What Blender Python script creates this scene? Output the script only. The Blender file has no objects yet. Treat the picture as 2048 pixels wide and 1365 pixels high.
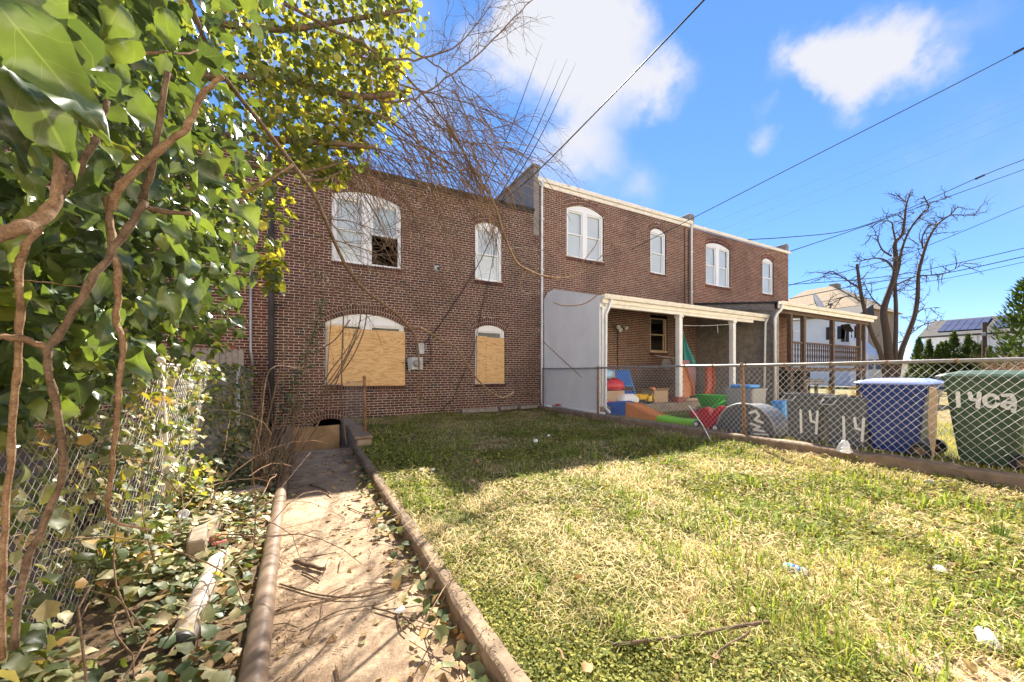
import bpy, math, random
import numpy as np
from mathutils import Vector

random.seed(7)
rng = np.random.default_rng(11)
sc = bpy.context.scene
C = sc.collection

# ------------------------------------------------------------------ camera
YAW = math.radians(28.3)
EYE = 1.27
FPX = 760.0                      # focal length in pixels of a 2048 px wide picture
SN, CS = math.sin(YAW), math.cos(YAW)
cam_d = bpy.data.cameras.new('camera')
cam = bpy.data.objects.new('camera', cam_d)
C.objects.link(cam)
cam.location = (0, 0, EYE)
cam.rotation_euler = (math.radians(90), 0, -YAW)
cam_d.sensor_width = 36.0
cam_d.lens = FPX / 2048 * 36.0
cam_d.shift_y = (747 - 682.5) / 2048
cam_d.clip_start = 0.03
cam_d.clip_end = 2000
sc.camera = cam

# ------------------------------------------------------------------ light
SUN_AZ, SUN_EL = math.radians(36.7), math.radians(43.4)
SUN = Vector((math.sin(SUN_AZ) * math.cos(SUN_EL), math.cos(SUN_AZ) * math.cos(SUN_EL), math.sin(SUN_EL)))
sl = bpy.data.lights.new('sun', 'SUN')
sl.energy = 3.8
sl.angle = math.radians(0.53)
sl.color = (1.0, 0.93, 0.82)
so = bpy.data.objects.new('sun', sl)
so.rotation_euler = SUN.to_track_quat('Z', 'Y').to_euler()
so.location = (20, 30, 40)
C.objects.link(so)
sc.view_settings.view_transform = 'Standard'
sc.view_settings.look = 'None'
sc.view_settings.exposure = 2.4
sc.view_settings.gamma = 1.0
sc.view_settings.use_curve_mapping = False
sc.cycles.max_bounces = 8
sc.cycles.transparent_max_bounces = 12
sc.cycles.use_denoising = True
sc.cycles.sample_clamp_indirect = 6


def ray(x, y):
    """direction through a point of the photograph (2048 x 1365), at unit depth"""
    t, u = (x - 1024) / FPX, (747 - y) / FPX
    return np.array([SN + t * CS, CS - t * SN, u])


def at(x, y, d=None, X=None, Y=None, z=None):
    """the world point seen at a pixel, on a plane of known depth, X, Y or height"""
    r = ray(x, y)
    if d is not None: k = d
    elif X is not None: k = X / r[0]
    elif Y is not None: k = Y / r[1]
    else: k = (z - EYE) / r[2]
    return np.array([r[0] * k, r[1] * k, EYE + r[2] * k])


# ------------------------------------------------------------------ world
def build_world():
    w = bpy.data.worlds.new('World')
    sc.world = w
    w.use_nodes = True
    nt = w.node_tree
    nt.nodes.clear()
    N, L = nt.nodes.new, nt.links.new
    out = N('ShaderNodeOutputWorld')
    bg = N('ShaderNodeBackground')
    bg.inputs['Strength'].default_value = 0.089
    L(bg.outputs[0], out.inputs[0])
    sky = N('ShaderNodeTexSky')
    sky.sky_type = 'NISHITA'
    sky.sun_disc = False
    sky.sun_elevation = SUN_EL
    sky.sun_rotation = SUN_AZ
    sky.altitude = 0
    sky.air_density = 0.6
    sky.dust_density = 0.0
    sky.ozone_density = 6.0
    tc = N('ShaderNodeTexCoord')
    # clouds: soft puffs at their places in the sky, broken up by noise
    def vm(op, a, b=None):
        n = N('ShaderNodeVectorMath'); n.operation = op
        L(a, n.inputs[0])
        if b is not None:
            if isinstance(b, (tuple, list)): n.inputs[1].default_value = b
            else: L(b, n.inputs[1])
        return n
    def m(op, a, b, clamp=False):
        n = N('ShaderNodeMath'); n.operation = op; n.use_clamp = clamp
        for i, q in enumerate((a, b)):
            if isinstance(q, (int, float)): n.inputs[i].default_value = q
            elif q is not None: L(q, n.inputs[i])
        return n.outputs[0]
    d = tc.outputs['Generated']
    nz = N('ShaderNodeTexNoise'); nz.inputs['Scale'].default_value = 7; nz.inputs['Detail'].default_value = 9
    nz.inputs['Roughness'].default_value = .58
    L(d, nz.inputs['Vector'])
    nz2 = N('ShaderNodeTexNoise'); nz2.inputs['Scale'].default_value = 2.3; nz2.inputs['Detail'].default_value = 6
    L(d, nz2.inputs['Vector'])
    warp = vm('SCALE', vm('SUBTRACT', nz.outputs['Color'], (.5, .5, .5)).outputs[0]); warp.inputs['Scale'].default_value = .16
    dd = vm('ADD', d, warp.outputs[0]).outputs[0]
    blobs = [(1120, 30, 170, 1.2), (1080, 110, 120, .8), (1200, 120, 120, .9), (1270, 160, 90, .8), (1320, 175, 60, .5), (1250, 40, 80, .6), (1180, 210, 80, .45), (1000, 60, 80, .55),
             (1180, 280, 75, .62), (1105, 270, 70, .5), (1290, 362, 70, .5), (1200, 345, 95, .55), (1080, 350, 90, .45), (1340, 170, 70, .6), (970, 130, 80, .4),
             (1635, 115, 85, .85), (1715, 115, 115, 1.0), (1800, 110, 95, .85), (1705, 190, 70, .6), (1850, 125, 60, .5),
             (1520, 288, 42, .6), (1530, 217, 34, .32), (880, 230, 110, .4), (1920, 10, 90, .35),
             (700, 80, 260, .7), (1860, 600, 80, .25), (2040, 620, 100, .3)]
    tot = None
    for (bx, by, br, amp) in blobs:
        c = Vector(ray(bx, by)).normalized()
        c2 = Vector(ray(bx + br, by)).normalized()
        c3 = Vector(ray(bx, by - br)).normalized()
        rad = ((c - c2).length + (c - c3).length) / 2
        ds = vm('DISTANCE', dd, tuple(c)).outputs['Value']
        f = m('SUBTRACT', 1.0, m('DIVIDE', ds, rad * 1.15), True)
        f = m('MULTIPLY', f, amp * 1.6)
        tot = f if tot is None else m('ADD', tot, f)
    wis = m('MULTIPLY', m('SUBTRACT', nz2.outputs['Fac'], .54, True), 2.2)
    tot = m('ADD', tot, wis)
    brk = m('MULTIPLY', m('SUBTRACT', nz.outputs['Fac'], .5), 2.4)
    tot = m('ADD', tot, m('MULTIPLY', brk, m('MINIMUM', tot, 1.0)))
    mr = N('ShaderNodeMapRange'); mr.interpolation_type = 'SMOOTHSTEP'
    mr.inputs['From Min'].default_value = .08; mr.inputs['From Max'].default_value = 1.7
    L(tot, mr.inputs['Value'])
    # clear-sky colour a little deeper than the bare model, as the photograph's
    gm = N('ShaderNodeGamma'); gm.inputs['Gamma'].default_value = .65
    L(sky.outputs[0], gm.inputs['Color'])
    hs = N('ShaderNodeHueSaturation'); hs.inputs['Saturation'].default_value = 1.3; hs.inputs['Value'].default_value = 1.0
    L(gm.outputs[0], hs.inputs['Color'])
    tn = N('ShaderNodeMix'); tn.data_type = 'RGBA'; tn.blend_type = 'MULTIPLY'; tn.inputs[0].default_value = 1.0; tn.inputs[7].default_value = (1.0, .93, 1.0, 1)
    L(hs.outputs[0], tn.inputs[6])
    mx = N('ShaderNodeMix'); mx.data_type = 'RGBA'
    L(mr.outputs[0], mx.inputs[0])
    L(tn.outputs[2], mx.inputs[6])
    mx.inputs[7].default_value = (1.86, 1.89, 2.05, 1)
    L(mx.outputs[2], bg.inputs['Color'])


build_world()

# ------------------------------------------------------------------ scene helpers
ORG = {}


def origin(o):
    return ORG.get(o.name, np.zeros(3))


def tag(o, label=None, cat=None, group=None, kind=None):
    if label: o['label'] = label
    if cat: o['category'] = cat
    if group: o['group'] = group
    if kind: o['kind'] = kind
    return o


def thing(name, label, cat, loc=(0, 0, 0), group=None):
    o = bpy.data.objects.new(name, None)
    o.empty_display_size = .1
    o.location = tuple(float(v) for v in loc)
    C.objects.link(o)
    ORG[o.name] = np.array(loc, float)
    return tag(o, label, cat, group)


def link_mesh(me, name, parent=None, loc=None):
    """one mesh object; its vertices are given in world space"""
    o = bpy.data.objects.new(name, me)
    C.objects.link(o)
    if parent is not None:
        o.parent = parent
        ORG[o.name] = origin(parent)
    else:
        ORG[o.name] = np.array(loc if loc is not None else (0, 0, 0), float)
        o.location = tuple(ORG[o.name])
    return o


def mesh_np(name, V, F, mat, parent=None, smooth=False, loc=None, uv=None, col=None):
    """V (n,3); F list of faces, or an (m,k) array of equal-sized faces"""
    V = np.asarray(V, float)
    if parent is not None: off = origin(parent)
    elif loc is not None: off = np.array(loc, float)
    else: off = np.zeros(3)
    V = V - off
    me = bpy.data.meshes.new(name)
    if isinstance(F, np.ndarray):
        n, k = F.shape
        me.vertices.add(len(V)); me.vertices.foreach_set('co', V.astype(np.float32).ravel())
        me.loops.add(n * k); me.loops.foreach_set('vertex_index', F.astype(np.int32).ravel())
        me.polygons.add(n)
        me.polygons.foreach_set('loop_start', (np.arange(n) * k).astype(np.int32))
        me.polygons.foreach_set('loop_total', np.full(n, k, np.int32))
        me.update(calc_edges=True)
    else:
        me.from_pydata([tuple(v) for v in V], [], F)
    if uv is not None:
        lay = me.uv_layers.new(name='UVMap')
        idx = np.empty(len(me.loops), np.int32); me.loops.foreach_get('vertex_index', idx)
        lay.data.foreach_set('uv', np.asarray(uv, np.float32)[idx].ravel())
    if col is not None:
        a = me.color_attributes.new('col', 'FLOAT_COLOR', 'POINT')
        c4 = np.ones((len(V), 4), np.float32); c4[:, :3] = col
        a.data.foreach_set('color', c4.ravel())
    if isinstance(mat, (list, tuple)):
        for q in mat: me.materials.append(q)
    elif mat is not None: me.materials.append(mat)
    if smooth: me.polygons.foreach_set('use_smooth', [True] * len(me.polygons))
    me.update()
    return link_mesh(me, name, parent, loc)


def nrm(v):
    v = np.asarray(v, float)
    return v / (np.linalg.norm(v) + 1e-12)


class MB:
    """collects shapes; build() links them as ONE mesh object"""
    def __init__(s): s.v, s.f = [], []
    def add(s, V, F):
        o = len(s.v); s.v.extend([tuple(map(float, p)) for p in V]); s.f.extend([tuple(i + o for i in q) for q in F]); return s
    def box(s, x0, x1, y0, y1, z0, z1):
        return s.add([(x0, y0, z0), (x1, y0, z0), (x1, y1, z0), (x0, y1, z0), (x0, y0, z1), (x1, y0, z1), (x1, y1, z1), (x0, y1, z1)],
                     [(3, 2, 1, 0), (4, 5, 6, 7), (0, 1, 5, 4), (1, 2, 6, 5), (2, 3, 7, 6), (3, 0, 4, 7)])
    def rbox(s, x0, x1, y0, y1, z0, z1, b=.01):
        """box with chamfered edges (a loft of chamfered outlines)"""
        def ring(d, z):
            return [(x0 + b, y0 + d, z), (x1 - b, y0 + d, z), (x1 - d, y0 + b, z), (x1 - d, y1 - b, z), (x1 - b, y1 - d, z), (x0 + b, y1 - d, z), (x0 + d, y1 - b, z), (x0 + d, y0 + b, z)]
        return s.loft([ring(b, z0), ring(0, z0 + b), ring(0, z1 - b), ring(b, z1)])
    def beam(s, p, q, w, h, up=(0, 0, 1)):
        p, q = np.array(p, float), np.array(q, float)
        d = nrm(q - p)
        a = np.cross(d, up)
        if np.linalg.norm(a) < 1e-6: a = np.cross(d, (0, 1, 0))
        a = nrm(a); b = np.cross(a, d)
        V = []
        for e in (p, q):
            for sa, sb in ((-1, -1), (1, -1), (1, 1), (-1, 1)):
                V.append(e + a * sa * w / 2 + b * sb * h / 2)
        return s.add(V, [(3, 2, 1, 0), (4, 5, 6, 7), (0, 1, 5, 4), (1, 2, 6, 5), (2, 3, 7, 6), (3, 0, 4, 7)])
    def loft(s, loops, cap0=True, cap1=True, closed=True):
        n = len(loops[0]); V = [p for l in loops for p in l]; F = []
        for i in range(len(loops) - 1):
            for j in range(n if closed else n - 1):
                k = (j + 1) % n
                F.append((i * n + j, i * n + k, (i + 1) * n + k, (i + 1) * n + j))
        if cap0: F.append(tuple(reversed(range(n))))
        if cap1: F.append(tuple((len(loops) - 1) * n + j for j in range(n)))
        return s.add(V, F)
    def tube(s, pts, r, n=6, cap=True, squash=1.0):
        pts = [np.array(p, float) for p in pts]
        m = len(pts)
        if not hasattr(r, '__len__'): r = [r] * m
        loops = []; ref = None
        for i in range(m):
            t = nrm(pts[min(i + 1, m - 1)] - pts[max(i - 1, 0)])
            if ref is None:
                ref = np.array((0, 0, 1.0)) if abs(t[2]) < .9 else np.array((1.0, 0, 0))
            a = nrm(np.cross(t, ref)); b = np.cross(a, t); ref = b
            loops.append([pts[i] + r[i] * (math.cos(2 * math.pi * k / n) * a + squash * math.sin(2 * math.pi * k / n) * b) for k in range(n)])
        return s.loft(loops, cap, cap)
    def prism(s, poly, d0, d1, axis='y'):
        """poly: 2D points; axis y: poly in XZ, x: poly in YZ, z: poly in XY"""
        f = {'y': lambda p, d: (p[0], d, p[1]), 'x': lambda p, d: (d, p[0], p[1]), 'z': lambda p, d: (p[0], p[1], d)}[axis]
        n = len(poly)
        V = [f(p, d0) for p in poly] + [f(p, d1) for p in poly]
        F = [tuple(range(n)), tuple(reversed(range(n, 2 * n)))] + [(i, i + n, (i + 1) % n + n, (i + 1) % n) for i in range(n)]
        return s.add(V, F)
    def lathe(s, c, prof, n=16, axis=(0, 0, 1)):
        """prof: (radius, offset along axis) pairs"""
        ax = nrm(axis); ref = np.array((1.0, 0, 0)) if abs(ax[0]) < .9 else np.array((0, 1.0, 0))
        a = nrm(np.cross(ax, ref)); b = np.cross(ax, a); c = np.array(c, float)
        return s.loft([[c + ax * h + r * (math.cos(2 * math.pi * k / n) * a + math.sin(2 * math.pi * k / n) * b) for k in range(n)] for r, h in prof])
    def ball(s, c, r, n=8, m=6):
        rx, ry, rz = r if hasattr(r, '__len__') else (r, r, r)
        return s.loft([[(c[0] + rx * math.sin(math.pi * i / m) * math.cos(2 * math.pi * k / n), c[1] + ry * math.sin(math.pi * i / m) * math.sin(2 * math.pi * k / n), c[2] - rz * math.cos(math.pi * i / m)) for k in range(n)] for i in np.linspace(.04, m - .04, m + 1)])
    def build(s, name, mat, parent=None, smooth=False, loc=None):
        return mesh_np(name, np.array(s.v), s.f, mat, parent, smooth, loc)


def rrect(cx, cy, hx, hy, r, z, n=4):
    """rounded rectangle outline in XY"""
    P = []
    for qx, qy, a0 in ((1, 1, 0), (-1, 1, 90), (-1, -1, 180), (1, -1, 270)):
        for k in range(n):
            a = math.radians(a0 + 90 * k / (n - 1))
            P.append((cx + qx * (hx - r) + r * math.cos(a), cy + qy * (hy - r) + r * math.sin(a), z))
    return P


# value noise for scatter decisions
_lat = np.random.default_rng(3).random((256, 256))
def vnoise(x, y, s=1.0):
    x = np.asarray(x) / s + 57.3; y = np.asarray(y) / s + 91.7
    xi, yi = np.floor(x).astype(int), np.floor(y).astype(int)
    fx, fy = x - xi, y - yi
    fx, fy = fx * fx * (3 - 2 * fx), fy * fy * (3 - 2 * fy)
    g = lambda i, j: _lat[i % 256, j % 256]
    return (g(xi, yi) * (1 - fx) + g(xi + 1, yi) * fx) * (1 - fy) + (g(xi, yi + 1) * (1 - fx) + g(xi + 1, yi + 1) * fx) * fy
def fbm(x, y, s=1.0):
    return .55 * vnoise(x, y, s) + .28 * vnoise(x, y, s / 2.1) + .17 * vnoise(x, y, s / 4.3)


# ------------------------------------------------------------------ materials
class NT:
    def __init__(s, name):
        s.m = bpy.data.materials.new(name); s.m.use_nodes = True
        s.t = s.m.node_tree; s.t.nodes.clear()
        s.out = s.n('ShaderNodeOutputMaterial')
    def n(s, k, **kw):
        q = s.t.nodes.new(k)
        for a, b in kw.items(): setattr(q, a, b)
        return q
    def l(s, a, b): s.t.links.new(a, b)
    def put(s, sock, v):
        if isinstance(v, bpy.types.NodeSocket): s.l(v, sock)
        elif isinstance(v, (tuple, list)) and len(v) == 3 and sock.type == 'RGBA': sock.default_value = (*v, 1)
        else: sock.default_value = v
    def math(s, op, a, b=0.0, clamp=False):
        q = s.n('ShaderNodeMath', operation=op, use_clamp=clamp); s.put(q.inputs[0], a); s.put(q.inputs[1], b); return q.outputs[0]
    def noise(s, vec, scale, detail=4, rough=.55, dist=0.0):
        q = s.n('ShaderNodeTexNoise'); s.l(vec, q.inputs['Vector']); q.inputs['Scale'].default_value = scale
        q.inputs['Detail'].default_value = detail; q.inputs['Roughness'].default_value = rough; q.inputs['Distortion'].default_value = dist
        return q.outputs['Fac']
    def ramp(s, fac, stops, interp='LINEAR'):
        q = s.n('ShaderNodeValToRGB'); s.l(fac, q.inputs[0]); cr = q.color_ramp; cr.interpolation = interp
        while len(cr.elements) < len(stops): cr.elements.new(.5)
        for e, (p, c) in zip(cr.elements, stops): e.position = p; e.color = (*c, 1)
        return q.outputs[0]
    def mix(s, fac, a, b, blend='MIX'):
        q = s.n('ShaderNodeMix', data_type='RGBA', blend_type=blend); s.put(q.inputs[0], fac); s.put(q.inputs[6], a); s.put(q.inputs[7], b); return q.outputs[2]
    def pos(s, obj=True, scale=None):
        v = s.n('ShaderNodeTexCoord').outputs['Object'] if obj else s.n('ShaderNodeNewGeometry').outputs['Position']
        if scale:
            q = s.n('ShaderNodeMapping'); s.l(v, q.inputs[0]); q.inputs['Scale'].default_value = scale; v = q.outputs[0]
        return v
    def rnd(s):
        """a number for each piece: by loose part within a mesh, and by object"""
        a = s.n('ShaderNodeNewGeometry').outputs['Random Per Island']; b = s.n('ShaderNodeObjectInfo').outputs['Random']
        return s.math('FRACT', s.math('ADD', a, b))
    def bump(s, h, strength=.3, dist=.01):
        q = s.n('ShaderNodeBump'); s.l(h, q.inputs['Height']); q.inputs['Strength'].default_value = strength; q.inputs['Distance'].default_value = dist; return q.outputs[0]
    def bsdf(s, col, rough=.6, metal=0.0, normal=None, spec=.4, **kw):
        q = s.n('ShaderNodeBsdfPrincipled'); s.put(q.inputs['Base Color'], col); s.put(q.inputs['Roughness'], rough); s.put(q.inputs['Metallic'], metal)
        q.inputs['Specular IOR Level'].default_value = spec
        if normal is not None: s.l(normal, q.inputs['Normal'])
        for k, v in kw.items(): s.put(q.inputs[k], v)
        return q.outputs[0]
    def done(s, sh): s.l(sh, s.out.inputs[0]); return s.m


def plain(name, c, rough=.6, metal=0.0, var=.18, scale=6.0, bump=.15, bscale=60, spec=.4, dirt=None, dirt_amt=.5, dscale=2.5):
    """a painted / weathered surface: colour varied by noise, an optional stain colour, fine relief"""
    k = NT(name); p = k.pos(False)
    n1 = k.noise(p, scale, 6, .6)
    lo = tuple(max(0, v * (1 - var)) for v in c); hi = tuple(min(1, v * (1 + var)) for v in c)
    col = k.ramp(n1, [(.3, lo), (.7, hi)])
    if dirt:
        f = k.ramp(k.noise(p, dscale, 8, .65), [(.48, (0, 0, 0)), (.72, (1, 1, 1))])
        col = k.mix(k.math('MULTIPLY', f, dirt_amt), col, dirt)
    b = k.bump(k.noise(p, bscale, 4), bump, .004)
    return k.done(k.bsdf(col, rough, metal, b, spec))


M = {}
def brick_mat(name, stops, soot=.6):
    k = NT(name); r = k.rnd(); p = k.pos(False)
    col = k.ramp(r, stops)
    col = k.mix(.55, col, k.ramp(k.noise(p, 55, 5, .7), [(.25, (.35, .33, .32)), (.75, (1.0, 1.0, 1.0))]), 'MULTIPLY')
    col = k.mix(1.0, col, k.ramp(k.noise(p, .42, 5, .6, .6), [(.3, (.62, .64, .68)), (.5, (1.0, .98, .97)), (.7, (1.32, 1.24, 1.2))]), 'MULTIPLY')
    f = k.ramp(k.noise(p, 1.1, 7, .65, .4), [(.46, (0, 0, 0)), (.75, (1, 1, 1))])
    col = k.mix(k.math('MULTIPLY', f, soot), col, (.035, .03, .026))
    b = k.bump(k.noise(p, 90, 5, .7), .5, .004)
    return k.done(k.bsdf(col, .88, 0, b, .25))
M['brick1'] = brick_mat('brick_brown', [(0, (.095, .040, .030)), (.35, (.135, .060, .046)), (.6, (.11, .048, .042)), (.8, (.165, .080, .060)), (.93, (.07, .042, .042)), (1, (.05, .038, .04))], .45)
M['brick2'] = brick_mat('brick_reddish_brown', [(0, (.125, .054, .040)), (.35, (.18, .080, .058)), (.6, (.145, .064, .05)), (.85, (.22, .11, .078)), (1, (.09, .05, .044))], .25)
M['brick3'] = brick_mat('brick_warm_red_brown', [(0, (.15, .058, .040)), (.35, (.215, .088, .060)), (.6, (.17, .07, .05)), (.85, (.26, .118, .08)), (1, (.10, .05, .042))], .2)
M['brick0'] = brick_mat('brick_red', [(0, (.14, .045, .032)), (.5, (.19, .066, .045)), (1, (.11, .042, .032))], .4)
def mortar_mat(name, c, dirt):
    k = NT(name); p = k.pos(False)
    col = k.ramp(k.noise(p, 5, 6, .7), [(.3, tuple(v * .8 for v in c)), (.7, c)])
    col = k.mix(1.0, col, k.ramp(k.noise(p, .42, 5, .6, .6), [(.3, (.6, .6, .62)), (.52, (1, 1, 1))]), 'MULTIPLY')
    f = k.ramp(k.noise(p, 1.6, 8, .7, .5), [(.47, (0, 0, 0)), (.70, (1, 1, 1))])
    col = k.mix(k.math('MULTIPLY', f, .75), col, dirt)
    return k.done(k.bsdf(col, .95, 0, k.bump(k.noise(p, 120, 4), .3, .004), .2))
M['mortar'] = mortar_mat('mortar', (.68, .55, .44), (.24, .19, .155)); M['mortar2'] = mortar_mat('mortar_pale', (.68, .56, .44), (.36, .28, .22))
M['white'] = plain('white_paint', (.78, .77, .74), .5, var=.05, scale=3, dirt=(.45, .40, .33), dirt_amt=.35, dscale=5)
M['vinyl'] = plain('white_vinyl', (.80, .80, .80), .4, var=.03, scale=3, bump=.03)
M['cream'] = plain('cream_paint', (.80, .755, .67), .55, var=.07, scale=3, dirt=(.35, .28, .2), dirt_amt=.45, dscale=6)
M['tanframe'] = plain('tan_paint', (.46, .35, .22), .6, var=.1, scale=5)
M['grey_stucco'] = plain('grey_stucco', (.235, .21, .19), .9, var=.16, scale=3, bump=.5, bscale=50, dirt=(.2, .18, .17), dirt_amt=.6)
M['white_stucco'] = plain('white_stucco', (.86, .84, .80), .9, var=.05, scale=2, bump=.6, bscale=45, dirt=(.74, .71, .66), dirt_amt=.5, dscale=1.5)
M['tar'] = plain('roof_tar', (.05, .046, .045), .9, var=.3, scale=3)
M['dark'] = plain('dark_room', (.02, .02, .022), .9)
M['blind'] = plain('white_blind', (.60, .63, .68), .8, var=.05, scale=2)
M['concrete'] = plain('old_concrete', (.30, .23, .165), .92, var=.25, scale=5, bump=.5, bscale=70, dirt=(.17, .125, .085), dirt_amt=.8, dscale=3)
M['kerb'] = plain('weathered_kerb_concrete', (.25, .175, .115), .92, var=.28, scale=6, bump=.6, bscale=55, dirt=(.13, .095, .065), dirt_amt=.75, dscale=4)
M['galv'] = plain('galvanised_steel', (.33, .30, .27), .5, .3, var=.2, scale=30, dirt=(.30, .22, .16), dirt_amt=.45, dscale=14)
M['wire'] = plain('galvanised_wire', (.5, .49, .48), .45, .4, var=.15, scale=20)
M['rust'] = plain('rusty_steel', (.30, .16, .075), .85, .1, var=.4, scale=25, dirt=(.10, .055, .03), dirt_amt=.8, dscale=12, bump=.4)
M['greymetal'] = plain('grey_painted_metal', (.42, .42, .43), .5, .2, var=.15, scale=14, dirt=(.2, .17, .15), dirt_amt=.5, dscale=9)
M['black'] = plain('black_cable', (.018, .018, .02), .5, var=.2)
M['pipe'] = plain('brown_grey_pipe', (.21, .145, .10), .42, var=.12, scale=8, bump=.06, dirt=(.13, .09, .06), dirt_amt=.5, dscale=6, spec=.5)
M['pipe_pale'] = plain('pale_plastic_pipe', (.56, .47, .37), .42, var=.08, scale=6, bump=.05, dirt=(.38, .3, .22), dirt_amt=.55, dscale=7)
def bark_mat(name, lo, mid, hi):
    k = NT(name); p = k.pos(False)
    n = k.noise(p, 26, 8, .7, .8); f = k.noise(p, 240, 6, .75)
    col = k.ramp(n, [(.3, lo), (.5, mid), (.72, hi)])
    col = k.mix(.75, col, k.ramp(f, [(.34, (.38, .36, .35)), (.62, (1.15, 1.12, 1.08))]), 'MULTIPLY')
    h = k.math('ADD', k.math('MULTIPLY', n, 1.5), f)
    return k.done(k.bsdf(col, .88, 0, k.bump(h, .9, .006), .2))
M['bark'] = bark_mat('twig_bark', (.075, .05, .034), (.17, .115, .078), (.30, .215, .15)); M['bark_grey'] = bark_mat('grey_brown_bark', (.04, .03, .025), (.085, .064, .052), (.14, .11, .09)); M['bark_tan'] = bark_mat('pale_dry_sunlit_bark', (.13, .075, .042), (.30, .19, .115), (.48, .35, .23))  # bark_tan: paler tone for dry wood and for stems coloured as sunlit
M['oldwood'] = plain('weathered_wood', (.27, .235, .20), .9, var=.3, scale=9, bump=.5, bscale=50, dirt=(.13, .11, .095), dirt_amt=.6)
M['brownwood'] = plain('brown_stained_wood', (.12, .078, .056), .8, var=.3, scale=9, bump=.4, bscale=50, dirt=(.09, .055, .04), dirt_amt=.6)
M['card'] = plain('cardboard', (.46, .32, .19), .85, var=.1, scale=6)
M['plum'] = plain('brick_red_paint', (.33, .09, .06), .7, var=.2)
def plastic(name, c, rough=.38, var=.06, dirt=.25):
    M[name] = plain(name, c, rough, var=var, scale=5, bump=.03, dirt=tuple(v * .55 + .03 for v in c), dirt_amt=dirt, dscale=6, spec=.5)
plastic('blue_plastic', (.012, .036, .19)); plastic('green_plastic', (.045, .088, .046)); plastic('grey_plastic', (.085, .088, .095), .5)
plastic('black_plastic', (.02, .02, .022), .5); plastic('red_plastic', (.58, .02, .03)); plastic('orange_plastic', (.80, .26, .05)); plastic('lime_plastic', (.28, .72, .03))
plastic('toy_green', (.06, .60, .04)); plastic('toy_blue', (.02, .13, .48)); plastic('toy_yellow', (.85, .52, .02)); plastic('teal_cloth', (.05, .28, .26), .9)
plastic('sky_blue', (.05, .32, .72)); plastic('pink_cloth', (.42, .22, .24), .9); plastic('white_plastic', (.8, .8, .8)); plastic('pale_blue_plastic', (.35, .6, .8))
plastic('grey_plastic_light', (.30, .29, .29), .5); plastic('blue_lid', (.30, .38, .75), .35)


def plywood(name, seed):
    k = NT(name)
    p = k.pos(False, (1, 1, 1))
    mp = k.n('ShaderNodeMapping'); k.l(p, mp.inputs[0]); mp.inputs['Scale'].default_value = (.55, 1, 4.2); mp.inputs['Location'].default_value = (seed, seed * 2, seed * 3)
    n = k.noise(mp.outputs[0], 1.6, 3, .5, .6)
    rings = k.math('PINGPONG', k.math('MULTIPLY', n, 9.0), .5)
    col = k.ramp(rings, [(0, (.52, .28, .10)), (.12, (.70, .43, .19)), (.5, (.80, .53, .26))])
    fine = k.noise(k.pos(False, (3, 1, 90)), 1.0, 4, .7)
    col = k.mix(.35, col, k.ramp(fine, [(.3, (.62, .58, .5)), (.7, (1, 1, 1))]), 'MULTIPLY')
    vo = k.n('ShaderNodeTexVoronoi'); mp2 = k.n('ShaderNodeMapping'); k.l(p, mp2.inputs[0]); mp2.inputs['Scale'].default_value = (2.2, 1, 3.6); mp2.inputs['Location'].default_value = (seed * 1.7, 0, seed)
    k.l(mp2.outputs[0], vo.inputs['Vector']); vo.inputs['Scale'].default_value = 1.0
    kn = k.ramp(vo.outputs['Distance'], [(.05, (1, 1, 1)), (.11, (0, 0, 0))])
    col = k.mix(k.math('MULTIPLY', kn, .75), col, (.20, .075, .025))
    return k.done(k.bsdf(col, .75, 0, k.bump(fine, .15, .003), .25))
M['ply'] = plywood('plywood', 1.3); M['ply2'] = plywood('plywood_knotty', 4.7); M['ply_old'] = plain('weathered_plywood', (.30, .19, .10), .85, var=.3, scale=5, dirt=(.12, .075, .045), dirt_amt=.6, dscale=3)


def glass_mat():
    k = NT('window_glass')
    lw = k.n('ShaderNodeLayerWeight'); lw.inputs['Blend'].default_value = .5
    gl = k.n('ShaderNodeBsdfGlossy'); gl.inputs['Roughness'].default_value = .03; gl.inputs['Color'].default_value = (.9, .93, .95, 1)
    tr = k.n('ShaderNodeBsdfTransparent'); tr.inputs['Color'].default_value = (.97, .985, .98, 1)
    mx = k.n('ShaderNodeMixShader'); k.l(k.math('ADD', k.math('MULTIPLY', k.math('POWER', lw.outputs['Facing'], 4.0), .7), .025), mx.inputs[0]); k.l(tr.outputs[0], mx.inputs[1]); k.l(gl.outputs[0], mx.inputs[2])
    return k.done(mx.outputs[0])
M['glass'] = glass_mat()


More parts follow.
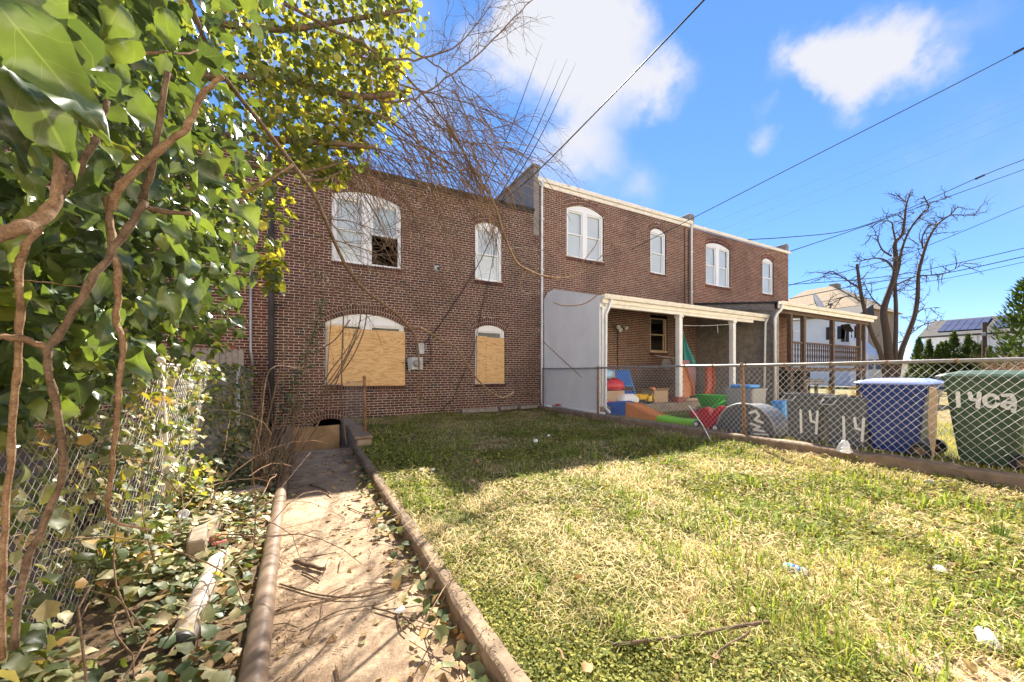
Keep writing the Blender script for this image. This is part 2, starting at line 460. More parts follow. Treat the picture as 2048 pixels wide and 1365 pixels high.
def leaf_mat(name, stops, trans=.42, rough=.36, veins=True, tcol=(1.25, 1.35, .35), spec=.5):
    k = NT(name); r = k.rnd()
    col = k.ramp(r, stops)
    p = k.pos(False)
    col = k.mix(.5, col, k.ramp(k.noise(p, 35, 3), [(.3, (.72, .75, .7)), (.7, (1.1, 1.1, 1.0))]), 'MULTIPLY')
    if veins:
        uv = k.n('ShaderNodeSeparateXYZ'); k.l(k.n('ShaderNodeUVMap').outputs[0], uv.inputs[0])
        au = k.math('ABSOLUTE', k.math('SUBTRACT', uv.outputs[0], .5))
        mid = k.math('LESS_THAN', au, .008)
        fr = k.math('PINGPONG', k.math('SUBTRACT', k.math('MULTIPLY', uv.outputs[1], 5.0), k.math('MULTIPLY', au, 5.2)), .5)
        side = k.math('LESS_THAN', fr, .018)
        v = k.math('MAXIMUM', mid, k.math('MULTIPLY', side, .7))
        col = k.mix(k.math('MULTIPLY', v, .3), col, (.26, .32, .15))
    pr = k.bsdf(col, rough, 0, k.bump(k.noise(p, 70, 3), .15, .003), spec)
    tl = k.n('ShaderNodeBsdfTranslucent'); k.l(k.mix(1.0, col, tcol, 'MULTIPLY'), tl.inputs['Color'])
    mx = k.n('ShaderNodeMixShader'); mx.inputs[0].default_value = trans; k.l(pr, mx.inputs[1]); k.l(tl.outputs[0], mx.inputs[2])
    return k.done(mx.outputs[0])
M['ivy'] = leaf_mat('ivy_leaf', [(0, (.055, .085, .045)), (.35, (.080, .122, .050)), (.6, (.105, .155, .055)), (.82, (.15, .20, .055)), (.97, (.18, .22, .05)), (1, (.24, .25, .055))], .35, .3, True, (1.6, 1.5, .5), .75)
M['ivy_far'] = leaf_mat('ivy_leaf_young', [(0, (.075, .10, .04)), (.35, (.12, .15, .05)), (.65, (.20, .22, .055)), (.85, (.34, .32, .06)), (1, (.48, .41, .07))], .5, veins=False, tcol=(1.5, 1.4, .45))
M['ivy_low'] = leaf_mat('ivy_leaf_dry', [(0, (.07, .10, .04)), (.25, (.12, .15, .055)), (.5, (.22, .23, .10)), (.72, (.40, .35, .18)), (.9, (.50, .39, .22)), (1, (.48, .27, .08))], .3, rough=.5, veins=False)
M['litter'] = leaf_mat('dry_leaf', [(0, (.20, .12, .06)), (.4, (.36, .23, .12)), (.7, (.48, .35, .19)), (.9, (.30, .28, .12)), (1, (.42, .17, .06))], .2, rough=.8, veins=False, tcol=(1, .9, .6), spec=.2)


def attr_mat(name, trans=.35, rough=.7, spec=.2):
    k = NT(name)
    a = k.n('ShaderNodeVertexColor', layer_name='col').outputs[0]
    pr = k.bsdf(a, rough, 0, None, spec)
    tl = k.n('ShaderNodeBsdfTranslucent'); k.l(k.mix(1.0, a, (1.15, 1.15, .6), 'MULTIPLY'), tl.inputs['Color'])
    mx = k.n('ShaderNodeMixShader'); mx.inputs[0].default_value = trans; k.l(pr, mx.inputs[1]); k.l(tl.outputs[0], mx.inputs[2])
    return k.done(mx.outputs[0])
M['grass'] = attr_mat('grass_blades')


def soil_mat(name, stops, scale=3.0, bscale=60):
    k = NT(name); p = k.pos(False)
    n = k.noise(p, scale, 9, .68)
    col = k.ramp(n, stops)
    f = k.noise(p, bscale, 5, .75)
    col = k.mix(.6, col, k.ramp(f, [(.3, (.45, .42, .4)), (.7, (1.15, 1.12, 1.05))]), 'MULTIPLY')
    return k.done(k.bsdf(col, .95, 0, k.bump(f, .9, .012), .15))
M['soil'] = soil_mat('lawn_soil', [(.3, (.12, .10, .045)), (.45, (.18, .15, .06)), (.58, (.26, .20, .09)), (.72, (.34, .24, .12))])
M['dirt'] = soil_mat('leafy_dirt', [(.3, (.10, .07, .045)), (.5, (.20, .14, .085)), (.7, (.32, .22, .13))], 6, 45)
M['farground'] = soil_mat('far_ground', [(.3, (.12, .12, .05)), (.5, (.2, .18, .08)), (.7, (.28, .23, .12))], .6, 8)
def path_mat():
    k = NT('path_concrete'); p = k.pos(False)
    col = k.ramp(k.noise(p, 2.2, 8, .7, .3), [(.28, (.20, .135, .09)), (.42, (.36, .265, .18)), (.56, (.50, .385, .27)), (.72, (.42, .315, .215))])
    g = k.noise(p, 130, 3, .8)
    col = k.mix(.7, col, k.ramp(g, [(.35, (.55, .5, .46)), (.65, (1.12, 1.1, 1.06))]), 'MULTIPLY')
    g2 = k.noise(p, 48, 4, .8)
    col = k.mix(.6, col, k.ramp(g2, [(.36, (.6, .55, .5)), (.6, (1.1, 1.08, 1.05))]), 'MULTIPLY')
    d = k.ramp(k.noise(p, 7, 8, .75), [(.5, (0, 0, 0)), (.66, (1, 1, 1))])
    col = k.mix(k.math('MULTIPLY', d, .6), col, (.13, .075, .042))
    return k.done(k.bsdf(col, .93, 0, k.bump(g, .7, .006), .2))
M['path'] = path_mat()
# ================================================================== the setting: ground, path, kerbs
FY = 10.6                        # plane of the house fronts
def sheet(name, x0, x1, y0, y1, z, mat, step=None, amp=0.0, sc_=.6):
    if step is None:
        V = [(x0, y0, z), (x1, y0, z), (x1, y1, z), (x0, y1, z)]; F = [(0, 1, 2, 3)]
        o = mesh_np(name, V, F, mat)
    else:
        xs = np.arange(x0, x1 + step * .5, step); ys = np.arange(y0, y1 + step * .5, step)
        xs[-1], ys[-1] = x1, y1
        gx, gy = np.meshgrid(xs, ys)
        gz = z + amp * (2 * fbm(gx, gy, sc_) - 1)
        V = np.stack([gx, gy, gz], -1).reshape(-1, 3)
        nx, ny = len(xs), len(ys)
        i = np.arange(nx - 1)[None, :] + nx * np.arange(ny - 1)[:, None]
        F = np.stack([i, i + 1, i + 1 + nx, i + nx], -1).reshape(-1, 4)
        o = mesh_np(name, V, F, mat, smooth=True)
    return tag(o, kind='structure')

def lawn_z(x, y):
    return .0 + .042 * (2 * fbm(x, y, 1.1) - 1) + np.clip((np.asarray(y) - 8.2) / 2.4, 0, 1) * .09 + np.clip((np.asarray(x) - 5.4) / 1.3, 0, 1) * .04

def build_ground():
    sheet('ground', -300, 400, -120, 500, -1.45, M['farground'])
    # level of the yards; the stair pit beside the house is left open
    g = [(-40, -.26, -6, 60), (.74, 400, 10.8, 300), (-.26, .74, -6, 7.62), (-.26, .74, 10.8, 60), (.74, 6.7, -6, 10.8)]
    for a, b, c, d in g:
        sheet('ground', a, b, c, d, -.14 if a < 6 else -.14, M['dirt'] if b < 7 else M['farground'])
    # lawn
    xs = np.linspace(.785, 6.66, 74); ys = np.linspace(-2.5, 10.62, 150)
    gx, gy = np.meshgrid(xs, ys); gz = lawn_z(gx, gy)
    V = np.stack([gx, gy, gz], -1).reshape(-1, 3); nx, ny = len(xs), len(ys)
    i = np.arange(nx - 1)[None, :] + nx * np.arange(ny - 1)[:, None]
    tag(mesh_np('lawn', V, np.stack([i, i + 1, i + 1 + nx, i + nx], -1).reshape(-1, 4), M['soil'], smooth=True), kind='structure')
    # neighbour's yard beyond the fence kerb
    sheet('neighbour_yard', 6.86, 34, -4, 10.6, .12, M['soil'], .25, .02, .8)
    # leafy strip between path and the ivy fence
    sheet('leafy_strip', -3.2, -.2, -1, 10.4, -.085, M['dirt'], .09, .035, .5)
    # concrete path in cast bays with a joint between each
    bays = [(-1.2, .9), (.912, 2.55), (2.562, 4.2), (4.212, 5.85), (5.862, 7.5)]
    p = mesh_np('path', [(-.36, -1.3, -.137), (.72, -1.3, -.137), (.72, 7.5, -.137), (-.36, 7.5, -.137)], [(0, 1, 2, 3)], M['dirt'])
    tag(p, kind='structure')
    for k, (a, b) in enumerate(bays):
        q = MB(); q.rbox(-.34, .705, a, b, -.13, -.11 + .004 * (k % 3 - 1), .006); q.build('slab', M['path'], p)
    # kerb between path and lawn
    q = MB()
    n = 190; ys = np.linspace(-1.2, 6.95, n)
    loops = []
    for i_, y in enumerate(ys):
        j = .012 * (vnoise(y, 1.0, .25) - .5) * 2 + .007 * (vnoise(y, 2.0, .06) - .5); h = .026 + .016 * (vnoise(y, 7.0, .4) - .5) + .008 * (vnoise(y, 9.0, .07) - .5) - (.03 * max(0, vnoise(y, 12.0, .16) - .78) / .22)
        loops.append([(.705 + j, y, -.14), (.705 + j, y, h - .014), (.722 + j, y, h), (.790 - j, y, h + .003), (.802 - j, y, h - .02), (.802 - j, y, -.14)])
    q.loft(loops)
    tag(q.build('path_kerb', M['kerb']), kind='structure')
    # low concrete kerb under the side fence
    q = MB(); loops = []
    for y in np.linspace(-2.5, 10.55, 260):
        j = .02 * (vnoise(y, 3.0, .3) - .5) + .01 * (vnoise(y, 4.0, .08) - .5); h = .19 + .016 * (vnoise(y, 5.0, .35) - .5) + .01 * (vnoise(y, 6.0, .09) - .5) - .04 * max(0, vnoise(y, 15.0, .3) - .8) / .2
        loops.append([(6.63 + j, y, -.1), (6.635 + j, y, h - .02), (6.655 + j, y, h), (6.84, y, h + .003), (6.86, y, h - .015), (6.86, y, -.1)])
    q.loft(loops)
    tag(q.build('fence_kerb', M['kerb']), kind='structure')
    # stair pit by the house wall with concrete side walls
    q = MB()
    q.box(-.42, -.262, 7.5, 10.56, -1.3, .02); q.box(-.26, .74, 7.5, 7.62, -1.3, -.10); q.box(-.26, .74, 7.62, 10.56, -1.34, -1.25)
    q.rbox(.742, .98, 6.96, 10.56, -1.3, .13, .02)
    tag(q.build('stair_pit', M['concrete']), kind='structure')
    q = MB(); q.rbox(.70, 1.0, 6.955, 7.6, .128, .19, .015); q.rbox(.71, .99, 7.62, 8.5, .128, .2, .015)
    tag(q.build('coping_stones', M['kerb']), kind='structure')
build_ground()
# ================================================================== behind the camera: unseen terrace and pale paving added to bounce sunlight back
def build_bounce_terrace():
    sheet('bounce_pavement', -40, 50, -7.4, -2.7, -.02, M['alley'])
    t = thing('bounce_terrace', 'unseen cream terrace behind the camera, added to bounce sunlight onto the house fronts', 'terrace', (5, -8, 0))
    x = -31.0; i = 0
    while x < 42:
        w = 6.0; zt = 10.2 + .5 * (i % 3 == 1)
        q = MB(); q.box(x, x + w - .004, -17, -7.5, -.1, zt); q.build('house_wall', M[('bounce_cream', 'bounce_white', 'bounce_sand')[i % 3]], t)
        q = MB(); q.box(x - .05, x + w - .05, -17.1, -7.35, zt + .002, zt + .25); q.build('cornice', M['white'], t)
        for wx, wz in ((1.0, 4.6), (3.8, 4.6), (3.8, 1.2), (1.0, 7.6), (3.8, 7.6)):
            q = MB(); q.box(x + wx, x + wx + 1.1, -7.499, -7.46, wz, wz + 1.7); wn = q.build('window', M['vinyl'], t)
            q = MB(); q.box(x + wx + .1, x + wx + 1.0, -7.459, -7.45, wz + .1, wz + .8); q.box(x + wx + .1, x + wx + 1.0, -7.459, -7.45, wz + .9, wz + 1.6); q.build('pane', M['dark'], wn)
        q = MB(); q.box(x + 1.0, x + 2.0, -7.499, -7.45, 0, 2.2); q.build('door', M['brownwood'], t)
        x += w; i += 1
M['alley'] = plain('pale_bounce_concrete', (.55, .50, .43), .9, var=.15, scale=2, bump=.3)  # unseen paving, kept pale to bounce sunlight
M['bounce_cream'] = plain('cream_bounce_wall', (.80, .72, .58), .8, var=.08, scale=2); M['bounce_white'] = plain('white_bounce_wall', (.84, .79, .72), .8, var=.06, scale=2); M['bounce_sand'] = plain('sand_bounce_wall', (.76, .66, .51), .8, var=.08, scale=2)
build_bounce_terrace()
# ================================================================== brick houses
CH, BL, BH, MJ = .0677, .2032, .0550, .0127     # course, brick length and height, joint

def hole_inner(h, z):
    """clear opening of a hole at height z"""
    xa, xb, z0, zs, rise = h[:5]
    if z < z0 or z > zs + rise: return None
    if z <= zs or rise <= 0: return (xa, xb)
    w = (xb - xa) / 2; R = (w * w + rise * rise) / (2 * rise); cz = zs + rise - R
    d = R * R - (z - cz) ** 2
    if d <= 0: return None
    d = math.sqrt(d); c = (xa + xb) / 2
    return (c - d, c + d)

def hole_outer(h, z, ring=.225):
    """the same with the arch ring and the sill course"""
    xa, xb, z0, zs, rise = h[:5]
    sill = h[5] if len(h) > 5 else .105
    if z < z0 - sill: return None
    if rise <= 0: return (xa, xb) if z <= zs else None
    if z <= zs: return (xa - .03, xb + .03) if z < z0 else (xa, xb)
    w = (xb - xa) / 2; R = (w * w + rise * rise) / (2 * rise); cz = zs + rise - R; c = (xa + xb) / 2
    RO = R + ring; th = math.asin(min(1, w / R)); ztip = cz + RO * math.cos(th)
    if z <= ztip:
        hx = w + (z - zs) * math.tan(th); return (c - hx, c + hx)
    d = RO * RO - (z - cz) ** 2
    if d <= 0: return None
    d = math.sqrt(d); return (c - d, c + d)

def cut(x0, x1, za, zb, holes, fn):
    """pieces of [x0,x1] in the band za..zb outside the holes; each piece has its ends at za and at zb"""
    segs = [((x0, x0), (x1, x1))]
    for h in holes:
        a, b = fn(h, za + 1e-4), fn(h, zb - 1e-4)
        if a is None and b is None: continue
        if a is None: c = (b[0] + b[1]) / 2; a = (c, c) if fn is hole_inner else b
        if b is None: c = (a[0] + a[1]) / 2; b = (c, c)
        out = []
        for l, r in segs:
            if max(a[1], b[1]) <= min(l) or min(a[0], b[0]) >= max(r): out.append((l, r)); continue
            L = (l, (min(a[0], r[0]), min(b[0], r[1]))); R_ = ((max(a[1], l[0]), max(b[1], l[1])), r)
            for g in (L, R_):
                if g[1][0] - g[0][0] > .012 or g[1][1] - g[0][1] > .012: out.append(g)
        segs = out
    return segs

def hexa(mb, l, r, za, zb, y0, y1):
    (la, lb), (ra, rb) = l, r
    ra = max(ra, la + .004); rb = max(rb, lb + .004)
    mb.add([(la, y0, za), (ra, y0, za), (rb, y0, zb), (lb, y0, zb), (la, y1, za), (ra, y1, za), (rb, y1, zb), (lb, y1, zb)],
           [(0, 1, 2, 3), (3, 2, 6, 7), (1, 0, 4, 5), (0, 3, 7, 4), (2, 1, 5, 6)])

def brick_front(house, x0, x1, z0, z1, Y, holes, mat, mortar, seed, near=300, prefer=None):
    rr = random.Random(seed)
    mo, st = MB(), MB()
    whole = []
    n = int((z1 - z0) / CH)
    for k in range(n):
        za, zb = z0 + k * CH, z0 + (k + 1) * CH
        for l, r in cut(x0, x1, za, zb, holes, hole_inner):
            mo.add([(l[0], Y + .004, za), (r[0], Y + .004, za), (r[1], Y + .004, zb), (l[1], Y + .004, zb)], [(0, 1, 2, 3)])
        x = x0 + (-.107 if k % 2 else 0) + rr.uniform(-.012, .012)
        head = (k % 6 == 3)                                   # a course of headers now and then
        bz0, bz1 = za + MJ / 2, zb - MJ / 2
        while x < x1 - .02:
            ln = (.0965 if head and rr.random() < .9 else BL)
            a, b = max(x + MJ / 2, x0), min(x + ln + MJ / 2, x1)
            x += ln + MJ
            if b - a < .03: continue
            dy = rr.uniform(-.0025, .0025)
            for l, r in cut(a, b, bz0, bz1, holes, hole_outer):
                if min(r[0] - l[0], r[1] - l[1]) < .015 and max(r[0] - l[0], r[1] - l[1]) < .03: continue
                full = abs(r[0] - l[0] - BL) < 1e-3 and abs(r[1] - l[1] - BL) < 1e-3
                dz = rr.uniform(-.0012, .0012)
                if full: whole.append((l[0], bz0 + dz, dy))
                else: hexa(st, l, r, bz0 + dz, bz1 + dz, Y + dy, Y + .02)
    # the bricks that show largest are pieces of their own; the rest stay one mesh
    pr = prefer or (lambda x, z: math.hypot(x, Y))
    whole.sort(key=lambda b: pr(b[0], b[1]))
    tmp = MB(); hexa(tmp, (0, 0), (BL, BL), 0, BH, 0, .02)
    me = None
    org = origin(house)
    for i, (bx, bz, dy) in enumerate(whole):
        if i < near:
            if me is None:
                o = mesh_np('brick', np.array(tmp.v) + org, tmp.f, mat, house); me = o.data
            else:
                o = bpy.data.objects.new('brick', me); C.objects.link(o); o.parent = house
            o.location = (bx - org[0], Y + dy - org[1], bz - org[2])
        else:
            hexa(st, (bx, bx), (bx + BL, bx + BL), bz, bz + BH, Y + dy, Y + .02)
    # arch rings and sills
    for h in holes:
        xa, xb, hz0, zs, rise = h[:5]; sill = h[5] if len(h) > 5 else .105
        if rise > 0:
            w = (xb - xa) / 2; R = (w * w + rise * rise) / (2 * rise); cz = zs + rise - R; c = (xa + xb) / 2; th = math.asin(min(1, w / R))
            for (r0, r1) in ((R + .004, R + .106), (R + .117, R + .222)):
                m_ = max(4, int(round(2 * th * (r0 + r1) / 2 / .068)))
                for j in range(m_):
                    g = .0055 / r0
                    a0, a1 = -th + 2 * th * j / m_ + g, -th + 2 * th * (j + 1) / m_ - g
                    dy = rr.uniform(-.004, .001)
                    P = [(c + q * math.sin(a), cz + q * math.cos(a)) for q, a in ((r0, a0), (r0, a1), (r1, a1), (r1, a0))]
                    st.add([(p[0], Y + dy, p[1]) for p in P] + [(p[0], Y + .02, p[1]) for p in P], [(0, 1, 2, 3), (3, 2, 6, 7), (1, 0, 4, 5), (0, 3, 7, 4), (2, 1, 5, 6)])
        if sill > 0:
            m_ = max(3, int(round((xb - xa + .06) / .068))); ww = (xb - xa + .06) / m_
            for j in range(m_):
                a = xa - .03 + j * ww + .005; b = a + ww - .01
                st.box(a, b, Y - .022 + rr.uniform(-.003, .003), Y + .16, hz0 - sill + .006, hz0 - .004 + rr.uniform(-.002, .002))
    mo.build('mortar', mortar, house)
    o = st.build('brickwork', mat, house); o['kind'] = 'stuff'

def arch_pts(xa, xb, zs, rise, n=14):
    w = (xb - xa) / 2; R = (w * w + rise * rise) / (2 * rise); cz = zs + rise - R; c = (xa + xb) / 2; th = math.asin(min(1, w / R))
    return [(c + R * math.sin(a), cz + R * math.cos(a)) for a in np.linspace(-th, th, n)]

def window(house, h, Y, lights=1, blinds=('full',), opened=(), mat='vinyl', mull=.2, recess=.05, zhead=None):
    xa, xb, z0, zs, rise = h[:5]
    fm = M[mat]; Y += recess
    zh = zhead if zhead is not None else zs - .02
    jw = .085
    f = MB()
    f.box(xa + .003, xa + jw, Y, Y + .09, z0 + .003, zh); f.box(xb - jw, xb - .003, Y, Y + .09, z0 + .003, zh)
    f.box(xa + jw, xb - jw, Y - .02, Y + .10, z0 + .003, z0 + .055)
    if rise > 0:
        ap = arch_pts(xa + .003, xb - .003, zs, rise - .004)
        f.prism([(xa + .003, zh + .001)] + ap + [(xb - .003, zh + .001)], Y - .004, Y + .09, 'y')
    cuts = [xa + jw]
    if lights == 2:
        c = (xa + xb) / 2
        f.box(c - mull / 2, c + mull / 2, Y - .002, Y + .09, z0 + .056, zh - .001); cuts += [c - mull / 2, c + mull / 2]
    cuts.append(xb - jw)
    win = f.build('window', fm, house)
    for i in range(lights):
        a, b = cuts[2 * i], cuts[2 * i + 1]
        zb_, zt = z0 + .056, zh - .002
        zm = (zb_ + zt) / 2
        for up in (1, 0):
            s0, s1 = (zm - .02, zt) if up else (zb_, zm + .02)
            lifted = (not up) and i in opened
            if lifted: s0, s1 = zm - .01, zt - .03
            yy = Y + (.035 if up else .066); q = MB(); w = .042
            q.box(a, a + w, yy, yy + .028, s0, s1); q.box(b - w, b, yy, yy + .028, s0, s1)
            q.box(a + w, b - w, yy + .001, yy + .027, s0, s0 + w); q.box(a + w, b - w, yy + .001, yy + .027, s1 - w, s1)
            q.build('sash', fm, win)
            g = MB(); g.box(a + w - .004, b - w + .004, yy + .012, yy + .017, s0 + w - .004, s1 - w + .004); g.build('pane', M['glass'], win)
        bl = blinds[i % len(blinds)]
        if bl in ('full', 'half'):
            q = MB(); lo = zb_ + .01 if bl == 'full' else zm - .02
            k = 0; zz = lo
            while zz < zt - .01:
                q.add([(a + .01, Y + .106 + .006, zz), (b - .01, Y + .106 + .006, zz), (b - .01, Y + .106, zz + .052), (a + .01, Y + .106, zz + .052)], [(0, 1, 2, 3)]); zz += .05
            q.build('blind', M['blind'], win)
    return win

def house_shell(house, x0, x1, Y, depth, z1, mat, side=None):
    """party walls, rear wall, roof and floors behind the brick front"""
    side = side or M['grey_stucco']
    q = MB()
    q.box(x0 + .01, x0 + .22, Y + .03, Y + depth, -.1, z1); q.box(x1 - .22, x1 - .01, Y + .03, Y + depth, -.1, z1); q.box(x0 + .22, x1 - .22, Y + depth - .2, Y + depth, -.1, z1)
    q.build('side_walls', side, house)
    q = MB(); q.box(x0 + .22, x1 - .22, Y + .18, Y + depth - .2, 3.28, 3.46); q.box(x0 + .22, x1 - .22, Y + .18, Y + depth - .2, .35, .5)
    q.box((x0 + x1) / 2 + .1, (x0 + x1) / 2 + .2, Y + .18, Y + depth - .2, .5, z1 - .3)
    q.build('interior', M['dark'], house)
    q = MB(); q.box(x0 + .02, x1 - .02, Y + .06, Y + depth - .05, z1 - .12, z1 - .02); q.build('roof', M['tar'], house)

def gutter(parent, x0, x1, Y, z, mat, name='gutter', w=.11, h=.11):
    """trough with a rolled front lip, hung in front of Y"""
    prof = [(Y - .002, z), (Y - .002, z - h), (Y - w * .75, z - h), (Y - w, z - h * .35), (Y - w - .008, z), (Y - w + .012, z + .002), (Y - w + .014, z - h * .3), (Y - w * .7, z - h + .012), (Y - .014, z - h + .012), (Y - .014, z)]
    q = MB(); q.prism(prof, x0, x1, 'x'); return q.build(name, mat, parent)

def downspout(parent, x, Y, z0, z1, mat=None, r=.042, name='downspout', kick=None):
    q = MB(); pts = [(x, Y - .09, z1 + .0), (x, Y - .055, z1 - .25), (x, Y - .05, z1 - .4), (x, Y - .05, z0 + .1)]
    if kick: pts += kick
    q.tube(pts, r, 8)
    for z in np.arange(z0 + 1.0, z1 - .6, 1.7): q.box(x - r * 1.35, x + r * 1.35, Y - .1, Y - .003, z, z + .03)
    return q.build(name, mat or M['white'], parent, True)

# ---- openings: xa, xb, bottom, spring, rise
H1 = dict(ul=(.54, 2.27, 4.11, 5.82, .20), ur=(4.45, 5.36, 4.09, 5.72, .18), ll=(.40, 2.35, .98, 2.55, .28), lr=(4.45, 5.46, .94, 2.58, .17), vent=(.1, .9, -.95, .0, .12, 0))
H2 = dict(ul=(7.84, 9.50, 5.29, 6.95, .22), ur=(11.91, 12.80, 5.24, 6.88, .17), pl=(8.65, 9.66, 2.09, 3.56, 0, .105), pr=(11.9, 12.88, 2.10, 3.58, 0, .105), door=(13.3, 14.2, .39, 2.45, 0, 0))
H3 = dict(ul=(15.33, 17.08, 5.16, 6.90, .18), ur=(19.68, 20.66, 5.2, 6.82, .16), door=(16.2, 17.1, 1.52, 3.5, 0, 0))

def snap_holes(H, base):
    for k, h in H.items():
        h = list(h) + ([.105] if len(h) == 5 else [])
        if h[5] > 0: h[5] = h[2] - (base + CH * math.floor((h[2] - .085 - base) / CH))
        if h[4] == 0: h[3] = base + CH * math.ceil((h[3] - base) / CH - .01)
        H[k] = tuple(h)
snap_holes(H1, -1.2); snap_holes(H2, 0.0); snap_holes(H3, 0.0)

def build_houses():
    # ---------- boarded house
    h = thing('brick_house', 'dark brown brick row house with boarded ground floor windows behind the bare branches', 'house', (3, FY, 0))
    brick_front(h, -.72, 6.70, -1.2, 6.56, FY, list(H1.values()), M['brick1'], M['mortar'], 1, 300,
                lambda x, z: math.hypot(x, FY) if (x > -.1 and z > .2) else 99 + x)
    house_shell(h, -.72, 6.70, FY, 9, 6.55, None)
    window(h, H1['ul'], FY, 2, ('full', 'half'), (1,)); window(h, H1['ur'], FY, 1, ('full',)); window(h, H1['ll'], FY, 2, ('none',)); window(h, H1['lr'], FY, 1, ('none',))
    def board(x0, x1, z0, z1, y, mt, label=None, tilt=0):
        q = MB(); q.add([(x0, y, z0), (x1, y, z0 + tilt), (x1, y, z1 + tilt), (x0, y, z1), (x0, y + .015, z0), (x1, y + .015, z0 + tilt), (x1, y + .015, z1 + tilt), (x0, y + .015, z1)],
                        [(0, 1, 2, 3), (7, 6, 5, 4), (0, 4, 5, 1), (1, 5, 6, 2), (2, 6, 7, 3), (3, 7, 4, 0)])
        o = q.build('plywood_board', mt, h)
        if label: o['label'] = label
        s = MB()
        for sx in np.arange(x0 + .05, x1, .34):
            for sz in (z0 + .06, (z0 + z1) / 2, z1 - .06): s.lathe((sx, y + .001, sz), [(.011, 0), (.008, .004)], 6, (0, -1, 0))
        s.build('screw', M['greymetal'], o)
        return o
    board(.45, .84, .995, 2.49, FY - .012, M['ply2'], 'narrow plywood strip with dark knots')
    board(.80, 2.36, .945, 2.42, FY - .034, M['ply'], 'wide clean plywood sheet', -.01)
    board(4.50, 4.83, .965, 2.40, FY - .014, M['ply'], 'narrow plywood strip'); board(4.80, 5.42, .965, 2.37, FY - .034, M['ply2'], 'plywood sheet on the narrow window')
    q = MB(); q.box(-.7, 6.5, FY - .10, FY + .15, 6.555, 6.62); q.box(-.7, 6.5, FY - .05, FY + .15, 6.47, 6.554); q.build('eave', M['tar'], h)
    # conduit, meter, camera and cables fixed to the wall
    q = MB(); q.rbox(2.68, 2.87, FY - .13, FY - .001, 1.80, 2.10, .01); mb_ = q.build('breaker_box', M['greymetal'], h)
    q = MB(); q.tube([(2.87, FY - .14, 2.05), (2.93, FY - .15, 1.98), (2.87, FY - .14, 1.9)], .012, 6); q.build('lever', M['greymetal'], mb_)
    q = MB(); q.rbox(2.50, 2.84, FY - .12, FY - .001, 1.36, 1.72, .02); mt = q.build('meter_box', M['greymetal'], h)
    q = MB(); q.lathe((2.66, FY - .12, 1.54), [(.1, 0), (.1, .05), (.08, .09), (.03, .1)], 14, (0, -1, 0)); q.build('meter_dial', M['grey_plastic_light'], mt, True)
    q = MB(); q.add([(2.50, FY - .12, 1.36), (2.50, FY - .12, 1.72), (2.38, FY - .2, 1.66), (2.42, FY - .2, 1.30)], [(0, 1, 2, 3)]); q.build('meter_door', M['greymetal'], mt)
    q = MB(); q.lathe((3.25, FY, 4.27), [(.085, 0), (.085, .05), (.07, .09), (.045, .13)], 16, (.1, -1, -.25)); cm = q.build('security_camera', M['white_plastic'], h, True)
    q = MB(); q.ball((3.27, FY - .14, 4.24), .05, 10, 8); q.build('lens_dome', M['black_plastic'], cm, True)
    q = MB(); q.tube([at(1003, 408, Y=FY - .1), at(985, 470, Y=FY - .1), at(962, 520, Y=FY - .08), at(938, 562, Y=FY - .06), at(905, 612, Y=FY - .05), at(880, 650, Y=FY - .04), (2.87, FY - .05, 2.08)], .014, 5)
    q.tube([at(1008, 412, Y=FY - .1), at(998, 455, Y=FY - .1), at(978, 560, Y=FY - .07), at(965, 610, Y=FY - .04), at(948, 700, Y=FY - .04), at(905, 800, Y=FY - .05), (3.2, FY - .2, .12)], .010, 5)
    q.tube([(2.86, FY - .05, 1.5), (3.05, FY - .06, 1.6), (3.08, FY - .06, 1.9), (3.0, FY - .05, 2.3)], .014, 5)
    q.build('wall_cable', M['black'], h)
    q = MB(); q.tube([(-.745, FY - .12, 6.4), (-.745, FY - .1, 3), (-.745, FY - .1, .1)], .06, 8); q.build('downspout', M['tar'], h, True)
    # timbers left along its foot
    for i, (x0, x1, z, y, a, lab) in enumerate(((3.9, 5.0, .13, FY - .3, -.05, 'long pale timber lying at the wall below the narrow boarded window'), (5.15, 5.75, .15, FY - .25, .06, 'short dark timber by the wall between the long timber and a grey block'), (5.85, 6.45, .16, FY - .28, .02, 'timber end lying at the wall beside the fence corner post'))):
        q = MB(); q.beam((x0, y, z + .05), (x1, y + a, z + .06), .12, .10); tag(q.build('timber', M['oldwood'], loc=((x0 + x1) / 2, y, z)), lab, 'timber', 'timbers along the house foot')
    # ---------- house with white gutters
    h2 = thing('brick_house', 'taller brown brick house in the middle with cream gutters and a white walled porch', 'house', (10.5, FY, 0))
    brick_front(h2, 6.71, 14.36, 0, 7.58, FY, list(H2.values()), M['brick2'], M['mortar2'], 2, 300, lambda x, z: x if z > 4.3 else 60 + x)
    house_shell(h2, 6.71, 14.36, FY, 9, 7.6, None)
    q = MB(); q.box(6.50, 6.705, FY - .02, FY + 9, 5.8, 8.02); q.box(6.45, 6.74, FY - .06, FY + 9, 8.02, 8.10); q.build('parapet', M['grey_stucco'], h2)
    q = MB(); q.rbox(14.22, 14.55, FY - .02, FY + 9, 7.62, 8.05, .03); q.build('parapet', M['grey_stucco'], h2)
    window(h2, H2['ul'], FY, 2, ('full',)); window(h2, H2['ur'], FY, 1, ('full',)); window(h2, H2['pl'], FY, 1, ('none',), (), 'tanframe', zhead=3.46); window(h2, H2['pr'], FY, 1, ('none',), (), 'tanframe', zhead=3.48)
    q = MB(); q.box(13.3, 14.2, FY + .06, FY + .1, .39, 2.45); q.build('door', M['brownwood'], h2)
    gutter(h2, 6.66, 14.32, FY - .01, 7.68, M['cream']); q = MB(); q.box(6.66, 14.32, FY - .03, FY + .1, 7.69, 7.73); q.box(6.72, 14.32, FY - .018, FY - .001, 7.45, 7.566); q.build('fascia', M['cream'], h2)
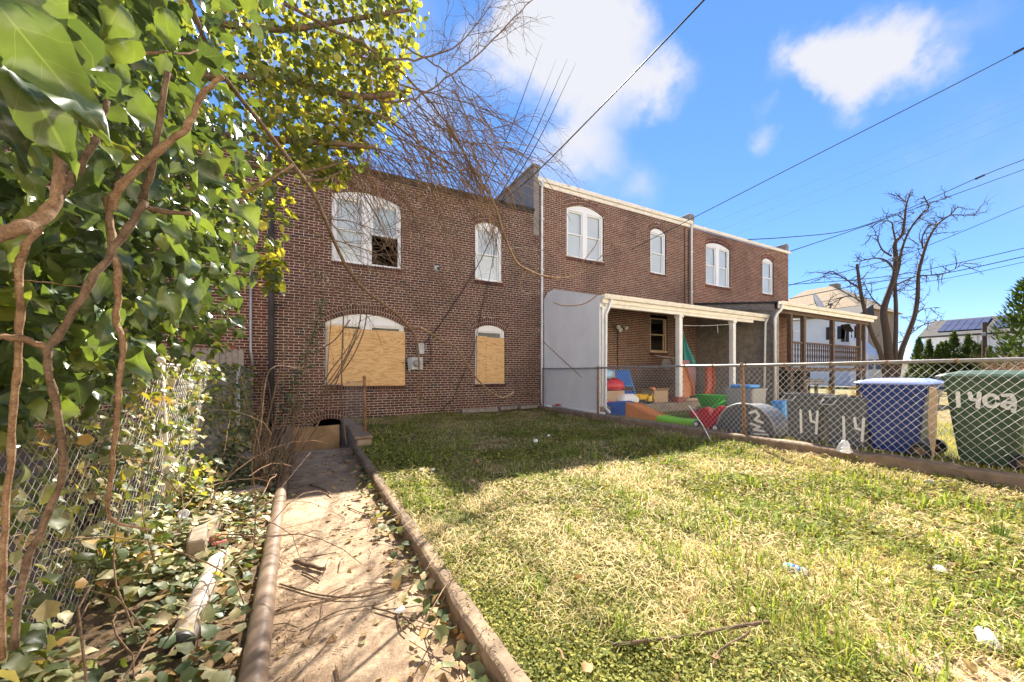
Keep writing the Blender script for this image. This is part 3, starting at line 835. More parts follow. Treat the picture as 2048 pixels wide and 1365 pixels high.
    downspout(h2, 6.80, FY, .25, 7.6, kick=[(6.8, FY - .1, .22), (6.84, FY - .6, .21)]); downspout(h2, 14.30, FY, 3.7, 7.6)
    q = MB(); q.tube([(13.9, FY - .03, 7.4), (13.9, FY - .03, 4.2)], .018, 6); q.tube([(14.16, FY - .03, 7.3), (14.16, FY - .03, 4.2)], .024, 6); q.build('conduit', M['brownwood'], h2)
    # porch light on a dark riser
    q = MB(); q.tube([(10.15, FY - .03, 1.2), (10.15, FY - .03, 2.85)], .014, 6); q.lathe((10.15, FY, 2.95), [(.06, 0), (.06, .03)], 12, (0, -1, 0)); l_ = q.build('light_bracket', M['black'], h2)
    for dx, dz in ((-.09, .07), (.0, -.03), (.26, .05)):
        q = MB(); q.lathe((10.15 + dx, FY - .08, 2.95 + dz), [(.025, 0), (.05, .05), (.085, .12), (.08, .14)], 10, (dx, -.6, -.35)); q.build('lamp_head', M['white_plastic'], l_, True)
    # ---------- third house
    h3 = thing('brick_house', 'end brick house farthest along the row with a brown timber porch', 'house', (18.3, FY, 0))
    brick_front(h3, 14.37, 22.05, 0, 7.45, FY, list(H3.values()), M['brick3'], M['mortar2'], 3, 300, lambda x, z: x if z > 4.1 else 60 + x)
    house_shell(h3, 14.37, 22.05, FY, 9, 7.45, None)
    q = MB(); q.rbox(21.85, 22.1, FY + .0, FY + 9, 7.5, 8.0, .03); q.build('parapet', M['grey_stucco'], h3)
    q = MB(); q.box(22.045, 22.06, FY + .02, FY + 9, 0, 7.4); q.build('gable_brick', M['brick3'], h3)
    window(h3, H3['ul'], FY, 2, ('full',)); window(h3, H3['ur'], FY, 1, ('full',))
    q = MB(); q.box(16.2, 17.1, FY + .06, FY + .1, 1.5, 3.5); q.build('door', M['white'], h3)
    gutter(h3, 14.36, 22.1, FY - .01, 7.56, M['cream']); q = MB(); q.box(14.36, 22.1, FY - .03, FY + .1, 7.57, 7.61); q.build('fascia', M['cream'], h3)
    # ---------- red brick neighbour behind the ivy
    h0 = thing('brick_house', 'red brick house at the left edge half hidden behind ivy', 'house', (-4, FY, 0))
    brick_front(h0, -7.0, -.80, -.2, 6.5, FY + .12, [], M['brick0'], M['mortar'], 4, 300, lambda x, z: -x if z < 3.6 else 50 - x)
    house_shell(h0, -7.0, -.80, FY + .12, 9, 6.5, None)
    q = MB(); q.tube([(-1.16, FY + .07, 4.5), (-1.16, FY + .07, 1.8), (-1.12, FY + .05, 1.45)], .03, 6); q.build('conduit', M['greymetal'], h0, True)
    q = MB(); q.lathe((-1.55, FY + .12, 1.72), [(.17, 0), (.17, .12), (.1, .2), (.02, .22)], 12, (0, -1, .3)); q.build('vent_hood', M['plum'], h0, True)
build_houses()
# ================================================================== porches
def build_porch_white():
    p = thing('porch', 'white porch with cream gutter and three square posts on the middle house', 'porch', (10.7, 9.2, 0))
    y0 = 7.85
    q = MB(); q.rbox(6.9, 14.5, y0 - .1, FY - .03, .02, .38, .02); q.build('floor_slab', M['concrete'], p)
    # white partition beside the boarded house, top sloping with the roof
    q = MB(); q.prism([(y0, .12), (FY - .03, .12), (FY - .03, 3.72), (FY - .25, 3.9), (FY - .6, 3.94), (y0, 3.36)], 6.89, 7.03, 'x'); q.build('side_wall', M['white_stucco'], p)
    q = MB(); q.prism([(y0 - .12, 3.30), (FY - .03, 3.86), (FY - .03, 3.96), (y0 - .12, 3.36)], 7.031, 14.5, 'x'); q.build('roof', M['tar'], p)
    q = MB(); q.prism([(y0 + .02, 3.27), (FY - .04, 3.83), (FY - .04, 3.85), (y0 + .02, 3.29)], 7.032, 14.48, 'x'); q.build('ceiling', M['oldwood'], p)
    q = MB(); q.box(7.035, 13.85, y0 - .09, y0 + .03, 3.05, 3.268); q.build('beam', M['cream'], p)
    q = MB(); q.box(6.88, 14.62, y0 - .125, y0 - .1, 3.14, 3.34); q.build('fascia', M['cream'], p)
    gutter(p, 6.86, 14.66, y0 - .128, 3.36, M['cream'])
    for x in (7.0, 10.06, 12.78):
        q = MB(); q.rbox(x - .075, x + .075, y0 - .07, y0 + .08, .55 if x > 8 else .15, 2.98, .008); q.rbox(x - .10, x + .10, y0 - .095, y0 + .105, 2.98, 3.048, .008)
        q.build('post', M['white'], p)
        if x > 8:
            q = MB(); q.rbox(x - .17, x + .17, y0 - .095, y0 + .2, .381, .55, .012); q.build('post_base', M['plum'], p)
    q = MB(); q.tube([(7.15, y0 - .19, 3.25), (7.1, y0 - .12, 3.0), (7.02, y0 - .11, 2.85), (7.0, y0 - .11, .35), (6.98, y0 - .3, .24)], .038, 8); q.build('downspout', M['white'], p, True)
    q = MB(); q.tube([(14.55, y0 - .19, 3.25), (14.48, y0 - .15, 3.05), (14.4, y0 - .15, .3)], .038, 8); q.build('downspout', M['white'], p, True)
    q = MB(); q.tube([(10.3, y0 + .02, 2.75), (11.5, y0 + .02, 2.82), (12.7, y0 + .02, 2.94)], .006, 4); q.tube([(12.0, y0 + .02, 2.86), (12.0, y0 + .02, 2.6)], .006, 4); q.build('clothes_line', M['white_plastic'], p)

def build_porch_brown():
    p = thing('porch', 'raised brown timber porch with balusters and grey board partition on the end house', 'porch', (18.3, 9.2, 0))
    y0 = 7.5
    # partition of upright weathered boards
    n = 15; w = (FY - .04 - 7.55) / n
    for i in range(n):
        a = 7.55 + i * w; zt = 3.62 + (a - 7.55) / 3.05 * .45
        q = MB(); q.prism([(a + .002, .13), (a + w - .002, .13), (a + w - .002, zt + w * .147), (a + .002, zt)], 14.60 + .004 * (i % 2), 14.64, 'x'); q.build('partition_board', M['oldwood'], p)
    q = MB(); q.prism([(7.45, 3.50), (FY - .04, 3.95), (FY - .04, 4.2), (7.45, 3.74)], 14.54, 14.598, 'x'); q.build('barge_board', M['oldwood'], p)
    q = MB(); q.rbox(14.56, 14.74, 7.38, 7.54, .13, 3.55, .01); q.build('corner_post', M['oldwood'], p)
    q = MB(); q.prism([(y0 - .2, 3.73), (FY - .03, 4.18), (FY - .03, 4.26), (y0 - .2, 3.79)], 14.5, 22.3, 'x'); q.build('roof', M['tar'], p)
    q = MB(); q.prism([(y0 - .1, 3.70), (FY - .04, 4.13), (FY - .04, 4.16), (y0 - .1, 3.72)], 14.65, 22.2, 'x'); q.build('ceiling', M['brownwood'], p)
    q = MB(); q.box(14.745, 22.2, y0 - .06, y0 + .06, 3.44, 3.66); q.build('beam', M['brownwood'], p)
    q = MB(); q.box(14.5, 22.3, y0 - .215, y0 - .195, 3.55, 3.76); q.build('fascia', M['cream'], p)
    gutter(p, 14.5, 22.32, y0 - .218, 3.79, M['cream'])
    q = MB(); q.tube([(14.62, y0 - .28, 3.68), (14.6, y0 - .26, 3.5), (14.45, y0 - .2, 3.35), (14.42, y0 - .15, 3.2), (14.42, y0 - .15, .3)], .045, 8); q.build('downspout', M['white'], p, True)
    q = MB(); q.box(15.4, 22.1, y0 - .02, FY - .03, 1.36, 1.5); q.build('deck', M['brownwood'], p)
    for x in (15.75, 16.7, 19.0, 21.45):
        q = MB(); q.rbox(x - .075, x + .075, y0 - .05, y0 + .09, .1, 3.438, .008); q.build('post', M['brownwood'], p)
    q = MB(); q.box(22.0, 22.1, FY - .2, FY - .1, .1, 3.5); q.box(22.0, 22.1, y0, y0 + .1, .1, 3.5); q.build('post', M['brownwood'], p)
    for a, b in ((15.83, 16.62), (16.78, 18.92), (19.08, 21.37)):
        q = MB(); q.box(a, b, y0 - .02, y0 + .06, 2.40, 2.46); q.box(a, b, y0 - .01, y0 + .05, 1.58, 1.63); q.build('rail', M['brownwood'], p)
        m = max(3, int((b - a) / .17))
        for j in range(m):
            x = a + (b - a) * (j + .5) / m
            q = MB(); q.lathe((x, y0 + .02, 1.63), [(.028, 0), (.028, .12), (.018, .16), (.033, .3), (.02, .42), (.02, .45), (.034, .55), (.018, .64), (.028, .66), (.028, .77)], 6); q.build('baluster', M['brownwood'], p)
    # stair and its rail at the near end
    q = MB()
    for i in range(7): q.box(14.75, 15.4, y0 + .25 + .0, y0 + 1.2, .12 + .2 * i, .16 + .2 * i) if False else q.box(14.78, 15.72, 8.0 + .28 * i, 8.3 + .28 * i, .26 + .2 * i, .30 + .2 * i)
    q.build('steps', M['oldwood'], p)
    q = MB(); q.beam((15.5, 7.9, .95), (15.5, 9.9, 2.35), .05, .09); q.beam((15.5, 7.9, .55), (15.5, 9.9, 1.9), .04, .06); q.build('stair_rail', M['oldwood'], p)
    q = MB(); q.tube([(15.9, y0 + .1, 3.4), (16.05, y0 + .12, 3.0), (16.3, y0 + .12, 2.85), (16.6, y0 + .1, 2.9)], .012, 5); q.build('hanging_cable', M['white_plastic'], p)
    # floodlight under the eave
    f = thing('floodlight', 'dark square floodlight hanging under the brown porch eave', 'floodlight', (20.2, y0, 3.2))
    q = MB(); q.beam((20.05, y0 - .02, 3.33), (20.4, y0 - .04, 3.05), .04, .30, (0, 1, 0)); q.build('lamp_body', M['black_plastic'], f)
    q = MB(); q.tube([(20.2, y0, 3.44), (20.22, y0, 3.25)], .015, 6); q.tube([(20.2, y0 + .01, 3.1), (20.1, y0, 2.7), (20.05, y0, 2.2)], .006, 4); q.build('bracket', M['greymetal'], f)
    # satellite dish on the roof
    d = thing('satellite_dish', 'grey oval satellite dish on the brown porch roof', 'satellite dish', (18.9, 8.3, 3.9))
    q = MB(); c = np.array((18.9, 8.0, 4.18)); ax = nrm((.15, -.95, .35)); u = nrm(np.cross(ax, (0, 0, 1))); v = np.cross(u, ax)
    loops = []
    for r, hh in ((.02, .0), (.18, .012), (.36, .05), (.47, .09), (.48, .085), (.36, .035), (.02, -.02)):
        loops.append([c + ax * (hh) + u * r * 1.22 * math.cos(2 * math.pi * k / 24) + v * r * .92 * math.sin(2 * math.pi * k / 24) for k in range(24)])
    q.loft(loops); q.build('reflector', M['greymetal'], d, True)
    q = MB(); q.tube([(18.9, 8.25, 3.88), (18.9, 8.15, 4.1)], .03, 8); q.tube([(18.9, 8.0, 3.85), (18.85, 7.55, 4.1)], .015, 6); q.build('mast', M['greymetal'], d)
    q = MB(); q.rbox(18.79, 18.91, 7.44, 7.56, 4.06, 4.15, .02); q.build('receiver', M['grey_plastic'], d)
    # things stored under the deck
    q = MB(); q.box(15.9, 22.0, 9.6, 9.7, .1, 1.36); tag(q.build('dark_backing', M['dark'], p))  # near-black sheet put in for the shade under the deck
    w = thing('workbench', 'weathered wooden workbench stored under the brown porch', 'workbench', (18.2, 7.9, .12))
    q = MB(); q.box(17.2, 19.4, 7.6, 8.3, .86, .93); q.build('bench_top', M['oldwood'], w)
    for x in (17.3, 19.3):
        q = MB(); q.box(x - .05, x + .05, 7.65, 7.75, .12, .859); q.box(x - .05, x + .05, 8.15, 8.25, .12, .859); q.build('leg', M['oldwood'], w)
    q = MB(); q.box(17.4, 19.2, 7.7, 8.2, .35, .40); q.build('shelf', M['oldwood'], w)
    for i, (x, z, lab) in enumerate(((17.0, .18, 'upright'), (17.9, .95, 'flat'), (20.3, .16, 'thick'))):
        q = MB()
        if i == 0: q.beam((16.4, 7.75, .14), (16.2, 8.6, 1.3), .2, .04)
        elif i == 1: q.beam((16.9, 7.85, .98), (19.3, 8.0, 1.0), .22, .06)
        else: q.beam((19.8, 7.8, .22), (21.4, 8.0, .25), .2, .14)
        tag(q.build('plank', M['oldwood'], loc=(x, 7.9, z)), ('grey plank leaning in the dark under the brown porch', 'plank lying flat on the workbench under the porch', 'thick timber on the ground right of the workbench')[i], 'plank', 'planks under the brown porch')
    for i, (x, y, lab) in enumerate(((18.15, 7.3, 'yellow flowering plant in a pot in front of the workbench leg'), (20.1, 7.2, 'yellow flowering plant in a pot right of the workbench'))):
        t = thing('potted_plant', lab, 'potted plant', (x, y, .12), 'potted plants before the brown porch')
        q = MB(); q.lathe((x, y, .12), [(.09, 0), (.13, .2), (.14, .22), (.12, .22), (.11, .16)], 12); q.build('pot', M['rust'], t, True)
        q = MB(); rr = random.Random(i)
        for k in range(70):
            a = rr.uniform(0, 6.28); r = rr.uniform(0, .14); zz = rr.uniform(.3, .75); s = .025
            c = np.array((x + r * math.cos(a), y + r * math.sin(a), zz)); n = nrm((rr.uniform(-1, 1), rr.uniform(-1, 1), rr.uniform(-.2, 1))); u = nrm(np.cross(n, (.3, .5, .8))); v = np.cross(n, u)
            q.add([c + s * u, c + s * v, c - s * u, c - s * v], [(0, 1, 2, 3)])
        q.build('blossoms', M['toy_yellow'], t)
build_porch_white(); build_porch_brown()
# ================================================================== fences
def chain_mesh(name, P, L, z0, z1, du, dz, r, mat, parent, barbs=True, sides=4, skip=None):
    """woven diamonds between heights z0 and z1; P(s) gives the base point at distance s along the fence"""
    q = MB(); H = z1 - z0; rows = max(2, int(round(H / dz))); dz = H / rows
    nrm_ = np.cross(nrm(P(L) - P(0)), (0, 0, 1))
    for i in range(-rows // 2 - 1, int(L / du) + rows // 2 + 2):
        for sgn in (1, -1):
            pts = []
            for j in range(rows + 1):
                s = (i + sgn * j * .5) * du
                if s < -.001 or s > L + .001:
                    if len(pts) > 1: q.tube(pts, r, sides, False)
                    pts = []; continue
                b = P(s); pts.append((b[0] + nrm_[0] * r * 1.1 * (1 if (j + (sgn > 0)) % 2 else -1), b[1] + nrm_[1] * r * 1.1 * (1 if (j + (sgn > 0)) % 2 else -1), b[2] + z0 + j * dz))
            if len(pts) > 1: q.tube(pts, r, sides, False)
    if barbs:
        for i in range(int(L / du) + 1):
            b = P(min(L, i * du))
            q.tube([(b[0], b[1], b[2] + z0), (b[0], b[1], b[2] + z0 - .022)], r * 1.5, 4)
            for e in (-1, 1):
                d = nrm(P(L) - P(0)) * e * .014
                q.tube([(b[0], b[1], b[2] + z0 - .02), (b[0] + d[0], b[1] + d[1], b[2] + z0 - .042)], r, 3)
    return q.build(name, mat, parent)

def build_fences():
    # right: galvanised fence on the kerb
    f = thing('chain_link_fence', 'galvanised chain link fence on a low concrete kerb in front of the bins', 'fence', (6.74, 5, .19))
    ys = [10.4, 7.75, 3.98, -.6]
    q = MB(); pts = [(6.735, y, 1.412 + .006 * math.sin(y * 1.3)) for y in np.linspace(10.42, -.9, 24)]; q.tube(pts, .024, 10); q.build('top_rail', M['galv'], f, True)
    for i, y in enumerate(ys):
        q = MB(); ln = (.0, 0.0, .055, 0)[i]
        q.tube([(6.75, y - ln, .16), (6.75, y, 1.40)], .03 if i in (1, 2) else .026, 10)
        if i: q.lathe((6.745, y, 1.40), [(.033, -.02), (.035, .0), (.036, .03), (.02, .06)], 10)
        for z in (.35, .75, 1.15): q.lathe((6.75, y - ln * (1 - z / 1.3), z), [(.037, 0), (.037, .02)], 10)
        q.build('post', M['rust'], f, True)
    chain_mesh('chain_link_mesh', lambda s: np.array((6.715, 10.38 - s, 0.0)), 11.0, .245, 1.395, .089, .05, .0022, M['wire'], f)
    q = MB()
    for y in np.arange(10.0, -.8, -.61):
        for a in range(6):
            pass
        q.lathe((6.733, y, 1.412 + .006 * math.sin(y * 1.3)), [(.027, -.012), (.029, 0), (.027, .012)], 10, (0, 1, 0))
    q.build('tie_wire', M['rust'], f)
    # left: fence under the ivy
    g = thing('chain_link_fence', 'chain link fence overgrown with ivy along the left of the path', 'fence', (-1.11, 5, -.1))
    q = MB(); q.tube([(-1.11, y, 1.36 + .02 * math.sin(y)) for y in np.linspace(1.2, 10.5, 16)], .021, 8); q.build('top_rail', M['galv'], g, True)
    for i, (y, lx) in enumerate(((4.3, .0), (8.43, .0), (1.5, 0))):
        q = MB(); q.tube([(-1.11 + (.02 if i == 0 else 0), y + (.12 if i == 0 else 0), -.12), (-1.11, y, 1.36)], .028, 10); q.lathe((-1.11, y, 1.36), [(.034, -.02), (.034, .03), (.015, .05)], 10); q.build('post', M['white'] if i else M['pipe_pale'], g, True)
    chain_mesh('chain_link_mesh', lambda s: np.array((-1.09, 10.4 - s, 0.0)), 9.0, -.04, 1.34, .062, .031, .0015, M['galv'], g, False, 3)
    # leftover piece of mesh on a rusty post by the stair pit
    s_ = thing('fence_remnant', 'leftover chain link panel hanging from a rusty post beside the stair pit', 'fence', (.95, 7.45, .19))
    q = MB(); q.tube([(.935, 7.45, .15), (.93, 7.5, 1.2)], .026, 8); q.lathe((.93, 7.5, 1.2), [(.03, -.03), (.03, .01), (.01, .03)], 8)
    for z in (.3, .7, 1.0): q.lathe((.933, 7.47, z), [(.034, 0), (.034, .025)], 8)
    q.build('post', M['rust'], s_, True)
    a, b = np.array((.92, 7.5, 0)), np.array((.70, 8.75, 0))
    chain_mesh('chain_link_mesh', lambda t: a + (b - a) * t / 1.27 + np.array((0, 0, .0)), 1.27, .2, 1.12, .06, .03, .0013, M['galv'], s_, False, 3)
    # wooden board fence against the red house
    w = thing('board_fence', 'weathered upright board fence beside the red brick house', 'fence', (-1.7, 9.9, 0))
    for i in range(11):
        x = -2.35 + i * .105
        q = MB(); q.prism([(x + .003, -.1), (x + .099, -.1), (x + .099, 1.75 + .03 * random.random()), (x + .05, 1.80), (x + .003, 1.75)], 9.9, 9.92, 'y'); q.build('board', M['oldwood'], w)
    q = MB(); q.box(-2.35, -1.2, 9.921, 9.96, .4, .5); q.box(-2.35, -1.2, 9.921, 9.96, 1.3, 1.4); q.build('rail', M['oldwood'], w)
build_fences()
# ================================================================== bins and yard things
def stroke(mb, pts, w, X):
    """a hand-painted stroke lying on a face X = const (points in Y, z)"""
    P = np.array(pts, float)
    n = 10
    for i in range(len(P) - 1):
        a, b = P[i], P[i + 1]; d = nrm(b - a); e = np.array((-d[1], d[0])) * w / 2
        mb.add([(X, *(a + e)), (X, *(b + e)), (X, *(b - e)), (X, *(a - e))], [(0, 1, 2, 3)])
    for i, a in enumerate(P):
        mb.add([(X - .0004 * (i % 2 + 1), a[0] + w / 2 * math.cos(2 * math.pi * k / n), a[1] + w / 2 * math.sin(2 * math.pi * k / n)) for k in range(n)], [tuple(range(n))])

def spray_mat():
    k = NT('white_spray_paint'); p = k.pos(False)
    n = k.noise(p, 60, 4, .7)
    col = k.ramp(n, [(.35, (.62, .60, .55)), (.6, (.80, .78, .72))])
    return k.done(k.bsdf(col, .7, 0, None, .3))
M['spray'] = spray_mat()

def glyph(ch):
    """strokes on a unit cell, x right, y up"""
    return {'1': [[(.45, 1), (.5, 0)]], '4': [[(.2, 1), (.3, .55), (.75, .5)], [(.8, 1.0), (.7, .02)]],
            '0': [[(.5 + .4 * math.cos(a), .5 + .42 * math.sin(a)) for a in np.linspace(0, 2 * math.pi, 11)]],
            '2': [[(.35, .95), (.75, .9), (.8, .65), (.6, .45), (.3, .2), (.15, .35), (.45, .25), (.9, -.15)]],
            'a2': [[(.2, .9), (.65, .95), (.8, .6), (.8, .25)], [(.78, .4), (.3, .45), (.15, .2), (.45, .05), (.8, .25), (.75, -.15)]]}[ch]

def paint(text, Y0, z0, cw, chh, w, X, parent, slant=0.0):
    """writing on the face X = const; reads from +Y (left in view) to -Y"""
    mb = MB()
    for i, ch in enumerate(text):
        for s in glyph(ch):
            stroke(mb, [(Y0 - (i + x) * cw * 1.02, z0 + y * chh + slant * (i + x)) for x, y in s], w, X)
    return mb.build('painted_number', M['spray'], parent)

def cart(label, X0, X1, ya, yb, zb, H, mat, lidmat, text=None, tl=.06, group='wheeled bins along the fence'):
    """wheeled bin seen from its side: ya (front, far) > yb (wheels, near)"""
    t = thing('wheeled_bin', label, 'bin', ((X0 + X1) / 2, (ya + yb) / 2, zb), group)
    cx, hx = (X0 + X1) / 2, (X1 - X0) / 2
    def ring(f, z, r=.05, dy0=0, dy1=0):
        y1, y0 = ya - dy0, yb + dy1
        return rrect(cx, (y0 + y1) / 2, hx * f, (y1 - y0) / 2, r, z)
    q = MB()
    q.loft([ring(.82, zb + .05, .05, .13, .12), ring(.84, zb + .12, .06, .11, .10), ring(.92, zb + .55 * H, .06, .05, .06), ring(.955, zb + .80 * H, .06, .022, .035), ring(.958, zb + .81 * H, .06, .0, .02), ring(.985, zb + .935 * H, .06, -.005, .01), ring(1.03, zb + .94 * H, .07, -.035, -.02), ring(1.03, zb + .965 * H, .07, -.035, -.02), ring(.97, zb + .966 * H, .06, 0, 0)], True, True)
    q.build('body', mat, t, True).data.polygons.foreach_set('use_smooth', [False] * len(q.f))
    q = MB(); q.loft([ring(1.06, zb + .967 * H, .08, -.07, -.03), ring(1.065, zb + .985 * H, .08, -.08, -.04), ring(1.0, zb + 1.01 * H, .08, -.03, .0), ring(.72, zb + 1.045 * H, .08, .12, .1), ring(.5, zb + 1.05 * H, .08, .2, .2)]); q.build('lid', lidmat, t)
    q = MB()
    for f_ in (.28, .5, .72):
        y = ya + (yb - ya) * f_; q.beam((X0 + .062, y, zb + .2), (X0 + .022, y + (f_ - .5) * -.05, zb + .74 * H), .018, .012, (1, 0, 0))
    q.build('moulded_rib', mat, t)
    q = MB(); q.tube([(X0 + .06, yb - .02, zb + .9 * H), (X0 + .06, yb - .10, zb + .93 * H), (X1 - .06, yb - .10, zb + .93 * H), (X1 - .06, yb - .02, zb + .9 * H)], .017, 7); q.build('handle', mat, t, True)
    for x in (X0 + .03, X1 - .09):
        q = MB(); q.lathe((x, yb + .08, zb + .11), [(.02, -.002), (.105, 0), (.11, .015), (.11, .045), (.105, .06), (.02, .062)], 18, (1, 0, 0)); wh = q.build('wheel', M['black_plastic'], t)
        q = MB(); q.lathe((x - .006, yb + .08, zb + .11), [(.045, 0), (.05, .004), (.02, .008)], 14, (1, 0, 0)); q.build('hub', M['rust'], wh)
    q = MB(); q.tube([(X0 + .04, yb + .08, zb + .13), (X1 - .05, yb + .08, zb + .13)], .014, 6); q.build('axle', M['rust'], t)
    return t

def tub(label, X0, X1, y0, y1, zb, H, mat, group='grey rubbish bins behind the fence', bail=True):
    t = thing('rubbish_bin', label, 'bin', ((X0 + X1) / 2, (y0 + y1) / 2, zb), group)
    cx, cy, hx, hy = (X0 + X1) / 2, (y0 + y1) / 2, (X1 - X0) / 2, (y1 - y0) / 2
    q = MB(); q.loft([rrect(cx, cy, hx * .86, hy * .86, .05, zb), rrect(cx, cy, hx * .97, hy * .97, .05, zb + H - .03), rrect(cx, cy, hx * 1.04, hy * 1.04, .05, zb + H - .03), rrect(cx, cy, hx * 1.04, hy * 1.04, .05, zb + H), rrect(cx, cy, hx * .94, hy * .94, .05, zb + H), rrect(cx, cy, hx * .84, hy * .84, .05, zb + .05)]); q.build('body', mat, t)
    if bail:
        q = MB(); a = y1 - .02
        q.tube([(X0 + .02, a, zb + H - .02), (X0 - .03, a + .05, zb + H - .11), (X0 - .03, a - .12, zb + H - .11), (X0 + .01, a - .16, zb + H - .02)], .012, 6); q.build('handle', M['greymetal'], t)
    return t

def build_bins():
    b = cart('blue wheeled bin with a sun bleached lid between grey and green bins', 7.12, 7.85, 2.50, 1.80, .13, 1.02, M['blue_plastic'], M['blue_lid'])
    g = cart('green wheeled bin sprayed 1402 at the right end of the row', 7.10, 7.85, 1.66, .96, .13, 1.12, M['green_plastic'], M['green_plastic'])
    mb = MB(); X = 7.105
    paint(('1', '4', '0', 'a2'), 1.585, .86, .125, .17, .038, 7.098, g)
    a = tub('grey bin sprayed 14 next to the round topped bin', 7.14, 7.62, 2.98, 3.50, .13, .80, M['grey_plastic'])
    paint(('1', '4'), 3.33, .30, .17, .36, .035, 7.142, a)
    c = tub('grey bin sprayed 14 touching the blue bin', 7.08, 7.55, 2.40, 2.92, .13, .77, M['grey_plastic'])
    paint(('1', '4'), 2.74, .28, .17, .33, .035, 7.082, c)
    d = tub('lighter grey bin standing behind the round topped bin', 9.0, 9.6, 5.05, 5.75, .13, .78, M['grey_plastic_light'], bail=False)
    # round topped bin tipped on its side: we look at its dark bottom
    t = thing('rubbish_bin', 'dark round topped bin lying tipped over beside the red toy car', 'bin', (7.3, 4.1, .12), 'grey rubbish bins behind the fence')
    prof = [(3.62, .13), (4.62, .13)] + [(4.12 + .52 * math.cos(a), .20 + .50 * math.sin(a)) for a in np.linspace(0, math.pi, 15)]
    q = MB(); q.prism(prof, 7.06, 7.6, 'x'); q.build('body', M['grey_plastic'], t)
    q = MB(); q.tube([(7.06, 4.12 + .53 * math.cos(a), .20 + .51 * math.sin(a)) for a in np.linspace(.1, math.pi - .1, 15)], .017, 6); q.build('rim', M['grey_plastic_light'], t, True)
    q = MB()
    stroke(q, [(4.02, .55), (3.92, .60), (3.86, .52), (3.93, .44), (3.80, .40)], .045, 7.058); stroke(q, [(4.0, .36), (3.85, .32), (3.95, .26), (3.78, .25)], .04, 7.057); stroke(q, [(3.95, .18), (3.72, .20)], .03, 7.056)
    q.build('painted_marks', M['spray'], t)
    # board and stake leaning between blue and green bins
    q = MB(); q.prism([(1.735, .45), (1.70, .19), (1.675, .5), (1.665, 1.02), (1.675, 1.08), (1.73, 1.10), (1.74, .75)], 6.93, 6.965, 'x'); tag(q.build('wooden_stake', M['card'], loc=(6.95, 1.7, .2)), 'pointed pale wooden stake leaning between the blue and green bins', 'stake')
    q = MB(); q.beam((6.98, .93, .16), (6.98, .90, 1.25), .03, .09, (1, 0, 0)); tag(q.build('wooden_post', M['card'], loc=(6.98, .92, .16)), 'pale wooden post right of the green bin at the picture edge', 'post')
    # crumpled plastic on the kerb
    q = MB(); rr = random.Random(5); c = np.array(at(1690, 895, X=6.62))
    ico = []
    for i in range(5):
        q.loft([[(c[0] - .02 + .09 * rr.uniform(.5, 1) * math.cos(k * 1.05) * (1 - .25 * i), c[1] + .11 * rr.uniform(.5, 1) * math.sin(k * 1.05) * (1 - .2 * i), c[2] - .06 + .05 * i + rr.uniform(-.015, .015)) for k in range(6)] for i in range(4)])
    tag(q.build('plastic_bag', M['white_plastic'], loc=tuple(c)), 'crumpled white plastic bag caught on the kerb below the blue bin', 'litter')
build_bins()
# ================================================================== toys and things on the white porch and its yard
def extrude_toy(name, poly, x0, x1, mat, parent=None, loc=None, smooth=False):
    c = np.mean(np.array(poly), 0)
    ins = [tuple(c + (np.array(p) - c) * .9) for p in poly]
    L = lambda P, x: [(x, p[0], p[1]) for p in P]
    q = MB(); q.loft([L(ins, x0), L(poly, x0 + .04), L(poly, x1 - .04), L(ins, x1)]); return q.build(name, mat, parent, smooth, loc)

def wheel_toy(parent, x, y, z, r, w=.05, hub='white_plastic'):
    q = MB(); q.lathe((x, y, z), [(.01, 0), (r, .004), (r * 1.03, w * .3), (r * 1.03, w * .7), (r, w)], 14, (1, 0, 0)); wl = q.build('wheel', M['black_plastic'], parent)
    q = MB(); q.lathe((x - .008, y, z), [(r * .62, 0), (r * .6, .01), (.01, .012)], 10, (1, 0, 0)); q.build('hub', M[hub], wl)

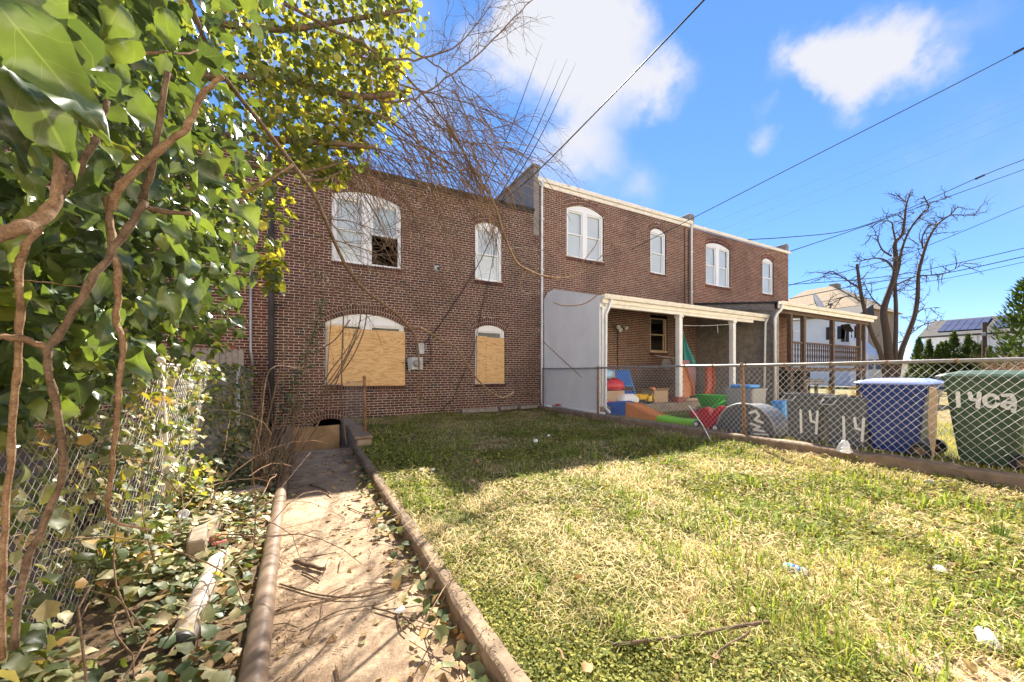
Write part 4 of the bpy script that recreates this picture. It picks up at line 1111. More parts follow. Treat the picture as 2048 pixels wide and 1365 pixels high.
plastic('red_orange', (.42, .07, .02)); plastic('dull_orange', (.50, .17, .045))
def build_toys():
    # rolling track: coloured sections of one toy
    t = thing('toy_roller_coaster', 'child roller coaster track in blue orange lime and red lying along the kerb', 'toy', (7.4, 6.3, .12))
    key = [(8.15, .40), (7.75, .50), (7.35, .54), (7.0, .50), (6.7, .40), (6.35, .30), (6.0, .26), (5.65, .25), (5.35, .27), (5.1, .24), (4.85, .17), (4.62, .14)]
    ky = np.array([k[0] for k in key])[::-1]; kz = np.array([k[1] for k in key])[::-1]
    def sec(name, ya, yb, mat):
        q = MB(); loops = []
        for y in np.linspace(ya, yb, 10):
            z = np.interp(y, ky, kz)
            loops.append([(7.18, y, .13), (7.18, y, z - .03), (7.21, y, z), (7.27, y, z + .01), (7.29, y, z - .02), (7.45, y, z - .02), (7.47, y, z + .01), (7.53, y, z), (7.56, y, z - .03), (7.56, y, .13)])
        q.loft(loops); q.build(name, mat, t)
    sec('track_section', 7.95, 7.21, M['toy_blue']); sec('track_section', 7.2, 6.22, M['orange_plastic']); sec('track_section', 6.21, 5.0, M['lime_plastic']); sec('track_section', 4.99, 4.66, M['red_plastic'])
    q = MB(); q.rbox(7.2, 7.55, 7.955, 8.5, .13, .5, .05); q.build('platform', M['red_plastic'], t)
    # red ride-on toy
    r = thing('ride_on_toy', 'red ride-on toy car with white hubs behind the fence', 'toy', (7.25, 4.85, .13))
    pt = lambda x, y: tuple(at(x, y, X=7.2)[1:])
    zm = lambda a, b: (1180 + a / 4.875, 600 + b / 4.875)
    body = [pt(*zm(*p)) for p in ((1062, 1108), (1095, 1055), (1150, 1042), (1185, 1062), (1192, 1110), (1214, 1128), (1240, 1065), (1290, 1032), (1310, 1042), (1302, 1075), (1280, 1112), (1290, 1180), (1262, 1238), (1190, 1262), (1120, 1246), (1082, 1180))]
    extrude_toy('body', body, 7.10, 7.27, M['red_plastic'], r)
    ya, za = pt(*zm(1075, 1208)); yb, zb = pt(*zm(1262, 1243))
    for x in (7.06, 7.27): wheel_toy(r, x, ya, za, .07); wheel_toy(r, x, yb, zb, .07)
    q = MB(); q.tube([(7.1, ya + .02, za + .25), (7.24, ya + .06, za + .33), (7.38, ya + .02, za + .25)], .02, 8); q.build('steering_bar', M['black_plastic'], r, True)
    # green barrow and ball
    w = thing('toy_wheelbarrow', 'bright green toy wheelbarrow behind the fence by the grey bin', 'toy', (9.0, 5.95, .12))
    q = MB(); q.loft([[(8.8 + f * .12, y, z) for y, z in ()] for f in ()]) if False else None
    q = MB(); q.loft([rrect(8.95, 6.0, .16, .22, .06, .42), rrect(8.95, 6.02, .24, .34, .08, .72), rrect(8.95, 6.02, .26, .36, .08, .73), rrect(8.95, 6.02, .21, .31, .08, .73), rrect(8.95, 6.0, .13, .19, .05, .46)]); q.build('tray', M['toy_green'], w, True)
    q = MB(); q.tube([(8.75, 6.3, .40), (8.75, 5.9, .42), (8.75, 5.55, .62)], .025, 7); q.tube([(9.15, 6.3, .40), (9.15, 5.9, .42), (9.15, 5.55, .62)], .025, 7); q.tube([(8.8, 5.85, .42), (8.78, 5.8, .13)], .025, 6); q.tube([(9.1, 5.85, .42), (9.12, 5.8, .13)], .025, 6); q.build('frame', M['toy_green'], w, True)
    q = MB(); q.lathe((8.9, 6.36, .25), [(.02, 0), (.11, .01), (.12, .05), (.11, .09), (.02, .1)], 14, (1, 0, 0)); q.build('wheel', M['red_plastic'], w, True)
    q = MB(); q.ball((8.6, 6.25, .25), .12, 14, 10); tag(q.build('ball', M['red_plastic'], smooth=True, loc=(8.6, 6.25, .13)), 'dull red ball on the grass left of the green wheelbarrow', 'ball')
    q = MB(); q.rbox(9.05, 9.5, 5.15, 5.65, .915, 1.0, .03); tag(q.build('blue_tray', M['sky_blue'], loc=(9.3, 5.4, .915)), 'bright blue plastic lid lying on the lighter grey bin', 'lid')
    q = MB(); q.rbox(9.7, 10.1, 4.75, 5.05, .13, .62, .04); tag(q.build('blue_crate', M['sky_blue'], loc=(9.9, 4.9, .13)), 'blue plastic tub in the yard behind the row of grey bins', 'tub')
    q = MB(); q.rbox(7.05, 7.45, 8.55, 9.1, .13, .3, .03); tag(q.build('blue_mat', M['sky_blue'], loc=(7.2, 8.8, .13)), 'flat light blue plastic step by the porch side wall', 'toy')
    # fallen white gutter pieces along the kerb
    q = MB(); q.tube([(6.86, 10.1, .235), (6.85, 8.9, .225), (6.84, 7.6, .215)], .035, 8); tag(q.build('gutter_pipe', M['white'], smooth=True, loc=(6.85, 9, .2)), 'long white downpipe lying on the kerb under the porch side wall', 'pipe')
    q = MB(); q.tube([(6.9, 9.9, .24), (7.0, 9.95, .75), (6.98, 10.1, .8)], .02, 6); tag(q.build('bent_rod', M['white'], loc=(6.9, 9.9, .24)), 'thin bent white rod standing by the porch downspout', 'rod')
    q = MB(); q.ball((6.95, 9.75, .27), (.14, .2, .06), 10, 6); tag(q.build('red_cover', M['red_plastic'], smooth=True, loc=(6.95, 9.75, .2)), 'small red plastic lid on the kerb by the porch corner', 'lid')
    z0 = .385
    # on the porch
    def carton(name, label, x0, x1, y0, y1, z1, zb=z0, mat='card', cat='box', flaps=True):
        o = thing(name, label, cat, ((x0 + x1) / 2, (y0 + y1) / 2, zb))
        q = MB(); th = .012
        q.box(x0, x1, y0, y0 + th, zb, z1); q.box(x0, x1, y1 - th, y1, zb, z1); q.box(x0, x0 + th, y0 + th, y1 - th, zb, z1); q.box(x1 - th, x1, y0 + th, y1 - th, zb, z1); q.box(x0 + th, x1 - th, y0 + th, y1 - th, zb, zb + .01); q.build('walls', M[mat], o)
        if flaps:
            q = MB(); q.add([(x0, y0, z1), (x1, y0, z1), (x1, y0 - .1, z1 + .08), (x0, y0 - .1, z1 + .08)], [(0, 1, 2, 3)]); q.build('flap', M[mat], o)
            q = MB(); q.add([(x0, y0, z1), (x0, y1, z1), (x0 - .1, y1, z1 + .07), (x0 - .1, y0, z1 + .07)], [(0, 1, 2, 3)]); q.build('flap', M[mat], o)
        return o
    carton('cardboard_box', 'low brown cardboard box on the porch left of the middle post', 9.15, 9.75, 8.0, 8.5, .74)
    carton('cardboard_box', 'tall cardboard carton standing behind the red cushion on the porch', 7.75, 8.15, 8.6, 9.0, 1.35, flaps=False)
    carton('cardboard_box', 'wide carton under the red cushion on the porch', 7.15, 7.95, 8.0, 8.5, .78, flaps=False)
    q = MB(); rr = random.Random(2)
    q.loft([[(7.65 + .48 * f * math.cos(a) * (1 + .1 * math.sin(3 * a)), 8.2 + .28 * f * math.sin(a), .79 + h + .03 * math.sin(5 * a)) for a in np.linspace(0, 2 * math.pi, 15)[:-1]] for f, h in ((.75, 0), (1, .08), (.9, .2), (.5, .3), (.1, .33))]); tag(q.build('red_cushion', M['red_plastic'], smooth=True, loc=(7.65, 8.2, .79)), 'crumpled red cushion lying on a carton on the porch', 'cushion')
    q = MB(); q.rbox(7.12, 7.62, 8.05, 8.35, 1.12, 1.36, .07); tag(q.build('pale_parcel', M['pale_blue_plastic'], loc=(7.4, 8.2, 1.12)), 'pale blue and white parcel resting on the red cushion', 'parcel')
    q = MB(); q.loft([rrect(8.0, 8.0, .3, .2, .08, z0), rrect(8.0, 8.0, .34, .24, .1, .55), rrect(8.0, 8.0, .2, .14, .08, .68)]); tag(q.build('cloth_bundle', M['white_stucco'], smooth=True, loc=(8.0, 8.0, z0)), 'off white cloth bundle on the porch floor below the red cushion', 'bundle')
    # yellow truck
    k = thing('toy_truck', 'yellow toy dump truck on the porch edge', 'toy', (8.45, 7.95, z0))
    q = MB(); q.loft([rrect(8.5, 7.95, .13, .12, .02, .52), rrect(8.5, 7.95, .2, .16, .02, .66), rrect(8.5, 7.95, .17, .13, .02, .66), rrect(8.5, 7.95, .1, .09, .02, .54)]); q.build('dump_bed', M['toy_yellow'], k)
    q = MB(); q.rbox(8.22, 8.36, 7.85, 8.05, .47, .66, .02); q.build('cab', M['toy_yellow'], k)
    q = MB(); q.rbox(8.2, 8.7, 7.88, 8.02, .44, .5, .01); q.build('chassis', M['black_plastic'], k)
    for x in (8.3, 8.6):
        for y, d in ((7.84, 1), (8.03, 1)):
            q = MB(); q.lathe((x, y, .44), [(.01, 0), (.055, .004), (.055, .03), (.01, .034)], 12, (0, 1, 0)); q.build('wheel', M['black_plastic'], k)
    k = thing('toy_digger', 'small yellow toy digger right of the dump truck on the porch', 'toy', (8.85, 7.95, z0))
    q = MB(); q.rbox(8.78, 8.94, 7.88, 8.02, .44, .6, .02); q.build('cab', M['toy_yellow'], k)
    q = MB(); q.tube([(8.93, 7.95, .55), (9.0, 7.94, .66), (9.08, 7.93, .5)], .02, 6); q.build('arm', M['toy_yellow'], k)
    q = MB(); q.rbox(8.76, 8.96, 7.86, 8.04, z0, .438, .02); q.build('tracks', M['black_plastic'], k)
    # scattered small toys
    items = [('toy_block', 'blue and silver toy bag behind the dump truck', 'toy_blue', (8.35, 8.4), (.18, .12, .26)), ('toy_block', 'green toy case on the porch floor behind the digger', 'toy_green', (9.0, 8.5), (.22, .12, .16)),
             ('toy_block', 'dark blue toy tub left of the cardboard box', 'toy_blue', (8.7, 8.7), (.2, .2, .34)), ('toy_block', 'red toy tray beside the low cardboard box', 'red_plastic', (8.95, 8.2), (.15, .12, .1)),
             ('toy_block', 'orange toy standing in the low cardboard box', 'orange_plastic', (9.35, 8.25), (.12, .1, .45)), ('toy_block', 'small silver toy case on the porch floor', 'grey_plastic_light', (8.62, 8.1), (.11, .09, .14)),
             ('toy_block', 'pale wooden tray on the porch floor between the posts', 'card', (10.75, 8.0), (.32, .14, .1)), ('toy_block', 'black toy car on the porch floor by the orange slide', 'black_plastic', (11.1, 8.05), (.18, .12, .16))]
    for nm, lab, mt, (x, y), (a, b, hh) in items:
        q = MB(); q.loft([rrect(x, y, a * .9, b * .9, .03, z0), rrect(x, y, a, b, .04, z0 + hh * .3), rrect(x, y, a * .92, b * .9, .04, z0 + hh * .85), rrect(x, y, a * .6, b * .5, .03, z0 + hh)]); tag(q.build(nm, M[mt], loc=(x, y, z0)), lab, 'toy', 'small toys on the porch')
    # blue easel
    e = thing('easel', 'blue play easel board against the porch back wall', 'easel', (9.3, 9.4, z0))
    q = MB(); q.add([(8.75, 9.45, .85), (9.75, 9.45, .85), (9.75, 9.65, 1.38), (8.75, 9.65, 1.38)], [(0, 1, 2, 3)]); q.build('board', M['toy_blue'], e)
    q = MB()
    for a, b in (((8.7, 9.3, z0), (8.75, 9.66, 1.42)), ((9.8, 9.3, z0), (9.75, 9.66, 1.42)), ((8.72, 9.43, .84), (9.78, 9.43, .84))): q.tube([a, b], .025, 6)
    q.build('frame', M['sky_blue'], e)
    # toy shelf by the wall
    s = thing('shelf_unit', 'dark shelf with red bins against the porch wall left of the easel', 'shelf', (8.0, 10.2, z0))
    q = MB()
    for z in (.5, 1.0, 1.5): q.box(7.35, 8.5, 10.0, 10.4, z, z + .04)
    for x in (7.35, 8.46): q.box(x, x + .04, 10.0, 10.4, z0, .499); q.box(x, x + .04, 10.0, 10.4, .541, .999); q.box(x, x + .04, 10.0, 10.4, 1.041, 1.499)
    q.build('frame', M['brownwood'], s)
    for x in (7.5, 7.85, 8.2):
        q = MB(); q.rbox(x - .02, x + .25, 10.02, 10.35, 1.541, 1.72, .02); q.build('drawer', M['red_plastic'], s)
    # basketball hoop / table with folded legs below the window
    f = thing('folding_table', 'grey folded table frame leaning under the porch window', 'table', (12.2, 10.0, z0))
    q = MB(); q.tube([(11.7, 10.2, 1.95), (12.9, 10.1, 1.85)], .02, 6); q.tube([(12.6, 10.1, 1.87), (12.6, 9.8, z0)], .02, 6); q.tube([(12.85, 10.1, 1.85), (12.85, 9.8, z0)], .02, 6); q.build('frame', M['greymetal'], f)
    q = MB(); q.lathe((12.1, 10.0, 1.62), [(.02, 0), (.2, .0), (.2, .03), (.02, .03)], 16, (-.3, -1, .2)); q.build('seat_disc', M['grey_plastic_light'], f)
    # umbrella
    u = thing('patio_umbrella', 'folded teal patio umbrella leaning in the porch corner', 'umbrella', (12.0, 9.3, z0))
    q = MB()
    ap = np.array((12.25, 9.4, 2.75))
    loops = []
    for h_, r in ((0, .02), (.25, .07), (.6, .17), (.95, .28), (1.2, .34)):
        loops.append([ap + np.array((.12 * h_, -.05 * h_, -h_)) + r * (1 - .42 * (k % 2)) * np.array((math.cos(k * math.pi / 7), math.sin(k * math.pi / 7), .0)) for k in range(14)])
    q.loft(loops); q.build('canopy', M['teal_cloth'], u)
    q = MB(); q.tube([ap + np.array((0, 0, .1)), ap + np.array((.25, -.1, -2.36))], .02, 8); q.build('pole', M['greymetal'], u)
    q = MB(); q.loft([rrect(12.2, 9.25, .45, .1, .08, z0), rrect(12.2, 9.25, .5, .12, .1, 1.3), rrect(12.2, 9.25, .4, .1, .08, 1.75)]); tag(q.build('pink_cushion', M['pink_cloth'], smooth=True, loc=(12.2, 9.25, z0)), 'dull pink padded cushion below the folded umbrella', 'cushion')
    # slides leaning in the corner
    def slide(label, base, top, w, mat):
        o = thing('toy_slide', label, 'slide', tuple(base), 'slide chutes leaning on the porch'); base, top = np.array(base, float), np.array(top, float)
        d = top - base; loops = []
        for tt in np.linspace(0, 1, 12):
            c = base + d * tt + np.array((0, -.10 * math.sin(math.pi * tt), 0)) + np.array((.05 * math.sin(2 * math.pi * tt), 0, 0))
            loops.append([c + np.array(v) for v in ((-w / 2, 0, 0), (-w / 2, -.1, 0), (-w / 2 + .03, -.1, 0), (-w / 2 + .05, -.015, 0), (w / 2 - .05, -.015, 0), (w / 2 - .03, -.1, 0), (w / 2, -.1, 0), (w / 2, 0, 0))])
        q = MB(); q.loft(loops); q.build('chute', M[mat], o)
        q = MB()
        for tt in (.25, .5, .75):
            c = base + d * tt + np.array((0, -.10 * math.sin(math.pi * tt), 0)); q.box(c[0] - w / 2 + .06, c[0] + w / 2 - .06, c[1] - .03, c[1] - .016, c[2], c[2] + .05)
        q.build('rib', M[mat], o)
    slide('wide orange slide chute upright on the porch right of the middle post', (11.3, 8.6, z0), (11.55, 9.0, 1.5), .62, 'dull_orange')
    slide('narrow red orange slide chute leaning beside the wide one', (12.1, 8.45, z0), (12.75, 8.7, 1.52), .42, 'red_orange')
    q = MB(); q.tube([(10.62, 8.35, z0), (10.66, 8.4, 1.7)], .07, 10); tag(q.build('blue_post', M['toy_blue'], smooth=True, loc=(10.62, 8.35, z0)), 'blue plastic play tube upright beside the middle porch post', 'toy')
build_toys()
# ================================================================== beyond the row: houses, trees, wires
def siding_mat(name, c):
    k = NT(name); p = k.pos(False); n = k.noise(p, 1.5, 5)
    col = k.ramp(n, [(.3, tuple(v * .93 for v in c)), (.7, c)])
    return k.done(k.bsdf(col, .6, 0, None, .3))
M['siding'] = siding_mat('white_siding', (.74, .74, .76)); M['tanbrick'] = plain('tan_brick', (.34, .23, .14), .9, var=.22, scale=9, dirt=(.33, .22, .13), dirt_amt=.5)
M['tanroof'] = plain('tan_shingle', (.30, .215, .125), .9, var=.2, scale=4); M['greyroof'] = plain('grey_shingle', (.055, .05, .047), .9, var=.3, scale=3)
M['solar'] = plain('solar_cells', (.06, .06, .10), .25, var=.2, scale=1, spec=.6); M['shutter'] = plain('dark_shutter', (.03, .03, .035), .7)

def clapboard(mb, x0, x1, y, z0, z1, step=.2):
    """lapped boards on a wall facing -Y"""
    z = z0
    while z < z1 - .01:
        zt = min(z + step, z1); mb.add([(x0, y - .03, z), (x1, y - .03, z), (x1, y, zt), (x0, y, zt)], [(0, 1, 2, 3)]); mb.add([(x0, y, z), (x1, y, z), (x1, y - .03, z), (x0, y - .03, z)], [(0, 1, 2, 3)]); z += step

def clapboard_x(mb, x, y0, y1, z0, z1, step=.2):
    z = z0
    while z < z1 - .01:
        zt = min(z + step, z1); mb.add([(x - .03, y1, z), (x - .03, y0, z), (x, y0, zt), (x, y1, zt)], [(0, 1, 2, 3)]); mb.add([(x, y0, z), (x - .03, y0, z), (x - .03, y1, z), (x, y1, z)], [(3, 2, 1, 0)]); z += step

def build_far():
    # white sided house seen through the brown porch: long wall facing -X
    X = 46.0
    P = lambda x, y: at(x, y, X=X)
    yl, yr = P(1600, 700)[1], P(1714, 700)[1]
    h = thing('sided_house', 'white sided house with dark shutters seen through the brown porch', 'house', (X + 4, (yl + yr) / 2, 0))
    q = MB(); clapboard_x(q, X, yr, yl + 8, 0, 6.9); q.box(X + .01, X + 2.4, yr, yl + 8, 0, 6.9); q.build('wall', M['siding'], h)
    q = MB(); q.prism([(X - .4, 6.91), (X + 2.6, 6.91), (X + 2.4, 8.0)], yr - .4, yl + 8.4, 'y'); q.build('roof', M['greyroof'], h)
    for a, b, c, d in ((1668, 655, 1675, 678), (1699, 655, 1709, 682)):
        y1, z1 = P(a, b)[1:]; y0, z0 = P(c, d)[1:]; zc0, zc1 = min(z0, z1), max(z0, z1)
        q = MB(); q.box(X - .09, X - .031, y0, y1, zc0, zc1); w = q.build('window', M['vinyl'], h)
        q = MB(); q.box(X - .10, X - .091, y0 + .15, y1 - .15, zc0 + .12, (zc0 + zc1) / 2 - .05); q.box(X - .10, X - .091, y0 + .15, y1 - .15, (zc0 + zc1) / 2 + .05, zc1 - .12); q.build('pane', M['solar'], w)
        for ya in (y0 - .62, y1 + .02):
            q = MB(); q.box(X - .1, X - .031, ya, ya + .6, zc0 - .05, zc1 + .05); q.build('shutter', M['shutter'], h)
    # its lower gabled wing
    y0 = P(1752, 700)[1]; q = MB(); q.prism([(yr - .02, 0), (yr - .02, 4.6), (y0, 2.9), (y0, 0)], X - 1.5, X + 1.5, 'x'); q.build('wing', M['siding'], h)
    q = MB()
    for i in range(4):
        y = yr - .35 - i * .5; q.box(X - 1.56, X - 1.501, y - .36, y, 1.6, 2.5)
    q.build('wing_window', M['solar'], h)
    # tan brick house behind
    X = 64.0; P = lambda x, y: at(x, y, X=X)
    ya, yb = at(1792, 700, X=78)[1], P(1600, 700)[1] + 6; ze = P(1700, 640)[2] * 1.2; zr = P(1700, 588)[2] * 1.2
    h = thing('tan_house', 'large tan brick house with tan hipped roof behind the white one', 'house', (X + 6, (ya + yb) / 2, 0))
    q = MB(); q.box(X, X + 14, ya, yb, 0, ze); q.build('wall', M['tanbrick'], h)
    q = MB(); e = .7; q.add([(X - e, ya - e, ze + .01), (X + 14 + e, ya - e, ze + .01), (X + 14 + e, yb + e, ze + .01), (X - e, yb + e, ze + .01), (X + 5, ya + 4.5, zr), (X + 9, ya + 4.5, zr), (X + 9, yb - 4.5, zr), (X + 5, yb - 4.5, zr)],
                            [(0, 1, 5, 4), (1, 2, 6, 5), (2, 3, 7, 6), (3, 0, 4, 7), (4, 5, 6, 7), (3, 2, 1, 0)]); rf = q.build('roof', M['tanroof'], h)
    q = MB(); yc = (ya + yb) / 2 - 2; q.box(X + 6, X + 7.2, yc, yc + 1.0, ze + 1, zr + .5); q.build('chimney', M['tanbrick'], rf)
    for k in range(4):
        q = MB(); y = ya + 3.2 + 2.4 * k; q.box(X - .06, X - .005, y, y + 1.0, 4.2, 6.0); w = q.build('window', M['vinyl'], h); q = MB(); q.box(X - .07, X - .061, y + .1, y + .9, 4.3, 5.9); q.build('pane', M['solar'], w)
    # low roofs before it
    q = MB(); h2 = thing('low_garage', 'low pale garage roofline between the bare tree and the evergreens', 'garage', (56, 13, 0))
    q.box(54, 58, at(1850, 715, X=54)[1], at(1790, 715, X=54)[1] + 1, 0, 2.2); q.build('wall', M['cream'], h2)
    q = MB(); q.box(53.7, 58.3, at(1850, 715, X=54)[1] - .3, at(1790, 715, X=54)[1] + 1.3, 2.21, 2.5); q.build('roof', M['white'], h2)
    # white house with solar roof
    X = 60.0; P = lambda x, y: at(x, y, X=X)
    ya, yb = -1.0, P(1848, 700)[1]
    h = thing('solar_house', 'white house with rows of solar panels on its grey roof at the right', 'house', (X + 4, (ya + yb) / 2, 0))
    q = MB(); clapboard_x(q, X, ya, yb, 0, 5.3, .28); q.box(X + .01, X + 8, ya, yb, 0, 5.3); q.build('wall', M['siding'], h)
    e0, rz = 5.35, 7.35
    q = MB(); q.prism([(X - .6, e0 - .05), (X + 4.2, rz), (X + 9, e0 - .05), (X + 9, e0 - .2), (X - .6, e0 - .2)], ya - .3, yb + .35, 'y'); q.build('roof', M['greyroof'], h)
    sl_ = (rz - e0 + .05) / 4.8
    ys = np.linspace(yb - .9, ya + .5, 5)
    for k in range(4):
        for j in range(6):
            for i in range(2):
                w = (ys[k] - ys[k + 1] - .5) / 6; y1 = ys[k] - j * w; x0 = X + .35 + i * 1.65
                x1 = x0 + 1.6; q = MB(); f = lambda x: e0 - .05 + (x - X + .6) * sl_ + .12
                q.add([(x0, y1 - w + .04, f(x0)), (x0, y1, f(x0)), (x1, y1, f(x1)), (x1, y1 - w + .04, f(x1)), (x0, y1 - w + .04, f(x0) - .05), (x0, y1, f(x0) - .05), (x1, y1, f(x1) - .05), (x1, y1 - w + .04, f(x1) - .05)], [(3, 2, 1, 0), (4, 5, 6, 7), (0, 1, 5, 4), (1, 2, 6, 5), (2, 3, 7, 6), (3, 0, 4, 7)])
                q.build('solar_panel', M['solar'], h)
    y1, z1 = P(1960, 673)[1:]; y0, z0 = P(1977, 690)[1:]
    q = MB(); q.box(X - .1, X - .031, y0, y1, z0, z1); w = q.build('window', M['vinyl'], h)
    for a in range(3):
        for b in range(2):
            dy, dz = (y1 - y0 - .2) / 3, (z1 - z0 - .2) / 2
            q = MB(); q.box(X - .112, X - .101, y0 + .12 + a * dy, y0 + .06 + (a + 1) * dy, z0 + .12 + b * dz, z0 + .06 + (b + 1) * dz); q.build('pane', M['solar'], w)
    q = MB(); yy = P(1953, 690)[1]; q.tube([(X - .1, yy, 5.1), (X - .1, yy, .2)], .06, 6); q.build('downspout', M['white'], h)
    # utility poles
    c = at(1969, 700, d=30); t = thing('utility_pole', 'brown wooden pole in front of the solar house', 'pole', (c[0], c[1], 0)); q = MB(); q.tube([(c[0], c[1], 0), (c[0], c[1], at(1969, 645, d=30)[2])], [.16, .13], 8); q.build('shaft', M['brownwood'], t)
    q = MB(); q.rbox(c[0] - .25, c[0] - .1, c[1] - .1, c[1] + .1, 4.2, 4.5, .02); q.build('box', M['greymetal'], t)
    c = at(1871, 660, d=62); t = thing('utility_pole', 'distant pole with a crossarm above the solar house roof end', 'pole', (c[0], c[1], 0)); q = MB(); q.tube([(c[0], c[1], 0), (c[0], c[1], at(1871, 640, d=62)[2])], .14, 8); q.build('shaft', M['brownwood'], t)
    a, b = at(1853, 648, d=62), at(1887, 641, d=60); q = MB(); q.beam(a, b, .12, .16); q.build('crossarm', M['brownwood'], t)

    # ---------- arborvitae: cones of small sprays
    leafm = leaf_mat('evergreen_spray', [(0, (.03, .05, .016)), (.4, (.055, .09, .022)), (.75, (.095, .13, .03)), (1, (.14, .16, .045))], .25, .7, False, spec=.2)
    M['evergreen'] = leafm
    def spray_cone(name, label, c, H, R, n, seed, group, power=.85, mat=None):
        rr = np.random.default_rng(seed); t = thing(name, label, 'tree', (c[0], c[1], 0), group)
        q = MB(); q.tube([(c[0], c[1], 0), (c[0], c[1], H * .9)], [.1, .03], 6); q.build('trunk', M['bark_grey'], t)
        hh = rr.random(n) ** 1.25; ang = rr.uniform(0, 2 * np.pi, n)
        rad = R * (1 - hh) ** power * (.72 + .34 * rr.random(n)) * (1 + .14 * np.sin(ang * 3 + seed) + .1 * np.sin(hh * 17 + ang * 2))
        Pp = np.stack([c[0] + rad * np.cos(ang), c[1] + rad * np.sin(ang), .05 + hh * H + rr.normal(0, .05, n)], 1)
        out = np.stack([np.cos(ang), np.sin(ang), np.full(n, 1.3)], 1) + rr.normal(0, .35, (n, 3)); out /= np.linalg.norm(out, axis=1)[:, None]
        sd = np.stack([-np.sin(ang), np.cos(ang), rr.normal(0, .3, n)], 1)
        s = (.10 + .10 * rr.random(n))[:, None] * (H / 4) ** .5
        V = np.concatenate([Pp - sd * s * .45, Pp + out * s * 1.5, Pp + sd * s * .45, Pp - out * s * .5], 1).reshape(-1, 3)
        F = np.arange(4 * n).reshape(n, 4); o = mesh_np('crown', V, F, mat or leafm, t)
        return t
    cones = [(1838, 680, 26, 'broad left evergreen cone beside the bare tree'), (1858, 683, 20, 'second evergreen cone from the bare tree, touching the broad one'), (1876, 694, 16, 'short evergreen cone right of the broad pair'), (1883, 688, 14, 'thin evergreen cone just behind the short one'),
             (1892, 687, 14, 'slim evergreen cone left of the tallest one'), (1893, 700, 13, 'small evergreen cone at the foot of the tallest'), (1908, 668, 27, 'tallest evergreen cone in the row'), (1925, 712, 10, 'tiny evergreen bush between the two tall cones'), (1937, 672, 25, 'second tall evergreen cone left of the brown pole'),
             (1948, 688, 14, 'slim evergreen cone behind the second tall one'), (1955, 692, 13, 'slim evergreen cone next left of the dark narrow one'), (1966, 685, 16, 'dark narrow evergreen cone at the brown pole'), (1980, 697, 15, 'short evergreen cone right of the brown pole'), (1992, 713, 10, 'last tiny evergreen bush at the brush edge')]
    for i, (x, ytop, wpx, lab) in enumerate(cones):
        d = 33 + .5 * math.sin(i * 2.1); b = at(x, 747, d=d); H = at(x, ytop, d=d)[2]; R = wpx / FPX * d * .95
        spray_cone('evergreen_tree', lab, b, H, R, 1500, i, 'evergreen cones before the solar house')
    # tall spruce-like tree at the right edge, with dry brush
    b = at(2062, 747, d=27); spray_cone('conifer_tree', 'loose grey green conifer at the right picture edge', b, at(2050, 560, d=27)[2], 2.3, 2600, 77, None, .5)
    rr = random.Random(9); q = MB(); t = thing('dry_bush', 'tangle of tan leafless brush at the right edge before the solar house', 'bush', tuple(at(2030, 747, d=22)[:2]) + (0,))
    for i in range(420):
        b = at(rr.uniform(1985, 2075), 747, d=rr.uniform(19, 24)); x = np.array((b[0], b[1], rr.uniform(.3, 1.2))); d = nrm((rr.uniform(-1, 1), rr.uniform(-1, 1), rr.uniform(.3, 1.6))); pts = [x]
        L = rr.uniform(.8, 2.4)
        for k in range(4): d = nrm(d + np.array((rr.uniform(-.4, .4), rr.uniform(-.4, .4), rr.uniform(-.45, .1)))); pts.append(pts[-1] + d * L / 4)
        q.tube(pts, [.02, .016, .012, .01, .006], 3, False)
    o = q.build('twigs', M['bark_tan'], t)
    q = MB(); b = at(2030, 747, d=22)
    for k in range(6): q.tube([(b[0] + .3 * math.cos(k), b[1] + .3 * math.sin(k), 0), (b[0] + .9 * math.cos(k), b[1] + .9 * math.sin(k), 1.6)], [.04, .02], 5)
    q.build('stems', M['bark_tan'], t)
    # small far bare tree over the solar house
    bare_far()

def bare_far():
    b = at(1937, 747, d=75); t = thing('bare_tree', 'small distant bare tree top above the solar house roof', 'tree', (b[0], b[1], 0)); q = MB(); rr = random.Random(4)
    q.tube([(b[0], b[1], 0), (b[0], b[1], 8.5)], [.2, .1], 6); q.build('trunk', M['bark_grey'], t); q = MB()
    for i in range(40):
        a = rr.uniform(0, 6.28); p = np.array((b[0], b[1], rr.uniform(6.5, 9.5))); d = np.array((math.cos(a) * .7, math.sin(a) * .7, rr.uniform(.6, 1.2))); q.tube([p, p + d * .8, p + d * 1.6 + np.array((0, 0, .3))], [.05, .035, .015], 3, False)
    q.build('branches', M['bark_grey'], t)

def grow(mb, pts_px, d0, r0, r1, n=7):
    P = [at(x, y, d=d) for x, y, d in pts_px] if len(pts_px[0]) == 3 else [at(x, y, d=d0) for x, y in pts_px]
    return P

def smooth_path(P, sub=4):
    """Catmull-Rom through the points"""
    P = [np.array(p, float) for p in P]
    if len(P) < 3: return [P[0] + (P[-1] - P[0]) * t for t in np.linspace(0, 1, sub + 1)]
    Q = [2 * P[0] - P[1]] + P + [2 * P[-1] - P[-2]]; out = []
    for i in range(1, len(Q) - 2):
        a, b, c, d = Q[i - 1], Q[i], Q[i + 1], Q[i + 2]
        for k in range(sub):
            t = k / sub; out.append(.5 * ((2 * b) + (c - a) * t + (2 * a - 5 * b + 4 * c - d) * t * t + (3 * b - a - 3 * c + d) * t ** 3))
    out.append(P[-1]); return out

